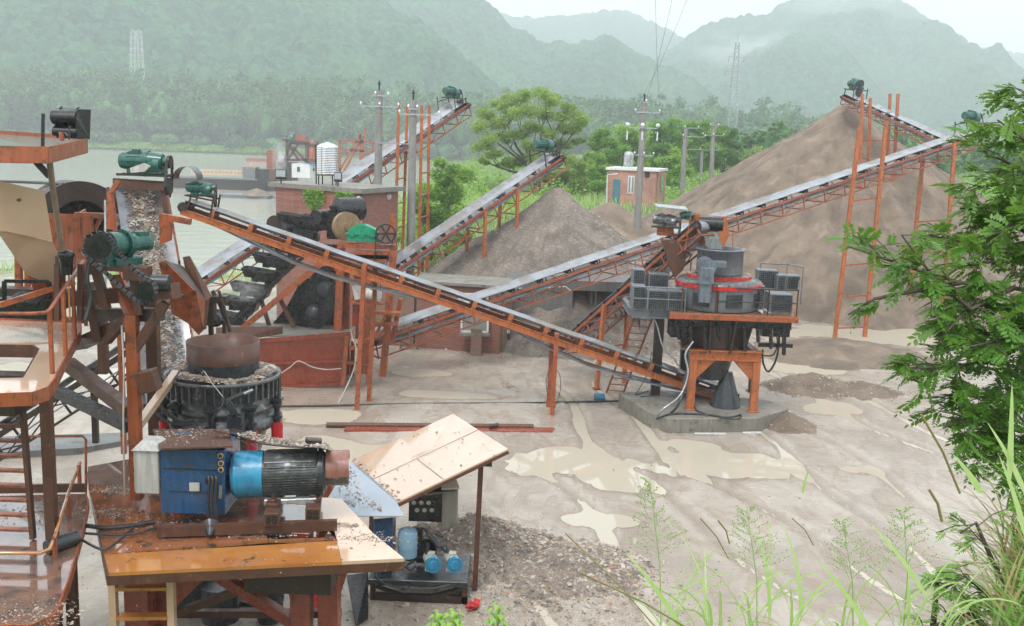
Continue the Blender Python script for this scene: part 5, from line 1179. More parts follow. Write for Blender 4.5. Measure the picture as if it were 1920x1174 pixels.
# ================================================================== LEFT FOREGROUND
# cone crusher
YK = 18.0; kx = at(417, 700, YK).x
def zk(py, Yp=YK): return zof(kx, Yp, py)
ck = thing('cone_crusher', 'dark cone crusher with ribbed bowl, rusty feed ring and pebbles on its rim', 'crusher', (kx, YK, 2.9))
sp_ = FP / YK
zr = zk(697); R0 = 108 / sp_
b = MB(); b.lathe((kx, YK, 0), [(R0 - .1, zr - .12), (R0 - .02, zr), (R0 + .02, zr), (R0 + .02, zr - .06), (R0 - .03, zr - .08), (R0 - .03, zr - .34), (R0 - .09, zr - .38)], 56)
for i in range(44):
    a = i / 44 * 6.2832; o = V((math.cos(a), math.sin(a), 0)); b.bar(V((kx, YK, zr - .36)) + o * (R0 - .01), V((kx, YK, zr - .07)) + o * (R0 - .0), .025, .055, o)
b.build('ribbed_bowl', M['cast'], ck)
b = MB(); b.lathe((kx, YK, 0), [(R0 - .07, zr - .37), (R0 - .10, zr - .52), (R0 - .05, zr - .54), (R0 - .05, zr - .60), (R0 - .12, zr - .62), (R0 - .12, zr - .74), (R0 - .05, zr - .76), (R0 - .05, zr - .95), (R0 - .2, zr - .97), (R0 - .35, zr - 1.5), (R0 - .35, 2.92)], 56); b.build('main_frame', M['cast'], ck)
b = MB(); b.lathe((kx, YK, 0), [(R0 - .1, zr - .11), (.62, zr - .02), (.5, zr + .02)], 40); b.build('bowl_cover', M['rust_dark'], ck)
rf = 67 / sp_; z1_ = zk(638); z0_ = zr - .05; zm = zk(674)
b = MB(); b.lathe((kx + .02, YK, 0), [(rf, z0_), (rf, zm)], 48); b.build('lower_collar', M['steel'], ck)
b = MB(); b.lathe((kx + .02, YK, 0), [(rf + .01, zm), (rf + .012, z1_), (rf - .005, z1_), (rf - .015, z0_)], 48); b.build('feed_ring', M['rust'], ck)
rg = np.random.RandomState(21); a_ = rg.rand(2600) * 6.283; r_ = rf + .03 + rg.rand(2600) * (R0 - rf - .1); hh = .10 * np.exp(-((r_ - rf - .15) / .2) ** 2) + .05 * np.sin(a_ * 3 + 1)
pebbles(np.column_stack([kx + r_ * np.cos(a_), YK + r_ * np.sin(a_), zr - .03 + hh * .8]), .028, ck, 'rim_gravel', 21)
a_ = rg.rand(60) * 6.283; r_ = rf + .08 + rg.rand(60) * .2
pebbles(np.column_stack([kx + r_ * np.cos(a_), YK + r_ * np.sin(a_), zr + .03 + 0 * a_]), .085, ck, 'rim_stones', 22)
for i in range(9):
    a = -2.9 + i * .70; x = kx + (R0 + .0) * math.cos(a); y = YK + (R0 + .0) * math.sin(a)
    b = MB(); b.cyl((x, y, 3.35), (x, y, 3.7), .105, n=18); o_ = b.build('spring_cylinder', M['red'], ck)
    b = MB(); b.cyl((x, y, 3.7), (x, y, 3.78), .07, n=14); b.cyl((x, y, 3.78), (x, y, 3.83), .1, n=14); b.cyl((x, y, 3.83), (x, y, 3.98), .055, n=12); b.cyl((x, y, 3.98), (x, y, 4.08), .09, n=8); b.cyl((x, y, 4.0), (x, y, 4.2), .05, n=10); b.box((x, y, 4.13), (.2, .2, .05)); b.build('spring_rod', M['steel'], o_)
p0 = at(425, 752, 16.75); p1 = at(458, 738, 16.8); b = MB(); b.cyl(p0, p1, .045, n=12); b.cyl(p0 - V((.05, 0, .02)), p0, .09, n=12); b.bar(p0, at(440, 775, 16.8), .16, .12); b.box(at(442, 790, 16.85), (.26, .2, .24)); b.build('hydraulic_ram', M['steel'], ck, .008)
b = MB(); b.cyl(p1, p1 + (p1 - p0) * .5, .028, n=10); b.build('ram_rod', M['fins'], ck)
hose('white cord dangling over the cone crusher rim', [at(378, 700, 16.9), at(383, 697, 16.8), at(395, 715, 16.7), at(408, 732, 16.7), at(418, 744, 16.7)], .009, 'cable_w', 'cable')
hose('thin black hoses hanging from the ram on the crusher body', [at(420, 750, 16.7), at(414, 765, 16.6), at(402, 780, 16.6), at(397, 795, 16.6)], .012)
for k, (dx, dy) in enumerate(((0, 0), (4, 8), (-6, 14))):
    hose(['upper', 'middle', 'lower'][k] + ' hose of the bundle curling round the left of the cone crusher', [at(300 + dx, 762 + dy, 17), at(318 + dx, 775 + dy, 16.9), at(340, 790 + dy * .5, 16.8), at(362, 788 + dy * .4, 16.8)], .022)
b = MB(); b.lathe((kx - .1, YK, 0), [(.45, 2.9), (.5, 3.4), (.6, 3.6)], 20); b.build('pedestal', M['steel'], ck)

# machine deck
md = thing('machine_deck', 'wet orange steel deck on rusty legs carrying the cone crusher and blue motor', 'deck', gz(400, 1170, 0)); zd2 = 2.9
def dg(px, py, z=zd2): return gz(px, py, z)
FL, FR, RR, BL = dg(204, 1074), dg(758, 1047), dg(640, 940), dg(165, 880)
h = [dg(490, 985), dg(600, 982), dg(607, 1008), dg(503, 1012)]
def strip(nm, pts, mt, th=.05): b = MB(); b.sheet([V((p.x, p.y, zd2 - th / 2)) for p in pts], th); return b.build(nm, M[mt], md)
strip('front_plate', [FL, dg(640, 1053), dg(632, 1014), dg(195, 1040)], 'deck_y'); strip('front_plate', [dg(640.5, 1053), FR, dg(700, 1000), dg(632.5, 1014)], 'tan')
strip('left_plate', [dg(195, 1039.5), h[3], h[0], dg(165, 905)], 'deck'); strip('middle_plate', [dg(503.5, 1011.6), dg(632, 1013.4), dg(624, 985), h[2] + V((.01, 0, 0))], 'deck')
strip('right_plate', [h[1] + V((.02, 0, 0)), dg(632.5, 1013.2), dg(699, 999.4), dg(640, 935), dg(560, 930)], 'tan')
strip('rear_plate', [dg(165, 904.5), h[0] + V((0, .01, 0)), dg(490, 984.5), h[1] + V((.01, .02, 0)), dg(559, 929.5), dg(540, 860), dg(300, 850), dg(165, 875)], 'deck_dirty')
b = MB(); b.bar(V((FL.x, FL.y + .03, zd2 - .12)), V((FR.x, FR.y + .03, zd2 - .12)), .06, .14); b.bar(V((FL.x, FL.y, zd2 - .12)), V((BL.x, BL.y, zd2 - .12)), .06, .14); b.build('edge_beam', M['rust'], md)
for (px, Yp, w_, z0, z1) in ((262, 15.2, .38, 0, 2.75), (303, 15.6, .34, 0, 2.75), (566, 15.2, .32, 0, 2.75), (618, 15.2, .32, 0, 2.75), (470, 19.0, .3, 0, 2.75), (300, 19, .3, 0, 2.75), (610, 18.2, .3, 0, 2.75)):
    x = at(px, 1100, Yp).x; b = MB(); b.bar((x, Yp, z0), (x, Yp, z1), w_, w_, (0, 1, 0)); b.box((x, Yp, .03), (w_ * 1.5, w_ * 1.5, .05)); b.build('leg', M['red_or'], md, .01)
y_ = 15.0
for q in ([(530, 1066), (548, 1066), (548, 1140)], [(636, 1066), (655, 1062), (640, 1110)], [(322, 1075), (395, 1073), (328, 1140)]): b = MB(); b.sheet([at(a_, c_, y_) for a_, c_ in q], .03); b.build('gusset', M['red_or'], md)
for a, c, w_, mt in (((330, 1150, 15.4), (560, 1066, 15.8), .12, 'rust'), ((395, 1070, 15.6), (552, 1168, 15.3), .17, 'red_or'), ((300, 1090, 18), (560, 1160, 18), .14, 'rust_dark'), ((300, 1160, 18.5), (520, 1080, 18.5), .14, 'rust_dark'), ((325, 1150, 16), (640, 1150, 16), .12, 'rust')):
    b = MB(); b.bar(at(*a), at(*c), w_, w_); b.build('cross_brace', M[mt], md)
b = MB(); c = at(505, 1090, 17.4); b.cyl(c, c - V((0, 0, .75)), .3, .22, 18); b.cyl(c + V((-.9, 0, -.1)), c + V((-.9, 0, -1.0)), .34, n=18); b.box(c + V((-1.8, .5, -.3)), (1.3, .8, .9)); b.build('under_machinery', M['steel'], md)
b = MB(); c = at(580, 1090, 17.0); b.cyl(c, c - V((0, 0, .5)), .16, n=14); b.build('red_cylinder', M['red'], md)
# base beams and motor rails on the deck
b = MB(); b.bar(dg(295, 996, 3.02), dg(632, 984, 3.02), .10, .16); b.build('base_beam', M['rust'], md)
b = MB(); p = dg(550, 1000); b.box((p.x, p.y + .1, 2.35), (1.3, 1.0, .5)); b.box((p.x - 1.3, p.y + 1.6, 2.2), (1.6, .8, .8)); b.build('dark_box_below', M['rust_dark'], md)  # dark boxes added below the deck so its opening looks dark
for px, py in ((509, 975), (586, 965)):
    p = dg(px, py, 3.18); q = p + V((-.2, 1.3, 0)); b = MB(); b.bar(p, q, .22, .2); b.build('motor_rail', M['rust'], md, .006)
    d_ = (p - q).normalized(); b = MB(); b.bar(p + d_ * .002 + V((-.045, 0, 0)), p + d_ * .012 + V((-.045, 0, 0)), .07, .13); b.bar(p + d_ * .002 + V((.045, 0, 0)), p + d_ * .012 + V((.045, 0, 0)), .07, .13); b.build('rail_end_shade', M['black'], md)  # black plates on the rail ends paint the shade of the hollow
    b = MB(); b.box(p + V((-.06, .35, .13)), (.2, .22, .06)); b.box(p + V((-.06, .35, .18)), (.1, .12, .05)); b.cyl(p + V((-.06, .35, .2)), p + V((-.06, .35, .27)), .03, n=6); b.build('rail_clamp', M['rust'], md, .006)
# deck ladder at the front left
b_ = None
lx0, lx1 = at(212, 1100, 13.62), at(321, 1100, 13.7)
for p in (lx0, lx1): b = MB(); b.bar((p.x, p.y, .1), (p.x, p.y, 2.8), .1, .12, (0, 1, 0)); b.build('ladder_rail', M['tan'], md)
for z in (.5, .95, 1.4, 1.85, 2.3):
    z = z + .12; b = MB(); b.bar((lx0.x + .05, lx0.y, z), (lx1.x - .05, lx1.y, z), .16, .05); b.build('step', M['deck_y'], md)
# debris on the deck
rg = np.random.RandomState(31); P = []
for px, py, s, nn in ((330, 985, .5, 250), (480, 1000, .35, 260), (700, 1010, .3, 260), (230, 920, .35, 500), (200, 960, .3, 300), (640, 985, .15, 250), (560, 1043, .6, 60), (270, 1030, .4, 40)):
    c = dg(px, py); q = rg.normal(size=(nn, 2)) * s; P.append(np.column_stack([c.x + q[:, 0], c.y + q[:, 1] * .35, np.full(nn, zd2 + .004)]))
P = np.concatenate(P); struct(pebbles(P, .017, None, 'grit', 31, 'stone'), 'small stones and grit lying on the wet machine deck', 'gravel', 'stuff')

# blue cabinet
bc = thing('blue_cabinet', 'blue steel oil cabinet with rusty sloping lid left of the big motor', 'cabinet', dg(360, 985, 3.0))
c0 = at(300, 975, 14.75); c1 = at(424, 972, 14.85); zt = at(362, 842, 14.8).z; zb_ = 3.1
w_ = c1.x - c0.x; cx = (c0.x + c1.x) / 2; cyy = 14.8 + .45
b = MB(); b.box((cx, cyy, (zt + zb_) / 2), (w_, .9, zt - zb_)); b.build('cabinet_body', M['blue'], bc, .012)
b = MB(); b.box((cx, 14.79, zt - .32), (w_ - .08, .012, .012)); b.box((cx, 14.79, zb_ + .36), (w_ - .3, .010, .01)); b.build('panel_seam', M['steel'], bc)
b = MB(); b.sheet([at(302, 842, 14.55), at(437, 838, 14.6), at(428, 806, 15.9), at(286, 806, 15.9)], .025); lid = b.build('lid', M['rust'], bc)
rg = np.random.RandomState(8); q = [at(302, 842, 14.6), at(437, 838, 14.62), at(428, 806, 15.8), at(286, 806, 15.8)]; uv = rg.rand(420, 2); uv[:, 1] = uv[:, 1] ** .4
P = np.array([list(q[0].lerp(q[1], u).lerp(q[3].lerp(q[2], u), v_) + V((0, 0, .014))) for u, v_ in uv]); pebbles(P, .014, lid, 'grit', 8)
b = MB(); b.sheet([at(355, 905, 14.76), at(374, 905, 14.76), at(374, 921, 14.76), at(355, 921, 14.76)], .008); b.build('name_plate', M['lgrey'], bc)
for px, py in ((414, 854), (415, 868), (415, 880)):
    p = at(px, py, 14.78); b = MB(); b.cyl(p, p + V((0, -.03, 0)), .042, n=18); g_ = b.build('gauge', M['tan'], bc); b = MB(); b.cyl(p + V((0, -.03, 0)), p + V((0, -.036, 0)), .03, n=14); b.build('gauge_face', M['rust_dark'], g_)
b = MB(); b.bar(at(413, 935, 14.77), at(414, 910, 14.77), .05, .012); b.build('sight_glass', M['fins'], bc)
for k, px in enumerate((388, 395, 402)):
    hose(['left', 'middle', 'right'][k] + ' black hose of three bending down the front of the blue cabinet', [at(px - 1, 905, 14.76), at(px, 897, 14.7), at(px + 2, 893, 14.66), at(px + 4, 905, 14.62), at(px + 2, 940, 14.62), at(px + 4, 975, 14.62)], .022)
b = MB(); b.cyl(at(395, 985, 14.5), at(393, 1005, 14.3), .14, .03, 12); tag(b.build('oil_funnel', M['steel']), 'dark cone shaped funnel hanging below the blue cabinet hoses', 'funnel')
# grey electric box
gc = thing('grey_box', 'light grey electric box with oval window fixed left of the blue cabinet', 'electric box', at(278, 930, 14.9))
x0, x1 = at(253, 880, 14.75).x, at(297, 880, 14.75).x; z0, z1 = at(275, 928, 14.7).z, at(275, 846, 14.7).z
b = MB(); b.box(((x0 + x1) / 2, 14.95, (z0 + z1) / 2), (x1 - x0, .42, z1 - z0)); b.build('box_body', M['lgrey'], gc, .01)
b = MB(); b.add([(x0 - .03, 14.70, z1 + .0), (x1 + .03, 14.70, z1), (x1 + .03, 15.2, z1), (x0 - .03, 15.2, z1), (x0 + .08, 14.85, z1 + .12), (x1 - .06, 14.85, z1 + .12), (x1 - .06, 15.1, z1 + .12), (x0 + .08, 15.1, z1 + .12)], [(3, 2, 1, 0), (4, 5, 6, 7), (0, 1, 5, 4), (1, 2, 6, 5), (2, 3, 7, 6), (3, 0, 4, 7)]); b.build('box_roof', M['lgrey'], gc)
b = MB(); b.box((x0 - .012, 14.95, (z0 + z1) / 2), (.02, .38, z1 - z0 - .04)); dr = b.build('door', M['lgrey'], gc, .008)
b = MB(); n_ = 20; cz = (z0 + z1) / 2 + .02; o = [(x0 - .026, 14.93 + .10 * math.cos(i / n_ * 6.2832), cz + .2 * math.sin(i / n_ * 6.2832)) for i in range(n_)]; b.sheet(o, .008); b.build('oval_window', M['glass'], dr)
b = MB(); b.box((x0 - .03, 14.79, cz), (.02, .02, .1)); b.build('handle', M['steel'], dr)

# big electric motor
mo = thing('electric_motor', 'big finned electric motor with sky blue fan cowl on orange rails', 'electric motor', at(540, 945, 15.0))
ma = at(437, 890, 15.15); mb = at(612, 884, 15.35); d = (mb - ma).normalized(); Lm = (mb - ma).length; rm = .365
def ml(f): return ma + d * (Lm * f)
b = MB(); b.cyl(ml(0), ml(.03), rm * .86, rm * .97, 36); b.cyl(ml(.03), ml(.33), rm, n=40); b.cyl(ml(.17), ml(.178), rm * 1.012, n=40); b.build('fan_cowl', M['cyan'], mo)
b = MB()
for i in range(9): b.cyl(ml(-.012), ml(0), rm * (.8 - i * .085), n=28, caps=False)
b.cyl(ml(-.004), ml(-.001), rm * .84, n=30); b.build('cowl_grille', M['steel'], mo)
b = MB(); b.cyl(ml(.33), ml(.93), rm * .88, n=40)
sdm = d.cross(UPZ).normalized(); upm = sdm.cross(d)
for i in range(56):
    a = i / 56 * 6.2832
    if -2.2 < a - 4.71 < 0 and False: continue
    o = sdm * math.cos(a) + upm * math.sin(a); 
    if math.sin(a) < -.80: continue
    if math.sin(a) > .55: continue
    b.bar(ml(.34) + o * rm * .94, ml(.91) + o * rm * .94, .008, .055, o)
b.build('finned_body', M['cast'], mo)
b = MB(); vs_ = []
for i in range(13):
    a = math.pi * (.19 + .62 * i / 12); o = sdm * math.cos(a) + upm * math.sin(a); vs_ += [ml(.345) + o * rm * 1.0, ml(.905) + o * rm * 1.0, ml(.345) + o * rm * .9, ml(.905) + o * rm * .9]
b.add(vs_, [(4 * i, 4 * i + 1, 4 * i + 5, 4 * i + 4) for i in range(12)] + [(4 * i + 2, 4 * i + 6, 4 * i + 7, 4 * i + 3) for i in range(12)] + [(4 * i, 4 * i + 4, 4 * i + 6, 4 * i + 2) for i in range(12)] + [(4 * i + 1, 4 * i + 3, 4 * i + 7, 4 * i + 5) for i in range(12)], True)
for i in range(5):
    a = math.pi * (.25 + .5 * i / 4); o = sdm * math.cos(a) + upm * math.sin(a); b.bar(ml(.36) + o * rm * 1.01, ml(.89) + o * rm * 1.01, .02, .015, o)
b.build('top_casing', M['cast'], mo)
b = MB(); b.cyl(ml(.92), ml(.97), rm * 1.03, n=40); b.cyl(ml(.97), ml(1.0), rm * .9, rm * .8, 36); b.build('end_shield', M['steel'], mo)
b = MB(); 
for f in (.42, .75): b.bar(ml(f) - upm * rm * 1.0 - sdm * .3, ml(f) - upm * rm * 1.0 + sdm * .34, .22, .1)
b.bar(ml(.36) - upm * rm * .98 + sdm * .2 * -1, ml(.9) - upm * rm * .98 - sdm * .2, .1, .08); b.bar(ml(.36) - upm * rm * .98 + sdm * .28, ml(.9) - upm * rm * .98 + sdm * .28, .12, .08); b.build('feet', M['fins'], mo, .01)
b = MB(); b.cyl(ml(1.0), ml(1.24), rm * .62, n=28, caps=False); b.cyl(ml(1.18), ml(1.19), rm * .6, n=28); b.build('coupling', M['cast'], mo)
b = MB(); k = 14; vs_ = []
for i in range(k + 1):
    a = math.pi * i / k * 1.0 - .2; o = sdm * math.cos(a) * .3 + upm * (math.sin(a) * .27 + .06); vs_ += [ml(1.0) + o, ml(1.25) + o]
b.add(vs_, [(2 * i, 2 * i + 1, 2 * i + 3, 2 * i + 2) for i in range(k)], True); b.add([v_ + V((0, .0, -.012)) for v_ in vs_], [(2 * i, 2 * i + 2, 2 * i + 3, 2 * i + 1) for i in range(k)], True); b.build('coupling_guard', M['pink'], mo)
b = MB(); rg_ = [(400, 806, 15.9), (440, 815, 15.5), (490, 832, 15.1), (540, 838, 14.95), (600, 840, 14.9), (622, 846, 14.9)]; bk = [(440, 803, 16.4), (470, 810, 16.3), (510, 822, 16.2), (550, 826, 16.1), (600, 830, 16.1), (616, 834, 16.1)]
vs_ = [at(*p) for p in rg_] + [at(*p) for p in bk]; fs = [(i, i + 1, 7 + i, 6 + i) for i in range(5)]; b.add(vs_, fs, True); b.add([v_ - V((0, 0, .012)) for v_ in vs_], [tuple(reversed(f)) for f in fs], True)
rc = tag(b.build('cover_sheet', M['rust_dark']), 'warped dark sheet with stones lying over the big motor', 'cover sheet')
rg = np.random.RandomState(12); P = []
for _ in range(700):
    i = rg.randint(1, 5); u, v_ = rg.rand(2); p = at(*rg_[i]).lerp(at(*rg_[i + 1]), u).lerp(at(*bk[i]).lerp(at(*bk[i + 1]), u), v_); P.append(list(p + V((0, 0, .015))))
struct(pebbles(np.array(P), .024, None, 'grit', 13), 'small stones spilt on the warped sheet above the motor', 'gravel', 'stuff')
b = MB(); b.box(at(588, 826, 15.5), (.26, .16, .07), (1, .2, -.1)); tag(b.build('dark_stone', M['rust_dark'], bevel=.02), 'flat dark stone on the warped sheet over the motor', 'stone')
b = MB(); q = [at(395, 806, 15.3), at(420, 810, 15.2), at(452, 824, 15.0), at(478, 834, 14.9)]; vs_ = []; 
for p in q: vs_ += [p, p + V((.02, .1, -.07))]
b.add(vs_, [(2 * i, 2 * i + 1, 2 * i + 3, 2 * i + 2) for i in range(3)], True); b.add([p + V((0, .004, -.01)) for p in vs_], [(2 * i, 2 * i + 2, 2 * i + 3, 2 * i + 1) for i in range(3)], True); tag(b.build('orange_strip', M['tan']), 'curled pale orange strip between blue cabinet lid and motor sheet', 'metal strip')

# big rusty post and diagonal beams of the support tower
tw = thing('support_tower', 'dark orange tower of thick posts and diagonal beams at the left of the cone crusher', 'support tower', dg(243, 935))
for (px, pt, pb, Yp, w_, mt) in ((247, 590, 935, 15.6, .17, 'orange'), (285, 560, 830, 18.0, .2, 'rust'), (190, 560, 700, 19, .16, 'rust'), (225, 610, 850, 20.5, .1, 'orange'), (175, 700, 830, 22, .12, 'rust_dark')):
    t0 = at(px, pt, Yp); x = t0.x; zb_ = at(px - 2, pb, Yp).z; b = MB(); b.bar((x, Yp, zb_), (x, Yp, t0.z), w_, w_, (0, 1, 0)); b.build('post', M[mt], tw)
for a, c, w_, mt in (((128, 682, 17), (245, 772, 15.8), .2, 'rust'), ((110, 735, 17.4), (245, 800, 15.9), .18, 'black'), ((150, 645, 17), (250, 600, 15.7), .2, 'rust'), ((250, 660, 15.6), (310, 568, 15.6), .14, 'rust'), ((258, 800, 15.7), (330, 700, 17.5), .12, 'tan'), ((130, 560, 16.2), (330, 545, 15.6), .24, 'rust'), ((160, 590, 16.4), (300, 590, 15.6), .2, 'rust_dark'), ((165, 530, 16.2), (185, 640, 16.2), .14, 'rust'), ((215, 520, 16), (250, 600, 15.6), .14, 'orange'), ((270, 560, 15.6), (200, 640, 16), .12, 'rust')):
    b = MB(); b.bar(at(*a), at(*c), w_, w_); b.build('beam', M[mt], tw)
b = MB(); b.box(at(278, 714, 15.5), (.30, .25, .34), (1, 0, .25)); tag(b.build('rusty_box', M['rust'], bevel=.01), 'small tilted rusty box hanging on the orange post', 'box')
hose('thin pale cable running down beside the big orange post', [at(228, 610, 15.5), at(232, 700, 15.4), at(231, 800, 15.4), at(234, 930, 15.4)], .014, 'cable_w', 'cable')
for k, q in enumerate(([(160, 985), (200, 990), (250, 985), (290, 978)], [(160, 1000), (210, 1003), (260, 1000), (300, 985)], [(150, 1010), (190, 1030), (215, 1020), (250, 990)])):
    hose(['thick black cable', 'thinner black cable', 'lowest drooping black cable'][k] + ' lying over the left edge of the machine deck', [dg(x, y, 2.96) for x, y in q], .035 if k == 0 else .02)

# C7 belt with gravel seen end on
A7 = at(326, 760, 19.9); B7 = at(262, 352, 23.2)
c7 = conveyor('steep gravel carrying belt rising to the green motor behind the cone crusher', A7, B7, 1.08, .5, 1.0, [], motor=0, belt='belt')
A_, B_, d7, s7, u7, L7 = frame_of(A7, B7); rg = np.random.RandomState(17); n_ = 11000; tt = rg.rand(n_); ww = np.clip(rg.normal(size=n_) * .17, -.36, .36)
P = np.array([list(A_ + d7 * (L7 * a) + s7 * b_ + u7 * (.03 + .09 * math.exp(-(b_ / .22) ** 2))) for a, b_ in zip(tt, ww)])
struct(pebbles(P, .026, None, 'belt_gravel', 18), 'wet mixed gravel riding on the steep belt', 'gravel', 'stuff')
b = MB(); b.bar(at(213, 338, 23), at(318, 345, 23), .12, .1); b.bar(at(215, 345, 22.8), at(310, 352, 22.8), .05, .16); b.bar(at(216, 340, 22.9), at(222, 400, 22.9), .08); b.bar(at(304, 345, 22.9), at(312, 400, 22.9), .1); b.build('head_beam', M['rust'], c7)
gearmotor(at(278, 326, 23.0), (1, -.05, 0), 1.05, c7, 'green', guard=True)
b = MB(); b.sheet([at(245, 315, 22.6), at(270, 306, 22.6), at(282, 312, 22.6), at(272, 322, 22.6), at(247, 324, 22.6)], .1); b.build('sack_cover', M['lgrey'], c7)
# head of beam conveyor hood
b = MB(); c = at(352, 336, 31.9); k = 12; vs_ = []
for i in range(k + 1):
    a = math.pi * i / k; vs_ += [c + V((math.cos(a) * .38, -.3, math.sin(a) * .4)), c + V((math.cos(a) * .38, .35, math.sin(a) * .4))]
b.add(vs_, [(2 * i, 2 * i + 1, 2 * i + 3, 2 * i + 2) for i in range(k)], True); b.build('motor_hood', M['steel'], cv1)

# chain drive with green gearmotor
cdv = thing('chain_drive', 'green geared motor with thick black chain running down to a sprocket', 'chain drive', at(230, 500, 15.6))
c = at(208, 460, 15.7); b = MB(); dx = V((.5, .87, 0)).normalized()
b.cyl(c - dx * .05, c + dx * .2, .215, .19, n=26); b.cyl(c + dx * .22, c + dx * .28, .24, n=26); b.cyl(c + dx * .28, c + dx * .44, .19, .155, n=24)
for i in range(12): a = i / 12 * 6.2832; o = dx.cross(UPZ).normalized(); b.cyl(c + dx * .2 + (o * math.cos(a) + UPZ * math.sin(a)) * .215, c + dx * .31 + (o * math.cos(a) + UPZ * math.sin(a)) * .215, .018, n=6)
b.box(c + dx * .2 - UPZ * .26, (.5, .36, .12), dx); b.sheet([c + dx * .1 - UPZ * .1 + V((0, -.2, 0)), c + dx * .35 - UPZ * .3 + V((0, -.2, 0)), c - UPZ * .32 + V((0, -.2, 0))], .05); b.build('gear_case', M['green'], cdv, .01)
b = MB(); b.cyl(c + dx * .43, c + dx * .72, .135, n=20); b.box(c + dx * .58 + UPZ * .13, (.2, .16, .1), dx); b.build('motor', M['green'], cdv)
s1 = at(184, 463, 15.3); s2 = at(272, 547, 15.0); ax = V((.25, -1, 0)).normalized(); r1, r2 = .19, .15
for s_, r_ in ((s1, r1), (s2, r2)): b = MB(); b.cyl(s_ - ax * .03, s_ + ax * .03, r_, n=28); b.cyl(s_ - ax * .08, s_ + ax * .07, r_ * .4, n=14); b.build('sprocket', M['black'], cdv)
dd = (s2 - s1).normalized(); pn = dd.cross(ax).normalized(); path = []
for i in range(9): a = math.pi * i / 8; path.append(s1 - dd * math.sin(a) * (r1 + .03) + pn * math.cos(a) * (r1 + .03))
for i in range(1, 10): f = i / 10; path.append((s1 - pn * (r1 + .03)).lerp(s2 - pn * (r2 + .03), f) + V((0, 0, -.10 * math.sin(f * math.pi))))
for i in range(9): a = math.pi * i / 8; path.append(s2 + dd * math.sin(a) * (r2 + .03) - pn * math.cos(a) * (r2 + .03))
for i in range(1, 10): f = i / 10; path.append((s2 + pn * (r2 + .03)).lerp(s1 + pn * (r1 + .03), f))
path.append(path[0]); b = MB(); acc = 0; k = 0
for i in range(len(path) - 1):
    L_ = (path[i + 1] - path[i]).length; m_ = max(1, int(L_ / .055))
    for j in range(m_): p = path[i].lerp(path[i + 1], j / m_); q = path[i].lerp(path[i + 1], (j + .8) / m_); b.bar(p, q, .075 if (k % 2) else .055, .05, ax); k += 1
b.build('chain', M['black'], cdv)
b = MB(); b.bar(at(175, 500, 15.6), at(265, 505, 15.7), .25, .08); b.box(at(258, 512, 15.5), (.35, .3, .2)); b.bar(at(180, 505, 15.6), at(200, 580, 15.6), .12); b.bar(at(250, 515, 15.6), at(262, 590, 15.6), .12); b.build('bracket', M['rust'], cdv)
b = MB(); c = at(292, 530, 15.5); b.cyl(c - V((.22, 0, 0)), c + V((.22, 0, 0)), .13, n=18); b.build('tail_roller', M['steel'], cdv)
hose('black cable bundle hanging left of the chain', [at(170, 480, 15.4), at(163, 520, 15.3), at(170, 560, 15.3), at(160, 600, 15.2)], .035)
# big discharge chute
ch = thing('discharge_chute', 'rusty orange chute of bent plates above the cone crusher feed ring', 'chute', at(370, 625, 16.6))
for nm, q, mt in (('side_plate', [(298, 493, 15.9), (309, 489, 15.9), (365, 545, 16.0), (328, 556, 16.1), (310, 542, 16.0)], 'orange'), ('side_plate', [(343, 482, 17.2), (356, 480, 17.2), (397, 555, 17.2), (388, 566, 17.1), (352, 532, 17.2)], 'rust'),
                  ('front_plate', [(318, 562, 16.1), (367, 545, 16.1), (384, 562, 16.5), (382, 618, 16.7), (372, 628, 16.7), (352, 606, 16.4), (322, 588, 16.2)], 'orange'), ('floor_plate', [(309, 489, 15.9), (343, 500, 17.2), (388, 566, 17.1), (366, 546, 16.05)], 'rust_dark'), ('rear_plate', [(384, 562, 16.52), (392, 560, 17.0), (386, 616, 17.0), (382, 618, 16.72)], 'rust')):
    b = MB(); b.sheet([at(*p) for p in q], .02); b.build(nm, M[mt], ch)
gr_ = thing('roller_bracket', 'dark worn bearing block with a tangle of iron right of the orange chute', 'bearing block', at(400, 620, 17.4))
b = MB(); b.box(at(392, 585, 17.4), (.22, .2, .45)); b.box(at(408, 560, 17.4), (.35, .22, .12)); b.tube([at(398, 545, 17.4), at(412, 570, 17.4), at(425, 600, 17.4), at(432, 622, 17.4)], .04); b.tube([at(410, 545, 17.3), at(420, 575, 17.3), at(428, 605, 17.3)], .03); b.ball(at(404, 600, 17.5), .13); b.bar(at(395, 600, 17.5), at(396, 628, 17.5), .08); b.bar(at(420, 600, 17.5), at(421, 625, 17.5), .06); b.build('bearing', M['rust_dark'], gr_, .01)

# washing drum and housing
wd = thing('washing_drum', 'large rusty round drum in an orange box frame behind the green chain motor', 'drum', at(170, 520, 20))
c0 = at(140, 425, 24.6); ax = V((.62, -.78, 0)); r_ = 1.1; b = MB()
pr = []; n_ = 48; a_ = ax.cross(UPZ).normalized(); 
def ringp(o, r): return [c0 + ax * o + (a_ * math.cos(i / n_ * 6.2832) + UPZ * math.sin(i / n_ * 6.2832)) * r for i in range(n_)]
seq = [(-.6, .2), (-.6, r_ * .98), (-.55, r_), (.5, r_), (.5, r_ * 1.03), (.58, r_ * 1.03), (.58, r_ * .62), (.1, r_ * .55)]
vs_ = [p for o, r in seq for p in ringp(o, r)]; b.add(vs_, [(k * n_ + i, k * n_ + (i + 1) % n_, (k + 1) * n_ + (i + 1) % n_, (k + 1) * n_ + i) for k in range(len(seq) - 1) for i in range(n_)], False); b.build('drum_shell', M['rust_dark'], wd)
b = MB(); b.cyl(c0 + ax * .0, c0 + ax * .12, r_ * .55, n=32); b.build('drum_inside', M['black'], wd)
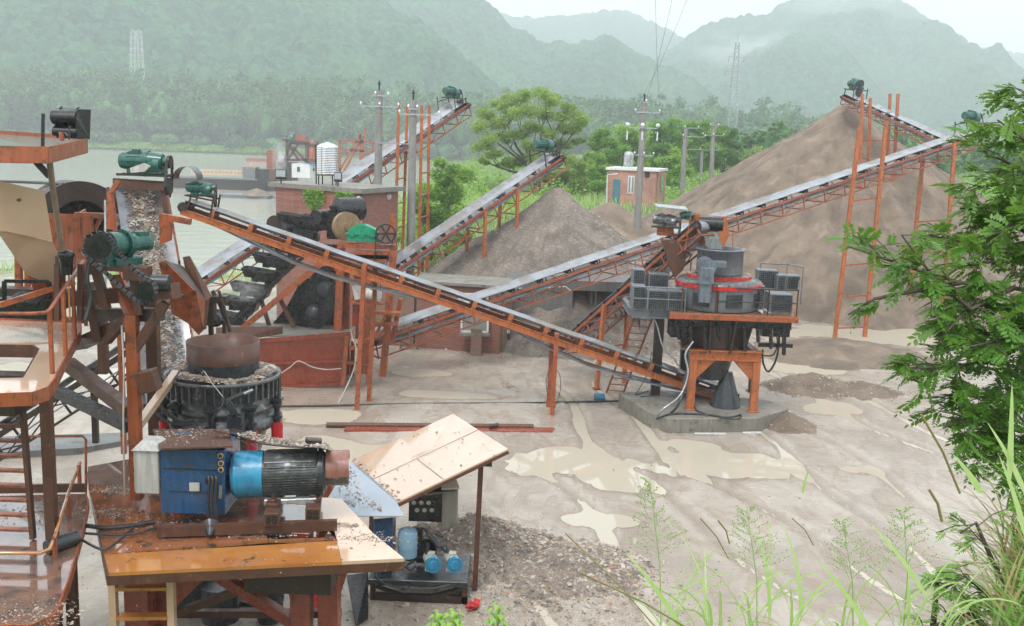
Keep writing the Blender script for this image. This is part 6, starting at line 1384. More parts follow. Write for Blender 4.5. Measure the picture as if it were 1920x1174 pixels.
for q, mt in (([(88, 400, 19.4), (142, 402, 19.2), (140, 500, 19.2), (112, 520, 19.4)], 'orange'), ([(142, 402, 19.2), (160, 392, 20.5), (160, 510, 20.5), (140, 520, 19.2)], 'red_or'), ([(298, 402, 21), (326, 405, 21), (322, 450, 21), (300, 460, 21)], 'orange'), ([(196, 385, 21.5), (215, 380, 21.5), (218, 430, 21.5), (200, 430, 21.5)], 'orange')):
    b = MB(); b.sheet([at(*p) for p in q], .03); b.build('housing_panel', M[mt], wd)
for a, c, w_ in (((141, 403, 18.9), (200, 405, 18.9), .1), ((145, 403, 18.9), (148, 470, 18.9), .14), ((166, 408, 18.9), (168, 440, 18.9), .12), ((300, 405, 20.4), (358, 416, 20.4), .12), ((178, 430, 19), (192, 403, 19), .06), ((140, 470, 18.9), (165, 490, 18.9), .1), ((205, 360, 22), (213, 430, 22), .1), ((208, 362, 22.4), (222, 340, 22.4), .1)):
    b = MB(); b.bar(at(*a), at(*c), w_); b.build('frame_bar', M['orange'], wd)
b = MB(); b.tube([at(197, 375, 18.6), at(198, 540, 18.3)], .02); b.build('rod', M['fins'], wd)
# tan hopper sheet
th = thing('hopper_sheet', 'large pale orange folded steel hopper side at the left edge', 'hopper', at(60, 540, 15.5))
for q in ([(-40, 334, 15), (0, 340, 15), (83, 358, 15.3), (98, 452, 15.6), (12, 434, 15.2), (-40, 430, 15)], [(-5, 434, 15.19), (12, 434.3, 15.2), (98, 452.4, 15.6), (112, 480, 15.9), (110, 538, 16.2), (50, 515, 15.9)]):
    b = MB(); b.sheet(planar(q), .02); b.build('hopper_plate', M['tan'], th)
b = MB(); p = at(37, 375, 15.1); b.cyl(p, p + V((.0, -.05, 0)), .025, n=10); b.build('bolt', M['rust'], th)
b = MB(); b.sheet([at(50, 510, 15.95), at(110, 536, 16.2), at(105, 575, 16.3), at(72, 570, 16.1)], .03); b.build('hopper_throat', M['red_or'], th)
# dark screen deck below
sc = thing('screen_deck', 'dark vibrating screen frame with rusty box and bars under the pale hopper', 'screen', at(60, 590, 15.6))
for a, c, w_, mt in (((8, 527, 15), (8, 575, 15), .05, 'black'), ((8, 527, 15), (92, 528, 15.2), .05, 'black'), ((92, 528, 15.2), (92, 560, 15.2), .05, 'black'), ((0, 572, 14.8), (140, 528, 15.4), .08, 'orange'), ((35, 480, 17), (36, 560, 17), .1, 'orange'), ((52, 500, 17), (52, 570, 17), .08, 'orange'), ((0, 575, 15.8), (110, 580, 15.8), .3, 'black'), ((112, 480, 15.4), (116, 560, 15.4), .1, 'rust'), ((0, 555, 16.5), (130, 560, 16.5), .3, 'rust_dark')):
    b = MB(); b.bar(at(*a), at(*c), w_); b.build('frame_bar', M[mt], sc)
b = MB()
for i in range(12): p = at(12 + i * 5, 566 + i * .3, 15.1); b.bar(p, p + V((.1, .25, .12)), .025)
b.build('screen_bars', M['steel'], sc)
b = MB(); b.ball(at(124, 478, 15.1), .13, (1, 1, .6)); b.cyl(at(124, 480, 15.1), at(125, 515, 15.1), .11, .08, 12); b.build('rubber_joint', M['black'], sc)

# upper tank with water
ut = thing('water_trough', 'orange steel trough full of water high at the left edge', 'trough', at(95, 310, 14))
tpp = [(-70, 272, 13.6), (90, 275, 13.6), (163, 260, 16.0), (110, 252, 18.5), (-70, 240, 18.5)]
P_ = [at(*p) for p in tpp]; dz_ = V((0, 0, -.22))
b = MB()
for i in range(4): a, c = P_[i], P_[i + 1]; b.sheet([a, c, c + dz_, a + dz_], .02)
b.build('side_wall', M['orange'], ut); b = MB(); b.sheet([p + dz_ * .98 for p in P_], .02); b.build('bottom', M['rust'], ut)
cen = sum(P_, V((0, 0, 0))) / 5; b = MB(); b.sheet([cen + (p - cen) * .985 + dz_ * .22 for p in P_], .004); b.build('water', M['tankwater'], ut)
b = MB(); b.bar(at(80, 275, 13.9), at(81, 213, 13.9), .035); b.build('rod', M['black'], ut)
b = MB(); b.tube([at(93, 303, 14.0), at(100, 360, 14.2), at(117, 470, 14.6)], .042); b.build('prop', M['wood'], ut); b = MB(); b.bar(at(68, 304, 14.2), at(93, 331, 14.2), .05, .08); b.build('strut', M['rust_dark'], ut)
b = MB(); b.cyl(at(116, 264, 15.2), at(116, 248, 15.2), .035, n=12); b.build('pipe_stub', M['orange'], ut); b = MB(); b.bar(at(130, 262, 15.2), at(130, 236, 15.2), .02); b.tube([at(112, 250, 15.4), at(122, 250, 15.2), at(128, 256, 15.2)], .02); b.build('valve', M['steel'], ut)
hb_ = thing('black_hood', 'glossy black bent metal hood standing on the corner of the high trough', 'hood', at(130, 262, 16.2))
y0 = 16.1; k = 10; pr = [(-.20, -.02), (-.205, .05), (-.15, .14), (-.08, .16)]
x0, x1 = at(104, 240, y0).x, at(150, 240, y0).x; zt = at(130, 204, y0).z; zb_ = at(130, 260, y0).z; Hh = zt - zb_; prof = []
for i in range(9): a = math.pi * i / 8; prof.append((-.13 * math.sin(a) - .0, zb_ + Hh * (.98 - .27 * (1 - math.cos(a)))))
for i in range(1, 7): a = math.pi * i / 8; prof.append((-.10 * math.sin(a) - .0, zb_ + Hh * (.44 - .21 * (1 - math.cos(a)))))
b = MB(); vs_ = []
for o, z in prof: vs_ += [(x0, y0 + o * 1.4, z), (x1, y0 + o * 1.4, z)]
b.add(vs_, [(2 * i, 2 * i + 1, 2 * i + 3, 2 * i + 2) for i in range(len(prof) - 1)], True); b.build('curved_sheet', M['black'], hb_)
b = MB(); b.sheet([(x1, y0 - .16, zb_ + Hh * .7), (x1, y0 - .1, zb_ + Hh * .96), (x1 + .1, y0 + .18, zt), (x1 + .08, y0 + .15, zb_), (x1, y0 - .12, zb_)], .015); b.sheet([(x0, y0 + .02, zb_), (x1 + .08, y0 + .14, zb_), (x1 + .1, y0 + .17, zt), (x0, y0 + .03, zt)], .015); b.cyl((x0 + .08, y0, zt), (x0 + .12, y0, zt + .03), .012); b.cyl((x1 - .04, y0, zt), (x1, y0, zt + .03), .012); b.build('side_cheek', M['black'], hb_)
hose('long straight black pipe crossing over the river behind the hopper', [at(-40, 339, 26), at(60, 342, 25), at(118, 345, 24)], .04)

# upper walkway platform
up = thing('upper_platform', 'upper wet pinkish walkway plate with rounded corner and rusty edge at the left', 'platform', at(60, 760, 14)); zu = 5.55
def ug(px, py): return gz(px, py, zu)
outl = [ug(-60, 592), ug(152, 603), ug(150, 622), ug(128, 660), ug(102, 712), ug(90, 728), ug(60, 738), ug(-60, 742)]
hole = [ug(-60, 645), ug(62, 647), ug(73, 654), ug(42, 708), ug(-60, 710)]
def flat(nm, pts, mt, par, z, th=.04): b = MB(); b.sheet([V((p.x, p.y, z - th / 2)) for p in pts], th); return b.build(nm, M[mt], par)
flat('floor_plate', [ug(-60, 592), ug(152, 603), ug(150, 622), ug(140, 640), ug(-60, 645)], 'tan', up, zu); flat('floor_plate', [ug(62, 647), ug(139.8, 640.4), ug(128, 660), ug(102, 712), ug(90, 728), ug(42, 708), ug(73, 654)], 'tan', up, zu); flat('floor_plate', [ug(-60, 710), ug(41.8, 708.3), ug(89.6, 728.4), ug(60, 738), ug(-60, 742)], 'tan', up, zu)
b = MB(); ed = outl[1:]
for i in range(len(ed) - 1): a, c = V((ed[i].x, ed[i].y, zu)), V((ed[i + 1].x, ed[i + 1].y, zu)); b.sheet([a + V((0, 0, .02)), c + V((0, 0, .02)), c + V((0, 0, -.16)), a + V((0, 0, -.16))], .02)
b.build('edge_plate', M['orange'], up)
b = MB()
for i in range(1, 4): a, c = V((hole[i].x, hole[i].y, zu)), V((hole[(i + 1) % 5].x, hole[(i + 1) % 5].y, zu)); b.sheet([a, c, c + V((0, 0, -.2)), a + V((0, 0, -.2))], .02)
b.sheet([V((hole[0].x, hole[0].y, zu)), V((hole[1].x, hole[1].y, zu)), V((hole[1].x, hole[1].y, zu - .2)), V((hole[0].x, hole[0].y, zu - .2))], .02); b.build('opening_edge', M['rust'], up)
b = MB(); p = ug(0, 690); b.box((p.x - .5, p.y + .2, zu - .5), (1.6, .9, .25)); b.box((p.x - .1, p.y + .5, zu - .35), (.9, .3, .3)); b.build('machinery_below', M['rust_dark'], up)
r0 = [ug(-60, 688), ug(93, 722)]
def z3(p, z): return V((p.x, p.y, z))
c3 = [at(-60, 588, 13.4), at(91, 583, 13.9), at(158, 488, 17.0)]
b = MB(); b.tube([at(-60, 588, 13.2), at(60, 588, 13.4), at(86, 586, 13.5), at(94, 580, 13.6), at(125, 534, 15.0), at(157, 489, 17.0)], .026, 8); b.build('handrail', M['orange'], up)
for pa, pb in (((93, 583, 13.6), (94, 724, 13.6)), ((118, 545, 14.7), (117, 660, 14.7)), ((136, 520, 15.8), (137, 632, 15.8)), ((157, 489, 17), (155, 600, 17))):
    b = MB(); q = at(*pa); w = at(*pb); b.bar((q.x, q.y, zu), q, .05, .05, (0, 1, 0)); b.build('rail_post', M['orange'], up)
b = MB(); b.bar(at(128, 482, 15.2), at(131, 600, 15.2), .02); tag(b.build('yellow_pole', M['deck_y']), 'thin yellow pole standing by the platform corner', 'pole')
b = MB(); b.bar(at(108, 495, 15.2), at(108, 600, 15.2), .08); b.bar(at(152, 495, 15.6), at(150, 600, 15.6), .08); b.bar(at(118, 480, 15.3), at(118, 590, 15.3), .06); b.build('corner_post', M['rust'], up)
b = MB(); b.bar(at(-60, 600, 17.3), at(160, 600, 17.3), .1, .1); b.bar(at(-60, 583, 17.5), at(120, 585, 17.5), .1, .08); b.build('rear_beam', M['red_or'], up)
lt2 = thing('steel_ladder', 'rusty ladder with flat rungs between the two left platforms', 'ladder', gz(60, 1010, 3.0))
f0 = gz(62, 1010, 3.02); tt = at(42, 762, 14.0); p0 = V((f0.x, f0.y, 3.02))
b = MB(); b.bar(p0, at(42, 760, 14.0), .06, .1); b.build('ladder_rail', M['rust'], lt2); b = MB(); b.bar(p0 - V((.75, 0, 0)), at(42, 760, 14.0) - V((.75, 0, 0)), .06, .1); b.build('ladder_rail', M['rust'], lt2)
for i in range(9): p = p0.lerp(at(42, 760, 14.0), (i + .6) / 9); b = MB(); b.bar(p - V((.72, 0, 0)), p - V((.03, 0, 0)), .12, .03); b.build('rung', M['orange'], lt2)

# lower platform
lo = thing('lower_platform', 'lower wet rusty platform with round pipe railing at the bottom left', 'platform', gz(60, 1170, 0)); zl = 3.0
def lg_(px, py): return gz(px, py, zl)
outl = [lg_(-80, 932), lg_(160, 926), lg_(166, 940), lg_(158, 985), lg_(128, 1090), lg_(104, 1152), lg_(60, 1174), lg_(-80, 1176)]
flat('floor_plate', outl, 'deck_dirty', lo, zl)
b = MB()
for i in range(1, len(outl) - 1): a, c = z3(outl[i], zl), z3(outl[i + 1], zl); b.sheet([a + V((0, 0, .02)), c + V((0, 0, .02)), c + V((0, 0, -.14)), a + V((0, 0, -.14))], .02)
b.build('edge_plate', M['orange'], lo)
b = MB(); b.bar(z3(lg_(-80, 926), zl + .07), z3(lg_(160, 922), zl + .07), .05, .14); b.build('toe_board', M['rust'], lo)
b = MB(); b.tube([at(-80, 1037, 12.9), at(75, 1037, 13.0), at(93, 1030, 13.1), at(105, 1000, 13.4), at(128, 925, 15.0), at(150, 868, 16.5)], .028, 8); b.build('handrail', M['deck_y'], lo)
for px, pt, Yp in ((102, 1010, 13.3), (128, 930, 14.8), (148, 872, 16.2)):
    q = at(px, pt, Yp); b = MB(); b.bar((q.x, q.y, zl), q, .05, .05, (0, 1, 0)); b.build('rail_post', M['orange'], lo)
b = MB(); b.tube([at(50, 818, 16.6), at(155, 818, 16.6), at(161, 824, 16.6), at(161, 932, 16.6)], .022, 7); b.build('rear_handrail', M['orange'], lo)
for px in (50, 97):
    q = at(px, 818, 16.6); b = MB(); b.bar((q.x, q.y, zl), q, .05, .05, (0, 1, 0)); b.build('rail_post', M['orange'], lo)
b = MB(); p = lg_(95, 1040); b.cyl((p.x - .05, p.y, zl + .1), (p.x + .2, p.y + .4, zl + .1), .1, n=14); tag(b.build('steel_can', M['steel']), 'dark can lying on its side on the lower platform', 'can')
for px in (-20, 130):
    p = lg_(px, 1000); b = MB(); b.bar((p.x, p.y, 0), (p.x, p.y, zl - .1), .14, .14, (0, 1, 0)); b.build('leg', M['rust'], lo)
    p = ug(px - 20, 690); b = MB(); b.bar((p.x - .2, p.y, 0), (p.x - .2, p.y, zu - .1), .14, .14, (0, 1, 0)); b.build('leg', M['rust'], up)
rg = np.random.RandomState(41); c = lg_(60, 1150); P = np.column_stack([c.x + rg.normal(size=500) * .4, c.y + rg.normal(size=500) * .2, np.full(500, zl + .005)]); c = lg_(70, 960); P2 = np.column_stack([c.x + rg.normal(size=260) * .5, c.y + rg.normal(size=260) * .3, np.full(260, zl + .005)])
struct(pebbles(np.concatenate([P, P2]), .018, None, 'grit', 42), 'dirt and grit on the lower left platform', 'gravel', 'stuff')
# C8 lower left conveyor
A8 = at(-90, 860, 21.5); B8 = at(268, 628, 21.5)
conveyor('pale belt conveyor passing low under the left platforms', A8, B8, .8, .6, 1.1, [], motor=0, belt='belt_l', mat='rust_dark')
b = MB(); b.sheet([gz(-60, 862, .05), gz(150, 850, .05), gz(240, 835, .05), gz(250, 820, .05), gz(-60, 830, .05)], .3); struct(b.build('concrete_kerb', M['conc_d']))

# grey tin sheet between deck and roof
b = MB(); q = [at(612, 939, 16.2), at(645, 968, 15.8), at(758, 968, 15.9), at(743, 941, 16.3), at(700, 898, 17.2), at(656, 866, 17.6)]; b.sheet(q, .012)
tn = tag(b.build('tin_sheet', M['tin']), 'bluish flat tin sheet with stones leaning beside the tan roof', 'tin sheet')
rg = np.random.RandomState(51); P = []
for _ in range(320):
    u, v_ = rg.rand(2); u = .5 + (u - .5) * .8; p = at(612, 939, 16.2).lerp(at(758, 968, 15.9), u * .8).lerp(at(656, 866, 17.6).lerp(at(700, 898, 17.2), u), v_ * .9); P.append(list(p + V((0, 0, .02))))
struct(pebbles(np.array(P), .022, None, 'grit', 52), 'stones lying on the bluish tin sheet', 'gravel', 'stuff')

# hydraulic station under the tan roof
sr = thing('shelter_roof', 'tilted pale orange plate roof on thin posts over the hydraulic station', 'shelter', gz(800, 1150))
q = [at(747, 942, 17.8), at(953, 843, 19.0), at(850, 777, 22.6), at(660, 864, 21.0)]; b = MB(); b.sheet(q, .03); b.build('roof_plate', M['tan'], sr)
b = MB(); b.bar(q[0].lerp(q[3], .5) + V((0, 0, .02)), q[1].lerp(q[2], .5) + V((0, 0, .02)), .008, .006); b.bar(q[0].lerp(q[1], .4) + V((0, 0, .02)), q[0].lerp(q[1], .4).lerp(q[3].lerp(q[2], .4), .5) + V((0, 0, .02)), .008, .006); b.build('weld_seam', M['rust'], sr)
b = MB(); b.bar(q[0] - V((0, 0, .05)), q[1] - V((0, 0, .05)), .05, .06); b.build('edge_angle', M['rust'], sr); b = MB(); b.box(at(914, 868, 19), (.18, .1, .12)); b.build('end_block', M['rust_dark'], sr)
for pa, Yp in (((902, 868), 19.0), ((830, 830), 22.2), ((700, 905), 20.2)):
    p = at(*pa, Yp); b = MB(); b.bar((p.x - .05, p.y, 0), p, .1, .1, (0, 1, 0)); b.build('post', M['rust'], sr)
rg = np.random.RandomState(61); P = [list(q[0].lerp(q[1], u).lerp(q[3].lerp(q[2], u), v_) + V((0, 0, .025))) for u, v_ in rg.rand(60, 2) * np.array([.9, 1])] + [list(q[0].lerp(q[3], v_).lerp(q[1].lerp(q[2], v_), abs(rg.normal()) * .03) + V((0, 0, .025))) for v_ in rg.rand(80)]
pebbles(np.array(P), .03, sr, 'grit', 62)
hs = thing('hydraulic_station', 'hydraulic power unit on a dark table with tanks and blue capped pumps', 'hydraulic unit', gz(790, 1160)); yt = 18.4
z_t = zof(at(790, 1080, yt).x, yt, 1083)
xL, xR = at(692, 1080, yt).x, at(878, 1080, yt).x
b = MB(); b.box(((xL + xR) / 2, yt + .5, z_t - .06), (xR - xL, 1.3, .12)); b.build('table', M['steel'], hs, .01)
for x in (xL + .08, xR - .06):
    for y in (yt, yt + 1.1): b = MB(); b.bar((x, y, 0), (x, y, z_t - .12), .1, .1, (0, 1, 0)); b.build('leg', M['rust'], hs)
b = MB(); b.bar((xL + .1, yt, .12), (xR, yt, .12), .1, .14); b.bar((xR - .7, yt, .15), (xR - .1, yt, z_t - .2), .08); b.bar((xL + .1, yt, z_t - .2), (xL + .7, yt, .15), .06); b.bar((xR - .1, yt + .3, .1), (xR - .6, yt + 1, z_t - .2), .1); b.build('brace', M['rust_dark'], hs)
def hx(px, py, Yp=18.5): return at(px, py, Yp)
p = hx(713, 1030, 18.6); b = MB(); b.box((p.x + .05, 18.9, (z_t + hx(713, 975).z) / 2), (.36, .6, hx(713, 975).z - z_t)); b.build('blue_tank', M['blue'], hs, .012)
b = MB(); b.sheet([hx(700, 972, 18.4), hx(744, 968, 18.4), hx(738, 958, 19.2), hx(706, 960, 19.2)], .03); b.build('tank_lid', M['lgrey'], hs)
c = hx(763, 1040, 18.6); zt_ = hx(763, 1000).z; b = MB(); b.lathe((c.x, 18.7, 0), [(.19, hx(763, 1050).z), (.19, zt_ - .06), (.15, zt_), (.06, zt_ + .03), (.01, zt_ + .035)], 24, capb=True); b.lathe((c.x, 18.7, 0), [(.2, hx(763, 1035).z), (.2, hx(763, 1031).z)], 24); b.build('filter_bowl', M['bblue'], hs)
b = MB(); b.box((hx(795, 960).x, 19.2, (hx(795, 995).z + hx(795, 925).z) / 2), (.68, .5, hx(795, 925).z - hx(795, 995).z)); pn_ = b.build('control_panel', M['black'], hs, .01)
for i in range(6): p = at(776 + (i % 3) * 14 + (0 if i < 3 else 6), 942 + (i // 3) * 14, 18.92); b = MB(); b.cyl(p, p + V((0, -.02, 0)), .045, n=16); b.build('gauge', M['fins'], pn_)
b = MB(); b.sheet([hx(768, 930, 18.7), hx(832, 924, 18.7), hx(850, 912, 19.6), hx(790, 915, 19.6)], .03); b.build('panel_roof', M['conc'], hs)
b = MB(); p = hx(843, 955, 18.8); b.box((p.x, 18.9, p.z), (.30, .3, .74)); b.build('side_cabinet', M['conc'], hs, .012); b = MB(); b.sheet([hx(828, 918, 18.6), hx(862, 916, 18.6), hx(856, 900, 19.3), hx(826, 905, 19.3)], .02); b.build('cabinet_roof', M['lgrey'], hs)
for px in (812, 852):
    c = hx(px, 1058, 18.3); b = MB(); b.cyl(c + V((-.1, .28, .03)), c + V((0, .02, 0)), .13, n=22); b.box(c + V((-.05, .15, .13)), (.14, .16, .08)); b.box(c + V((-.05, .15, -.14)), (.22, .22, .06)); pm = b.build('pump', M['lgrey'], hs); b = MB(); b.cyl(c + V((0, .02, 0)), c + V((.01, -.06, -.005)), .155, n=26); b.cyl(c + V((.01, -.06, -.005)), c + V((.014, -.075, -.006)), .11, .08, 20); b.build('pump_cap', M['cyan'], pm, .006)
b = MB(); b.tube([hx(800, 1000), hx(822, 1025), hx(838, 1022), hx(840, 1036)], .035); b.tube([hx(800, 1050), hx(802, 1018)], .04); b.tube([hx(795, 990, 18.8), hx(850, 1050, 18.7)], .03); b.tube([hx(815, 1000), hx(832, 1006)], .03); b.tube([hx(740, 1050), hx(756, 1064), hx(775, 1052)], .03); b.tube([hx(760, 1062, 18.3), hx(768, 1068, 18.3), hx(780, 1062, 18.3)], .03); b.build('pipework', M['steel'], hs)
b = MB(); b.box(hx(778, 1020, 18.9), (.3, .3, .6)); b.box(hx(800, 1030, 19.0), (.4, .2, .5)); b.build('valve_block', M['black'], hs, .01)
hose('black hose sagging in an arc below the hydraulic table', [hx(705, 1060, 18.2), hx(708, 1085, 18.1), hx(740, 1100, 18.1), hx(800, 1105, 18.2), hx(868, 1090, 18.3)], .02)
b = MB(); b.sheet([gz(650, 1080, .5), gz(690, 1075, .5), gz(690, 1160, .1), gz(668, 1174, .1)], .05); tag(b.build('rubber_flap', M['black']), 'black rubber sheet leaning under the right deck corner', 'rubber sheet')
b = MB(); b.sheet([gz(893, 1078, .12), gz(925, 1084, .1), gz(920, 1073, .1), gz(890, 1070, .12)], .03); tag(b.build('blue_offcut', M['tin']), 'small bluish metal offcut on the gravel by the roof post', 'metal offcut')
p = gz(890, 1135, .1); b = MB()
for k in range(12): b.box(p + V((random.uniform(-.12, .12), random.uniform(-.12, .12), random.uniform(-.05, .04))), (random.uniform(.1, .22), random.uniform(.06, .14), .015), (random.uniform(-1, 1), random.uniform(-1, 1), random.uniform(-.4, .4)), (random.uniform(-.6, .6), random.uniform(-.6, .6), 1))
tag(b.build('red_rag', M['red']), 'crumpled red rag at the foot of the roof post', 'rag')

# ================================================================== TREES
def gtree(label, px, pbase, Yp, ptop, halfw_px, mat, n=26, per=420, ls=.22, cr=.22, low=-.55, zb=None, tr=None, cat='tree', group='trees and bushes behind the plant', cyf=.58, limbs=16, shell=.45, name='tree'):
    X0 = at(px, pbase, Yp).x; zb = zg(X0, Yp) if zb is None else zb; zt = zof(X0, Yp, ptop); H = max(zt - zb, 1); rx = halfw_px * Yp / FP
    cl = crown_clumps((X0, Yp, zb + H * cyf), rx * .86, H * (1 - cyf) * .86, n, rx * cr, low=low)
    return tree(label, (X0, Yp, zb - .2), cl, per, ls, mat, tr or H * .022, .32, group, cat, limbs, name, shell=shell)
random.seed(21)
# the big spreading tree: explicit clumps from its outline
YT = 92; bx = at(1005, 395, YT).x; cl = []
for px, py, r in [(985, 180, 16), (1015, 178, 17), (1040, 188, 15), (955, 190, 16), (935, 196, 14), (915, 215, 15), (905, 238, 15), (932, 228, 18), (960, 215, 18), (990, 208, 20), (1020, 212, 20), (1050, 215, 16), (1070, 205, 13), (1085, 222, 14), (1098, 228, 10), (1062, 240, 16), (1035, 245, 16), (1080, 245, 12),
                  (1000, 238, 15), (972, 248, 15), (945, 258, 14), (915, 262, 14), (900, 272, 11), (925, 285, 12), (912, 300, 8), (1055, 268, 14), (1025, 275, 14), (1085, 265, 9), (990, 275, 13), (1005, 300, 16), (975, 300, 14), (950, 305, 13), (1040, 300, 18), (1065, 300, 16), (1085, 310, 16), (1060, 330, 18), (1090, 335, 16), (1030, 330, 16), (1000, 330, 14), (1075, 355, 16), (1045, 358, 14)]:
    for k in range(3):
        c = at(px + random.uniform(-9, 9), py + random.uniform(-6, 6), YT + random.uniform(-3.2, 3.2)); cl.append((c.x, c.y, c.z, r * 1.0 * YT / FP * random.uniform(.8, 1.25)))
tree('large spreading yellow green tree rising behind the head of the middle conveyor', (bx, YT, zg(bx, YT) - .3), cl, 520, .2, 'leaf_light', .36, .30, 'trees and bushes behind the plant', limbs=60, shell=.3, flat=.65)
spec = [('bushy light green tree between the tall orange posts and the middle conveyor', 836, 440, 62, 278, 62, 'leaf_bright', 34, 460, .2), ('round green bush behind the utility poles and the pump house', 790, 430, 60, 320, 40, 'leaf_mid', 20, 380, .2),
        ('low leafy bush at the river edge left of the middle conveyor', 860, 430, 58, 345, 34, 'leaf_bright', 16, 380, .17),
        ('green tree at the left of the wooded clump, next to the big tree', 1130, 380, 104, 232, 42, 'leaf_mid', 26, 420, .26), ('broad bright tree behind the hut pole', 1175, 380, 108, 215, 52, 'leaf_bright', 30, 420, .27), ('tall rounded tree right behind the small hut', 1240, 375, 112, 208, 50, 'leaf_mid', 30, 420, .27),
        ('tall tree at the crest of the clump with a rounded top', 1310, 370, 116, 197, 48, 'leaf_mid', 32, 420, .28), ('dark tree at the right of the clump beside the thin poles', 1355, 365, 118, 212, 36, 'leaf_dark', 26, 420, .28), ('lower light tree in front of the clump by the hut door', 1110, 385, 94, 275, 34, 'leaf_bright', 20, 380, .22),
        ('mid green tree just left of the small hut', 1120, 385, 88, 300, 30, 'leaf_mid', 16, 360, .2), ('light bush behind the right wall of the hut', 1262, 385, 92, 268, 38, 'leaf_bright', 20, 380, .22), ('pale feathery tree right of the thin poles', 1420, 350, 150, 262, 42, 'leaf_light', 26, 360, .34), ('dark low tree beyond the pylon foot', 1400, 350, 170, 250, 46, 'leaf_mid', 24, 360, .38), ('far round tree at the edge of the sand pile', 1450, 345, 165, 258, 40, 'leaf_mid', 22, 360, .38),
        ('second far tree by the sand pile slope', 1345, 350, 150, 240, 40, 'leaf_dark', 20, 360, .34)]
for i, (lb, px, pb, Yp, pt, hw, mt, n_, per, ls) in enumerate(spec): gtree(lb, px, pb, Yp, pt, hw, mt, n_, per, ls, low=-1.0, cyf=.5, cr=.30)
# undergrowth on the bank as one mass
cl = []
for k in range(330):
    Yp = random.uniform(64, 175); px = random.uniform(700, 2000); 
    x = at(px, 380, Yp).x
    if x < river_x(Yp) + 2 or (abs(x - at(1190, 380, 78).x) < 4.5 and 70 < Yp < 84): continue
    if Yp < 80 and 1330 < px: continue
    r = random.uniform(.5, 1.4) * (1 + Yp / 130); z = zg(x, Yp)
    cl.append((x, Yp, z + r * .3, r))
cc = clumpcloud(cl, 230, .7, .4); v, q = leafquads(cc, .3, .1, .45)
struct(mesh_np('undergrowth', v, q, M['leaf_bright']), 'rank bright green undergrowth covering the bank behind the yard', 'undergrowth', 'stuff')
# woodland far right behind the sand pile
cl = []
for k in range(150):
    Yp = random.uniform(150, 330); px = random.uniform(1250, 2080); x = at(px, 300, Yp).x; r = random.uniform(3, 5.5); cl += crown_clumps((x, Yp, zg(x, Yp) + random.uniform(2, 5)), r, r * .8, 6, r * .45, low=-.8)
cc = clumpcloud(cl, 70, .8, .5); v, q = leafquads(cc, 1.0, .3, .7)
struct(mesh_np('woodland', v, q, M['leaf_far']), 'distant low green woodland behind the big sand pile', 'woodland', 'stuff')
# riverside grass near left bank
def blades(P, h, w, lean=.4, rng=np.random, seg=3):
    n = len(P); az = rng.rand(n) * 6.283; hh = h * (.5 + rng.rand(n)); d = np.stack([np.cos(az), np.sin(az), 0 * az], 1); sd = np.stack([-np.sin(az), np.cos(az), 0 * az], 1)
    ln = lean * (.3 + rng.rand(n)); rows = []
    for k in range(seg + 1):
        t = k / seg; c = P + d * (ln * hh * t * t)[:, None]; c[:, 2] += hh * (t - .35 * ln * t * t); ww = w * (1 - t) ** .7 * (.7 + .6 * min(t * 3, 1))
        rows += [c - sd * ww / 2, c + sd * ww / 2]
    v = np.stack(rows, 1).reshape(-1, 3); b0 = (np.arange(n) * (2 * (seg + 1)))[:, None, None]
    q = np.array([[2 * k, 2 * k + 1, 2 * k + 3, 2 * k + 2] for k in range(seg)])[None] + b0
    return v, q.reshape(-1, 4)
rg = np.random.RandomState(71); x = rg.uniform(-32, 60, 30000); y = rg.uniform(57, 100, 30000); k = (x > river_x(y) - 1.5) | (y < 63.5); x, y = x[k], y[k]
z = ground_h(x, y); v, q = blades(np.column_stack([x, y, z]), .7, .07, .5, rg, 2)
struct(mesh_np('grass', v, q, M['grass']), 'long grass on the river bank behind the yard', 'grass', 'stuff')

# ================================================================== RIVER: DREDGERS AND BARGES
def hull(t, x0, x1, Yp, w, zb, zt, mat, nm='hull'):
    b = MB(); b.add([(x0 + .8, Yp, zb), (x1 - .8, Yp, zb), (x1 - .8, Yp + w, zb), (x0 + .8, Yp + w, zb), (x0, Yp - .1, zt), (x1, Yp - .1, zt), (x1, Yp + w, zt), (x0, Yp + w, zt)], [(3, 2, 1, 0), (4, 5, 6, 7), (0, 1, 5, 4), (1, 2, 6, 5), (2, 3, 7, 6), (3, 0, 4, 7)]); return b.build(nm, M[mat], t)
def X_(px, Yp): return at(px, 320, Yp).x
Yd = 185
dr = thing('dredger', 'orange river dredger with tall frames, hopper and white cabin', 'dredger', (X_(550, Yd), Yd, -2)); hull(dr, X_(455, Yd), X_(610, Yd), Yd, 8, -2.4, -.6, 'rust')
def zz(py, Yp=Yd): return at(560, py, Yp).z
def bxp(b, x0, y0, x1, y1, Yp, dp=2): p = at(x0, y1, Yp); q = at(x1, y0, Yp); b.box(((p.x + q.x) / 2, Yp + dp / 2, (p.z + q.z) / 2), (abs(q.x - p.x), dp, abs(q.z - p.z))); return b
bxp(MB(), 500, 282, 514, 322, Yd, 3).build('bucket_tower', M['orange'], dr); bxp(MB(), 552, 253, 572, 270, Yd, 3).build('drum_box', M['orange'], dr)
b = MB(); b.cyl(at(545, 260, Yd), at(552, 260, Yd), 1.0, n=14); b.build('drum', M['green'], dr)
b = MB(); b.lathe((X_(584, Yd), Yd + 1, 0), [(1.1, zz(310)), (1.1, zz(276)), (.1, zz(262))], 10); b.build('cone_hopper', M['orange'], dr)
cb = bxp(MB(), 547, 308, 581, 333, Yd - 3, 4).build('cabin', M['white'], dr); bxp(MB(), 557, 313, 562, 322, Yd - 3.1, .1).build('cabin_window', M['steel'], cb)
b = MB()
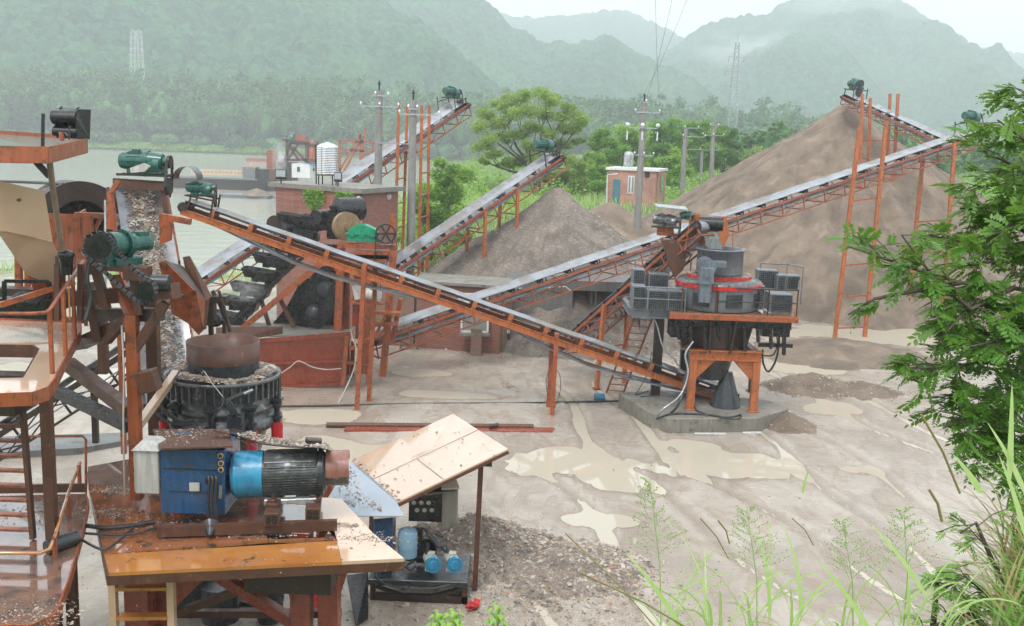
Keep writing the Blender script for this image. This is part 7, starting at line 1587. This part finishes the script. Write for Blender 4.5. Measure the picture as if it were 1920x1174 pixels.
for x0, y0, x1, y1 in ((540, 270, 560, 300), (560, 270, 535, 305), (548, 275, 590, 320), (575, 270, 575, 320), (540, 268, 600, 272), (530, 262, 580, 268), (538, 300, 600, 300), (520, 340, 545, 270), (538, 262, 538, 310), (595, 265, 600, 320)): b.bar(at(x0, y0, Yd), at(x1, y1, Yd), .45)
b.build('frame', M['rust'], dr); bxp(MB(), 520, 305, 548, 345, Yd - 2, 5).build('engine_house', M['rust_dark'], dr); b = MB(); b.sheet([at(562, 303, Yd - 3), at(598, 310, Yd - 3), at(606, 322, Yd - 3), at(580, 308, Yd - 3)], .3); b.build('tarpaulin', M['cyan'], dr)
fr = thing('gantry_barge', 'reddish open gantry frame on the river right of the dredger', 'barge', (X_(660, 170), 170, -2)); hull(fr, X_(630, 170), X_(720, 170), 170, 5, -2.4, -1, 'rust'); b = MB()
for x0, y0, x1, y1 in ((637, 262, 637, 330), (637, 264, 706, 268), (680, 262, 682, 330), (700, 268, 700, 330), (637, 320, 676, 254), (637, 335, 682, 256), (640, 280, 700, 285), (684, 240, 684, 262), (676, 252, 676, 300)): b.bar(at(x0, y0, 170), at(x1, y1, 170), .38)
b.build('gantry', M['orange'], fr)
bg1 = thing('barge', 'long low barge with a railed deck moored left of the dredger', 'barge', (X_(420, 175), 175, -2)); hull(bg1, X_(318, 178), X_(505, 178), 178, 6, -2.5, -.2, 'rust_dark'); bxp(MB(), 455, 314, 478, 335, 176, 3).build('wheelhouse', M['grey'], bg1)
b = MB()
for i in range(14): b.bar(at(360 + i * 7, 318, 177), at(360 + i * 7, 326, 177), .2)
b.bar(at(358, 318, 177), at(455, 321, 177), .25); b.bar(at(358, 326, 177), at(455, 328, 177), .25)
for x0, y0, x1, y1 in ((462, 316, 470, 306), (478, 316, 470, 306), (456, 312, 480, 312)): b.bar(at(x0, y0, 176), at(x1, y1, 176), .2)
b.build('deck_railing', M['tan'], bg1); bxp(MB(), 482, 318, 508, 340, 176, 4).build('engine_house', M['black'], bg1)
bg2 = thing('barge', 'small blue grey barge heaped with sand floating in front of the long barge', 'barge', (X_(460, 155), 158, -2)); hull(bg2, X_(412, 158), X_(505, 158), 158, 4, -2.4, -1.5, 'grey'); b = MB(); b.lathe((X_(475, 158), 160, -1.6), [(2.6, 0), (1.3, .7), (.1, 1.1)], 12); b.build('sand_load', M['sand'], bg2)
bxp(MB(), 504, 318, 520, 338, 160, 3).build('shed', M['rust'], bg2)
# spoil pontoon line at far left of dredger
b = MB(); b.bar(at(462, 300, 330), at(540, 302, 330), 1.0, 1.2); tag(b.build('floating_pipe', M['red_or']), 'low red floating pipe line near the far river bank', 'floating pipe')
# steam
def vapour(nm, lb, c, sz, dens, nsc=3.5, edge=.25):
    b = MB(); b.ball(c, 1, sz, 20, 12); o = b.build(nm, [], base=c); m = bpy.data.materials.new(nm); m.use_nodes = True; n = m.node_tree; n.nodes.clear(); ho = n.nodes.new('ShaderNodeOutputMaterial'); hv = n.nodes.new('ShaderNodeVolumePrincipled'); hv.inputs['Color'].default_value = (.97, .985, 1, 1)
    tcn = n.nodes.new('ShaderNodeTexCoord'); mp = n.nodes.new('ShaderNodeMapping'); mp.inputs['Scale'].default_value = tuple(1 / k for k in sz); n.links.new(tcn.outputs['Object'], mp.inputs[0])
    tn_ = n.nodes.new('ShaderNodeTexNoise'); tn_.inputs['Scale'].default_value = nsc; tn_.inputs['Detail'].default_value = 3; n.links.new(mp.outputs[0], tn_.inputs['Vector'])
    ln = n.nodes.new('ShaderNodeVectorMath'); ln.operation = 'LENGTH'; n.links.new(mp.outputs[0], ln.inputs[0]); fo = ramp(n, ln.outputs['Value'], [(edge, 1), (.97, 0)])
    r_ = ramp(n, tn_.outputs['Fac'], [(.40, 0), (.66, 1)]); mm = n.nodes.new('ShaderNodeMath'); mm.operation = 'MULTIPLY'; mm.inputs[1].default_value = dens; n.links.new(r_.outputs[0], mm.inputs[0]); m2 = n.nodes.new('ShaderNodeMath'); m2.operation = 'MULTIPLY'; n.links.new(mm.outputs[0], m2.inputs[0]); n.links.new(fo.outputs[0], m2.inputs[1])
    n.links.new(m2.outputs[0], hv.inputs['Density']); n.links.new(hv.outputs[0], ho.inputs['Volume']); o.data.materials.append(m); return struct(o, lb, 'steam' if nm == 'steam' else 'mist', 'stuff')
vapour('mist', 'low white mist drifting over the ridge left of the right mountain', at(1410, 95, 1080), (85, 60, 26), .018, 2.0)
vapour('mist', 'white mist covering the top of the right mountain', at(1620, 0, 1250), (150, 60, 34), .014, 2.0)
vapour('steam', 'white steam rising from the dredger', at(524, 300, Yd - 4), (1.6, 1.2, 4.2), .9)

vapour('steam', 'thin mist hanging at the lower black buckets', at(462, 545, 35.5), (.8, .6, .55), .8)
rg = np.random.RandomState(77); n_ = 9000; x = rg.uniform(-178, -70, n_); y = 403.5 + rg.rand(n_) * 5; P = np.column_stack([x, y, -1.6 + (y - 403) * .42 + rg.rand(n_) * .8 * np.clip((x + 180) / 20, .2, 1)]); v, q = leafquads(P, 1.1, .4, .7)
struct(mesh_np('grass', v, q, M['leaf_bright'], base=(-120, 405, -1)), 'light green grass strip at the foot of the far bank trees', 'grass', 'stuff')

# ================================================================== FOREGROUND FOLIAGE
LF = [(0, 0)]
def pinnate(P, D, L, rng, npair=6, lw=.42, droop=.3):
    """P base points (N,3), D directions (N,3), L lengths -> leaflets"""
    n = len(P); D = D / np.linalg.norm(D, axis=1)[:, None]; up = np.array([[0, 0, 1.0]]) + rng.normal(size=(n, 3)) * .35; S_ = np.cross(D, up); S_ /= np.linalg.norm(S_, axis=1)[:, None]; U = np.cross(S_, D)
    out = []
    for k in range(npair + 1):
        t = (k + .8) / (npair + 1); base = P + D * (L * t)[:, None]; base[:, 2] -= droop * L * t * t
        ll = L * lw * (1 - .45 * abs(t - .45) * 2) * (.85 + .3 * rng.rand(n))
        for sg in ((-1, 1) if k < npair else (0,)):
            d = D * .55 + S_ * sg * .85 - U * .12 + rng.normal(size=(n, 3)) * .08; d[:, 2] -= .18; d /= np.linalg.norm(d, axis=1)[:, None]
            w = np.cross(d, U); w /= np.linalg.norm(w, axis=1)[:, None]
            m = base + d * (ll * .45)[:, None]; ww = (ll * .24)[:, None]
            out.append(np.stack([base, m + w * ww, base + d * ll[:, None], m - w * ww], 1))
    v = np.concatenate(out, 0).reshape(-1, 3); return v, np.arange(len(v)).reshape(-1, 4)
def fore_tree(label, trunk_pts, branches, seed, mat='leaf_fore', twig=26, ll=.15):
    rng = np.random.RandomState(seed); t = thing('tree', label, 'tree', trunk_pts[0]); b = MB(); n_ = len(trunk_pts); b.tube(trunk_pts, 1, 10, [(.16 if trunk_pts[0].x > 4 else .03) * (1 - .6 * i / (n_ - 1)) for i in range(n_)]); b.build('trunk', M['bark'], t)
    Pb, Db, Lb = [], [], []; bb = MB()
    for pts, dens in branches:
        w = [at(*p) for p in pts]; bb.tube(w, 1, 6, [.016 * (1 - .8 * i / (len(w) - 1)) + .003 for i in range(len(w))])
        for i in range(len(w) - 1):
            a, c = w[i], w[i + 1]; L = (c - a).length; nt_ = max(1, int(L * dens * .47))
            for k in range(nt_):
                p = a.lerp(c, rng.rand()); d = (c - a).normalized() * rng.uniform(.2, 1) + V(rng.normal(size=3)) * .75; d.z = d.z * .6 - .05; d.normalize(); tl = rng.uniform(.08, .3); e = p + d * tl
                bb.tube([p, p.lerp(e, .5) + V((0, 0, .02)), e], .004, 3)
                for j in range(rng.randint(4, 8)):
                    f = rng.uniform(.3, 1); q = p.lerp(e, f); dd = d + V(rng.normal(size=3)) * .8; dd.z *= .6
                    Pb.append(list(q)); Db.append(list(dd.normalized())); Lb.append(ll * rng.uniform(.6, 1.15))
    bb.build('branches', M['bark'], t)
    v, q = pinnate(np.array(Pb), np.array(Db), np.array(Lb) * (.7 + .6 * rng.rand(len(Lb))), rng); mesh_np('crown', v, q, M[mat], t, base=tuple(np.mean(Pb, 0))); return t
g0_ = V((4.6, 7.0, 4.5))
brs = [([(2000, 560, 7.2), (1900, 540, 7.0), (1800, 530, 6.9), (1700, 500, 6.8), (1630, 475, 6.8), (1590, 462, 6.8)], 34), ([(1900, 540, 7.0), (1820, 580, 6.7), (1750, 520, 6.8), (1690, 440, 6.9)], 26), ([(1800, 530, 6.9), (1720, 545, 6.7), (1640, 560, 6.7), (1590, 590, 6.7)], 16), ([(2020, 640, 7.4), (1900, 640, 7.2), (1800, 610, 7.0), (1740, 590, 7.0)], 46),
       ([(2020, 480, 7.6), (1930, 440, 7.5), (1860, 400, 7.4), (1800, 390, 7.3)], 56), ([(2020, 380, 7.8), (1930, 330, 7.8), (1880, 300, 7.7), (1850, 290, 7.7)], 44), ([(2020, 300, 8), (1950, 240, 8), (1900, 190, 8), (1885, 185, 8)], 34), ([(2030, 560, 7.6), (1930, 500, 7.5), (1830, 460, 7.4), (1740, 440, 7.3)], 58), ([(2000, 620, 7.0), (1900, 580, 6.8), (1830, 560, 6.8), (1760, 640, 6.6)], 44),
       ([(2030, 700, 7.2), (1930, 690, 7.0), (1840, 680, 6.8), (1760, 690, 6.7), (1705, 690, 6.7)], 58), ([(2030, 760, 7.2), (1930, 760, 7.0), (1850, 745, 6.8), (1770, 740, 6.7)], 60), ([(2020, 800, 7), (1930, 810, 6.8), (1860, 800, 6.7), (1800, 790, 6.6), (1770, 800, 6.6)], 60), ([(2020, 860, 7), (1940, 840, 6.8), (1880, 840, 6.7), (1830, 860, 6.6)], 60), ([(2020, 640, 7.0), (1940, 610, 6.8), (1870, 640, 6.6), (1820, 650, 6.5)], 56),
       ([(2030, 420, 7.2), (1960, 400, 7.0), (1890, 430, 6.9), (1850, 460, 6.9)], 56), ([(2020, 860, 6.6), (1930, 880, 6.5), (1880, 890, 6.4)], 40), ([(2040, 330, 7.6), (1960, 290, 7.5), (1905, 250, 7.5), (1870, 225, 7.5)], 60), ([(2040, 400, 7.4), (1960, 350, 7.3), (1890, 345, 7.3), (1835, 350, 7.3)], 66), ([(2040, 470, 7.2), (1950, 470, 7.1), (1870, 490, 7.0), (1800, 500, 7.0)], 60), ([(2040, 260, 7.8), (1970, 210, 7.8), (1920, 175, 7.8)], 60), ([(2030, 420, 7.7), (1940, 390, 7.6), (1850, 420, 7.5)], 60)]
fore_tree('green leafy tree with feathery leaves reaching in from the right edge', [g0_, V((4.5, 7.1, 6.2)), V((4.6, 7.3, 8.2)), V((4.7, 7.6, 10.2)), V((4.5, 7.9, 11.6))], brs, 5)
brs2 = [([(1960, 1240, 5.6), (1870, 1130, 5.6), (1810, 1080, 5.6), (1760, 1110, 5.6)], 60), ([(1900, 1240, 5.6), (1820, 1150, 5.6), (1760, 1170, 5.6), (1720, 1200, 5.6)], 60), ([(1930, 1200, 5.8), (1860, 1050, 5.8), (1830, 980, 5.8), (1800, 1000, 5.8)], 34)]
fore_tree('low leafy bush at the bottom right under the tall grass', [V((2.7, 5.7, 5.6)), V((2.6, 5.7, 6.1)), V((2.55, 5.6, 6.5))], brs2, 9, 'leaf_mid', ll=.09)

# tall grass bank at the right edge
rg = np.random.RandomState(81); n_ = 1700; px = 1885 + rg.rand(n_) ** .8 * 200; Yg = rg.uniform(4.2, 6.8, n_); P = np.array([list(at(a, 1050, y)) for a, y in zip(px, Yg)]); P[:, 2] = rg.uniform(5.2, 6.9, n_)
v, q = blades(P, .34, .016, 1.1, rg, 5); gb1 = mesh_np('tall_grass', v, q, M['leaf_mid']); struct(gb1, 'dense tall grass with long drooping blades at the right edge', 'grass', 'stuff')
n_ = 1900; px = 1868 + rg.rand(n_) * 200; Yg = rg.uniform(4.0, 6.5, n_); P = np.array([list(at(a, 1100, y)) for a, y in zip(px, Yg)]); P[:, 2] = rg.uniform(5.2, 6.7, n_)
v, q = blades(P, .40, .016, 1.3, rg, 5); mesh_np('dry_blades', v, q, M['grass_dry'], gb1)
# arching grass plants along the bottom
def arch(b, p, az, L, w, lean, seg=8):
    d = V((math.cos(az), math.sin(az), 0)); s = V((-math.sin(az), math.cos(az), 0)); pts = []; a = math.pi / 2 - lean * .3; q = V(p); prev = None
    s = V((1, -.2, 0)) if abs(d.y) > .7 else V((-math.sin(az) * .6 , math.cos(az) * .3, .8)).normalized()
    vs = []
    for k in range(seg + 1):
        t = k / seg; ww = w * min(1, t * 5 + .35) * (1 - t) ** .6; vs += [q - s * ww / 2, q + s * ww / 2 + V((0, 0, ww * .12))]
        q = q + (d * math.cos(a) + UPZ * math.sin(a)) * (L / seg); a -= lean * 2.0 / seg * (.5 + t)
    b.add(vs, [(2 * i, 2 * i + 1, 2 * i + 3, 2 * i + 2) for i in range(seg)], True)
def grass_plant(label, px, py, Yp, n, L, seed, top=None, w=.03, name='tall_grass_plant', mat='grass', grp='pale grass plants along the bottom edge'):
    r = random.Random(seed); base = at(px, py + 45, Yp); t = thing(name, label, 'grass plant', base, grp)
    for i in range(n):
        b = MB(); az = r.choice([2.6, 3.0, 3.4, 0, .3, -.3, 1.6, 4.4]) + r.uniform(-.35, .35); o = V((r.uniform(-.06, .06), r.uniform(-.06, .06), r.uniform(0, .22))); arch(b, base + o, az, L * r.uniform(.45, .9), w * .55 * r.uniform(.6, 1.2), r.uniform(.35, 1.1)); b.build('blade', M[mat], t)
    if top:
        b = MB(); q = at(*top); m = base.lerp(q, .5) + V((.02, 0, .03)); b.tube([base, m, q], 1, 5, [.004, .003, .001]); st = b.build('stem', M['grass'], t)
        b = MB()
        for i in range(46):
            f = .55 + .45 * (i / 46); p = m.lerp(q, (f - .5) * 2) if f > .5 else m; l = .13 * (1.15 - f) * 2.2; az = r.uniform(0, 6.28); e = p + V((math.cos(az) * l, math.sin(az) * l * .6, l * .5)); b.tube([p, e], .0008, 3)
            for j in range(5): u = p.lerp(e, .4 + j * .14); b.ball(u + V((r.uniform(-.006, .006), 0, r.uniform(-.006, .006))), .003, (1, 1, 1.5), 4, 3)
        b.build('seed_head', M['grass'], st)
for a in [('pale grass plant with a feathery seed stalk at the left of the bottom row', 1240, 1200, 4.6, 8, .62, 1, (1218, 900, 4.6)), ('broad bladed pale grass second from the left in the bottom row', 1330, 1205, 4.3, 10, .6, 2), ('grass plant with a seed stalk near the bottom centre right', 1420, 1195, 4.5, 9, .62, 3, (1400, 950, 4.5)),
          ('thick pale grass tuft in the middle of the bottom row', 1490, 1205, 4.2, 10, .58, 4), ('grass plant with a leaning seed stalk below the small sand mounds', 1600, 1190, 4.6, 9, .62, 5, (1580, 975, 4.6)), ('grass tuft with one long diagonal blade toward the right', 1690, 1185, 4.5, 9, .66, 6, (1695, 955, 4.5)), ('rightmost pale grass tuft beside the low bush', 1745, 1195, 4.4, 8, .6, 7)]: grass_plant(*a)
def reed(label, p0, p1, w, mat='grass', name='grass_blade', grp='single blades and dry stalks in front'):
    a, c = at(*p0), at(*p1); b = MB(); s = V((1, 0, .15)).normalized(); vs = []
    for k in range(7): t = k / 6; q = a.lerp(c, t) + V((0, 0, .05 * math.sin(t * 3.14) * (c - a).length)); ww = w * (1 - t) ** .6 * min(1, .5 + t * 3); vs += [q - s * ww / 2, q + s * ww / 2 + V((0, .004, 0))]
    b.add(vs, [(2 * i, 2 * i + 1, 2 * i + 3, 2 * i + 2) for i in range(6)], True); return tag(b.build(name, M[mat]), label, 'grass blade', grp)
for l_, a, c, w in [('long green blade slanting up left from the bottom edge, leftmost', (1290, 1200, 4), (1168, 1030, 4), .028), ('long green blade slanting up left in the middle of the bottom edge', (1640, 1200, 4), (1525, 1040, 4), .028), ('long green blade slanting up left below the dry stalk', (1735, 1115, 4), (1625, 975, 4), .026), ('single short upright green blade standing on the mud', (1505, 925, 5), (1516, 880, 5), .022), ('tall upright blade at the right edge before the tree', (1893, 900, 4.2), (1898, 715, 4.2), .035), ('long blade rising at the right beside the upright one', (1925, 930, 4.2), (1850, 790, 4.2), .03), ('green blade bending left above the grass bank', (1840, 925, 4.6), (1785, 850, 4.6), .04), ('blade crossing the tree leaves at the right edge', (1925, 1010, 4.0), (1872, 850, 4.0), .03)]: reed(l_, a, c, w)
for l_, a, c, r_ in [('long brown dry stalk leaning left before the tree', (1800, 925, 4.6), (1727, 777, 4.6), .006), ('short thick dry stalk left of the grass bank', (1766, 978, 4.6), (1742, 918, 4.6), .007), ('thin dry stalk leaning left above the middle grass', (1366, 1048, 4.6), (1313, 972, 4.6), .003), ('short thin stalk right of the leaning one', (1368, 1020, 4.6), (1346, 976, 4.6), .004), ('thin dry stalk leaning over the right middle grass', (1525, 1022, 4.6), (1485, 972, 4.6), .003), ('brown dry stalk lying low across the gravel at the bottom', (1310, 1190, 4), (1090, 1075, 4), .004), ('second brown stalk crossing the pebbles at the bottom', (1250, 1200, 4), (1060, 1000, 4.2), .003)]:
    b = MB(); b.tube([at(*a), at(*a).lerp(at(*c), .5) + V((.01, 0, .01)), at(*c)], r_, 6); tag(b.build('dry_stalk', M['grass_dry']), l_, 'dry stalk', 'single blades and dry stalks in front')
# leafy shoots at the bottom left of the gravel
def shoot(label, px, py, Yp, h, seed):
    r = random.Random(seed); base = at(px, py, Yp); t = thing('leafy_shoot', label, 'young plant', base, 'leafy shoots at the bottom edge'); b = MB(); b.tube([base, base + V((.01, 0, h))], .005, 5); b.build('stem', M['leaf_bright'], t); b = MB()
    for i in range(16):
        z = h * (.25 + .75 * i / 16); az = i * 2.4; L = .06 * (1.25 - z / h * .6); d = V((math.cos(az), math.sin(az), .5 if z > h * .8 else .15)); s = V((-math.sin(az), math.cos(az), 0)); p = base + V((0, 0, z)); m = p + d * L * .5 + V((0, 0, .015)); e = p + d * L - V((0, 0, .01)); w = L * .22
        b.add([p, m + s * w, e, m - s * w], [(0, 1, 2, 3)])
    b.build('leaves', M['leaf_bright'], t)
shoot('tall leafy shoot at the bottom edge below the pebbles', 930, 1195, 3.6, .12, 1); shoot('small leafy shoot left of the taller one at the bottom', 850, 1195, 3.5, .09, 2); shoot('tiny leafy shoot at the foot of the shelter post', 822, 1192, 3.6, .08, 3)
